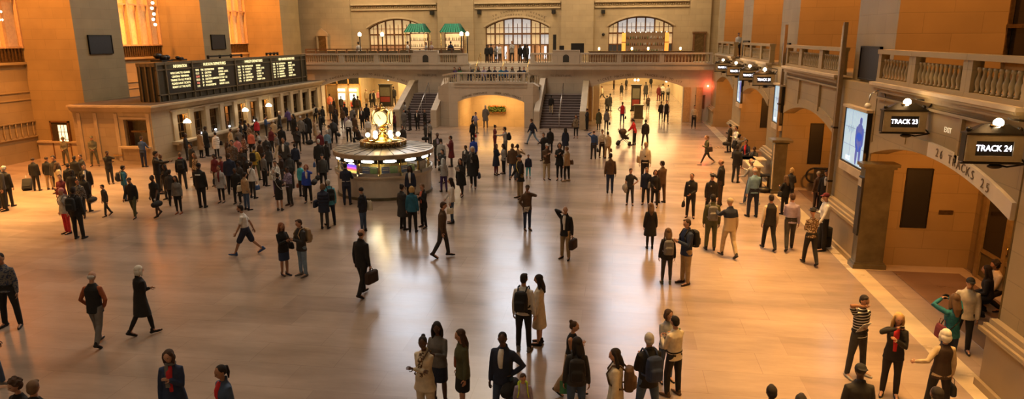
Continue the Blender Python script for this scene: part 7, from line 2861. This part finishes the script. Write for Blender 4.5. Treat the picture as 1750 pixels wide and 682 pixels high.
101 330 266 | -170 m M | stand down down | jacket charcoal | trousers black | short darkhair | | man in charcoal // left side of the group below the soldiers
106 342 278 | -20 f L | stand down down | coat sand | trousers maroon | long brownhair | | woman in beige coat // left side of the group below the soldiers
114 278 231 | -170 m L | wide clasp clasp | jacket camo | trousers camo | helmet camo | | soldier in camouflage // standing in front of the lit doorway
163 282 231 | -150 m L | wide clasp clasp | jacket camo | trousers camo | cap camo | | soldier in camouflage // standing at the edge of the pier
134 322 267 | 10 m D | stand down down | jacket black | trousers black | short darkhair | | man in black // back turned in the group below the soldiers
145 318 269 | 170 f L | stand down down | jacket charcoal | trousers black | short brownhair | | brown-haired woman in charcoal // in the group below the soldiers
153 345 277 | -150 m L | stride down down | blazer black | trousers black | short darkhair | front:white:x | man in open black suit and white shirt // stepping right
130 352 296 | 20 f D | stand down down | jacket black | trousers black | curly darkhair | | curly-haired woman in black // in the middle of the left group
142 372 312 | -150 f M | walk down down | jacket black+grey+noise | trousers black | short darkhair | | person in black patterned jacket // right of the big black backpack
117 399 322 | 165 f L | feet down down | jacket lightgrey | jeans red | beanie pink | backpack:grey | person in pink hat and red trousers // in the left group
398 301 247 | 20 m D | stand down down | jacket black | trousers black | short darkhair | | dark-haired man in black // just left of the dense crowd's middle
448 292 240 | -20 m M | stand down down | jacket darkbrown | trousers black | short darkhair | | man in dark brown jacket // behind the mustard yellow jacket
428 252 212 | 150 f L | stand fold down | jacket maroon+sand+noise | trousers black | bob brownhair | | woman in patterned wine jacket // just below the counter
458 281 233 | 30 m L | stand down down | jacket charcoal | trousers grey | short silver | | grey-haired man in charcoal // right of the crowd by the counter
484 262 215 | 10 m D | stand down down | coat black | trousers black | short darkhair | duffel:black:R | man in long black coat with dark bag // near the far ticket windows
511 262 216 | -160 f M | stand chest down | jacket charcoal | leggings black | long darkhair | | woman in charcoal jacket // between ticket windows and booth
414 334 279 | 160 f D | easy down down | jacket charcoal | trousers black | curly darkhair | | curly-haired woman in charcoal // left of the white sweater
392 292 244 | -40 f L | stand down down | sweater brown | trousers charcoal | long brownhair | | brown-haired woman in brown sweater // left edge of the dense crowd
124 338 281 | 40 m M | stand down down | jacket black | trousers black | short darkhair | | man in black // deep inside the left group
150 362 300 | 10 m D | stand down down | jacket black | trousers black | short darkhair | duffel:black:R | man in black with a bag // right side of the left group
112 362 300 | -160 f L | stand fold down | jacket maroon | trousers maroon | short brownhair | | woman in wine red // front left of the left group
288 341 283 | 170 f D | stand down chest | jacket black | trousers charcoal | long darkhair | | long-haired woman in black // beside the pointing man
296 352 292 | 20 m M | easy down down | jacket charcoal | trousers black | short darkhair | | man in charcoal // in front of the pointing man
507 296 246 | 20 m L | stand down down | jacket navy | trousers black | short darkhair | | man in navy // upper right of the left crowd
560 290 243 | -30 m D | stand down down | jacket black | trousers black | short darkhair | | man in black // immediately left of the booth counter
587 218 183 | 170 f M | stand down down | jacket brown | trousers black | long darkhair | | long-haired woman in brown // beneath the left arch behind the booth
553 214 181 | -20 m D | stand down down | jacket charcoal | trousers black | short darkhair | | man in charcoal // at the left jamb of the left arch
604 219 182 | 40 m L | stand down down | jacket grey | trousers black | short brownhair | | man in grey jacket // behind the booth under the left arch
645 214 180 | 150 f L | stand down down | jacket maroon | trousers black | short darkhair | | person in wine jacket // just right of the clock globe
660 219 184 | -20 m D | stand down down | jacket black | trousers black | short darkhair | | man in black // right behind the clock globe
137 408 320 | 10 m D | stand down down | jacket black | trousers black | short darkhair | backpack:black | big man in black with backpack // at the front of the left group
'''
LANDING_PEOPLE = '''
778 0 116 | 150 m L | sit lap lap | jacket purple | trousers navy | short darkhair | | person in purple // leftmost of those seated on the landing steps | z=3.0 | Y=55.2
786 0 110 | 170 f L | sit lap lap | jacket green | trousers black | long darkhair | | person in dark green // second from the left on the landing steps | z=3.0 | Y=55.5
804 0 106 | 178 m M | sit knee knee | jacket black | jeans navy | short darkhair | | person in black // seated near the left hand rail of the upper steps | z=3.0 | Y=56.05
818 0 112 | 170 f L | sit lap lap | jacket charcoal | trousers black | long brownhair | | brown-haired person in charcoal // seated on the landing steps | z=3.0 | Y=56.05
827 0 111 | -170 m L | sit knee lap | jacket purple+lavender+noise | jeans navy | short darkhair | | person in purple checks // seated on the landing steps | z=3.0 | Y=56.05
836 0 105 | 175 m D | sit lap lap | jacket black | trousers black | crop darkhair | | dark-skinned person in black // seated high in the landing row | z=3.0 | Y=56.36
846 0 109 | 160 f L | sit lap knee | jacket navy | trousers black | bun darkhair | | person in navy // seated at the middle of the landing row | z=3.0 | Y=56.05
856 0 107 | -165 m L | sit lap lap | jacket tealblue | trousers black | short fairbrown | | fair-haired person in teal // seated right of the middle rail | z=3.0 | Y=56.05
865 0 111 | 175 m M | sit knee knee | jacket blue | jeans navy | short darkhair | | person in blue // seated on the landing steps | z=3.0 | Y=56.05
876 0 110 | 170 f M | sit lap lap | jacket grey | trousers black | long darkhair | | person in grey // seated on the right half of the landing | z=3.0 | Y=56.05
888 0 112 | -170 m D | sit lap lap | jacket black | trousers charcoal | short darkhair | | person in black // seated near the right rail of the upper steps | z=3.0 | Y=56.05
896 0 111 | 160 f L | sit lap lap | jacket darkblue | trousers black | short brownhair | | brown-haired person in dark blue // rightmost seated on the landing | z=3.0 | Y=56.05
832 0 76 | 10 m D | stand down down | jacket black | trousers black | short darkhair | | leftmost standing figure in black // at the top of the middle steps | z=4.5 | Y=59.8
839 0 75 | -20 m M | stand down down | jacket charcoal | trousers black | short darkhair | | second standing figure in charcoal // at the top of the middle steps | z=4.5 | Y=60.2
847 0 77 | 150 f L | stand chest chest | jacket grey | jeans charcoal | long brownhair | | woman in grey jacket // at the top of the middle steps | z=4.5 | Y=60.0
854 0 74 | 170 f L | stand fold down | sweater white | jeans charcoal | short darkhair | | person in white top // at the top of the middle steps | z=4.5 | Y=59.9
875 0 70 | 175 m L | stand chest chest | jacket lightgrey | jeans charcoal | short fairbrown | | tall person in light grey // standing in the middle of the top steps | z=4.5 | Y=60.4
889 0 76 | 20 m D | easy down down | jacket black | trousers black | short darkhair | | person in black // right of the light grey figure on the top steps | z=4.5 | Y=60.0
897 0 75 | -30 f M | stand down down | coat black | trousers black | long darkhair | | long-haired person in black coat // at the top right of the steps | z=4.5 | Y=60.1
902 0 76 | 100 m D | easy down down | jacket charcoal | trousers black | short darkhair | | rightmost standing figure // at the top of the middle steps | z=4.5 | Y=59.8
612 0 70 | 30 f L | stand down down | sweater white | trousers black | short darkhair | | person in white // on the gallery by the leftmost globe lamp | z=4.5 | Y=58.0
661 0 71 | 10 m D | sit lap lap | jacket black | trousers black | short darkhair | | dark-haired diner // right of the second globe lamp | z=4.5 | Y=57.8
696 0 69 | -60 m L | stand table down | shirt white | trousers black | short darkhair | | waiter in white shirt // left of the left green canopy bar | z=4.5 | Y=58.0
737 0 70 | 160 f L | stand chest down | sweater white+maroon+noise | trousers black | short fairbrown | | woman in floral top // between the two green canopies | z=4.5 | Y=57.9
728 0 72 | 120 m L | stand chest down | shirt lightgrey | trousers black | short brownhair | | man in pale shirt // just left of the woman in floral top | z=4.5 | Y=58.2
770 0 69 | 10 m M | stand down down | jacket navy | trousers black | short darkhair | | person in navy // in front of the right green canopy bar | z=4.5 | Y=58.0
786 0 71 | -20 m L | sit lap lap | jacket grey | trousers black | bald silver | | grey-haired diner // at the right end of the dining area | z=4.5 | Y=57.9
1263 0 56 | 170 m L | easy clasp clasp | shirt white | trousers black | short darkhair | | man in white shirt // leaning on the right wall gallery near the corner | z=5.3 | Y=48.5
942 0 176 | 5 m D | walk down down | jacket black | trousers sand | short darkhair | | person in black jacket and pale trousers // climbing the right stairs | z=0.85 | Y=52.55
692 0 182 | 120 m D | stand fold down | shirt lightgrey | trousers black | crop darkhair | | man in light shirt // sitting up on the left stairs parapet foot | z=0.34 | Y=51.45
'''
for ln in FLOOR_PEOPLE.strip().split('\n'):
    p = parse(ln)
    p.grp = 'people on the concourse floor'
    PEOPLE.append(p)
for ln in LANDING_PEOPLE.strip().split('\n'):
    p = parse(ln)
    p.grp = 'people on the landing and galleries'
    PEOPLE.append(p)
for lod_ in (0, 1, 2):
    shoe_mesh(lod_)
for p in PEOPLE:
    prepare(p)


def clear_walls(p):
    """step towards the camera's side of a wall or counter if a person would stand inside it"""
    if p.z or p.stance == 'floor':
        return
    k = 1.0
    if p.x < -24.0 and p.y > 32.75 and p.y < 56:
        k = max(24.0 / abs(p.x), 32.75 / p.y)
    elif p.x > 6.6 and any(a - .35 < p.y < b + .35 for a, b in RP):
        k = 6.6 / p.x
    elif 55.6 < p.y < 57.1 and not (AL[0] + .4 < p.x < AL[1] - .4 or AR[0] + .4 < p.x < AR[1] - .4):
        k = 55.5 / p.y
    elif (p.x + 10.2) ** 2 + (p.y - 28.85) ** 2 < 2.5 ** 2:
        d = math.hypot(p.x + 10.2, p.y - 28.85)
        p.x, p.y = -10.2 + (p.x + 10.2) / d * 2.55, 28.85 + (p.y - 28.85) / d * 2.55
    elif 50.2 < p.y < 56 and (-17.1 < p.x < -13.4 or -6.2 < p.x < -2.1):
        k = 50.1 / p.y
    elif p.y > 57 and p.x < -25.9:
        k = 26.0 / abs(p.x)
    p.x *= k
    p.y *= k


for p in PEOPLE:
    clear_walls(p)
GR = [p for p in PEOPLE if p.z == 0 and p.stance != 'floor']
for it in range(14):
    for i, a in enumerate(GR):
        for b in GR[i + 1:]:
            d = math.hypot(a.x - b.x, a.y - b.y)
            if d < .47 and d > 1e-4:
                far, near = (a, b) if a.y > b.y else (b, a)
                s_ = .05 / max(near.y, 10)
                far.x, far.y = far.x * (1 + s_), far.y * (1 + s_)
                near.x, near.y = near.x * (1 - s_), near.y * (1 - s_)
    for p in GR:
        clear_walls(p)
fuse_jobs()
MADE = [make_person(p) for p in PEOPLE]

# ================================================================== LUGGAGE AND PUSHCHAIR
def suitcase(px, py, rz, col, lb, tilt=0.0, s=1.0):
    x, y = floor_at(px, py)
    if x > 6.7:
        x, y = 6.7, y * 6.7 / x
    t = thing('suitcase', lb, 'suitcase', (x, y, 0), R(rz))
    m = MB()
    r = Raw()
    h = .62 * s
    r.loft([((0, 0, .06), .19 * s, .11 * s, None), ((0, 0, .09), .21 * s, .13 * s, None), ((0, 0, h - .03), .21 * s, .12 * s, None), ((0, 0, h), .18 * s, .09 * s, None)], 18, 4)
    m._add(r.v, r.f, True)
    t.rotation_euler.x = R(tilt)
    m.build('case', col, t)
    MB().box(-.15 * s, .15 * s, -.15 * s, -.11 * s, .16, h * .55).build('front_pocket', col, t)
    MB().tube([(-.1 * s, .08, h - .02), (-.1 * s, .08, h + .34 * s), (.1 * s, .08, h + .34 * s), (.1 * s, .08, h - .02)], .011, 6).build('pull_handle', STEEL, t)
    for sx in (-.15, .15):
        MB().cyl((sx * s - .02, .08, .045), (sx * s + .02, .08, .045), .045, 10).build('wheel', BLACKM, t)
    return t


suitcase(1407, 414, 20, cloth('black'), 'large black suitcase standing beside the man in white shirt and red cap', s=1.15)
suitcase(46, 326, 30, cloth('black'), 'tilted black wheeled suitcase pulled by a man at the left', tilt=-38, s=.95)
x, y = floor_at(1073, 248)
t = thing('pushchair', 'dark pushchair with brown hood in front of the woman in red', 'pushchair', (x - .25, y, 0), R(85))
m = MB()
for sx in (-.25, .25):
    m.tube([(sx, -.32, .12), (sx, .15, .5), (sx, .38, 1.0)], .018, 6)
    m.tube([(sx, .36, .12), (sx, -.1, .55), (sx, -.3, .7)], .018, 6)
m.tube([(-.25, .38, 1.0), (.25, .38, 1.0)], .02, 6)
m.build('frame', BLACKM, t)
for sx in (-.27, .27):
    for yy, r_ in ((-.34, .1), (.36, .13)):
        MB().cyl((sx - .02, yy, r_), (sx + .02, yy, r_), r_, 14).build('wheel', BLACKM, t)
m = MB()
m.hexa([(-.2, -.3, .38), (.2, -.3, .38), (-.2, .12, .42), (.2, .12, .42), (-.2, -.3, .46), (.2, -.3, .46), (-.2, .3, .95), (.2, .3, .95)])
m.build('seat', cloth('darkbrown'), t)
m = MB()
m.ball((0, .1, .85), (.24, .26, .2), 12, 7)
m.build('hood', cloth('brown'), t)
# pale jacket over the boy's arm, heap of stuff beside the parapet
o = MB().ball((0, 0, 0), (.13, .10, .16), 10, 7).ball((.03, .02, -.12), (.10, .08, .12), 10, 7)
o = o.build('folded_jacket', cloth('lightgrey'))
for p in PEOPLE:
    if p.short.startswith('boy in dark tee'):
        J = SKEL[p.sk]
        o.location = (Matrix.Translation((p.x, p.y, 0)) @ Matrix.Rotation(R(p.face), 4, 'Z') @ (J[1]['wrist'] * p.k))
tag(o, 'pale grey jacket hanging over the arm of the boy in dark tee', 'jacket')
for px, py, lb in ((529, 247, 'small black bag on the floor by the end of the ticket counter'), (616, 241, 'dark bag heap on the floor behind the booth')):
    x, y = floor_at(px, py)
    o = MB().ball((0, 0, .14), (.28, .2, .14), 12, 7).ball((.1, 0, .24), (.14, .12, .08), 10, 6).build('duffel_bag', cloth('black'), None, (x, y, 0))
    tag(o, lb, 'bag')
# brass hand rail against the left of the landing
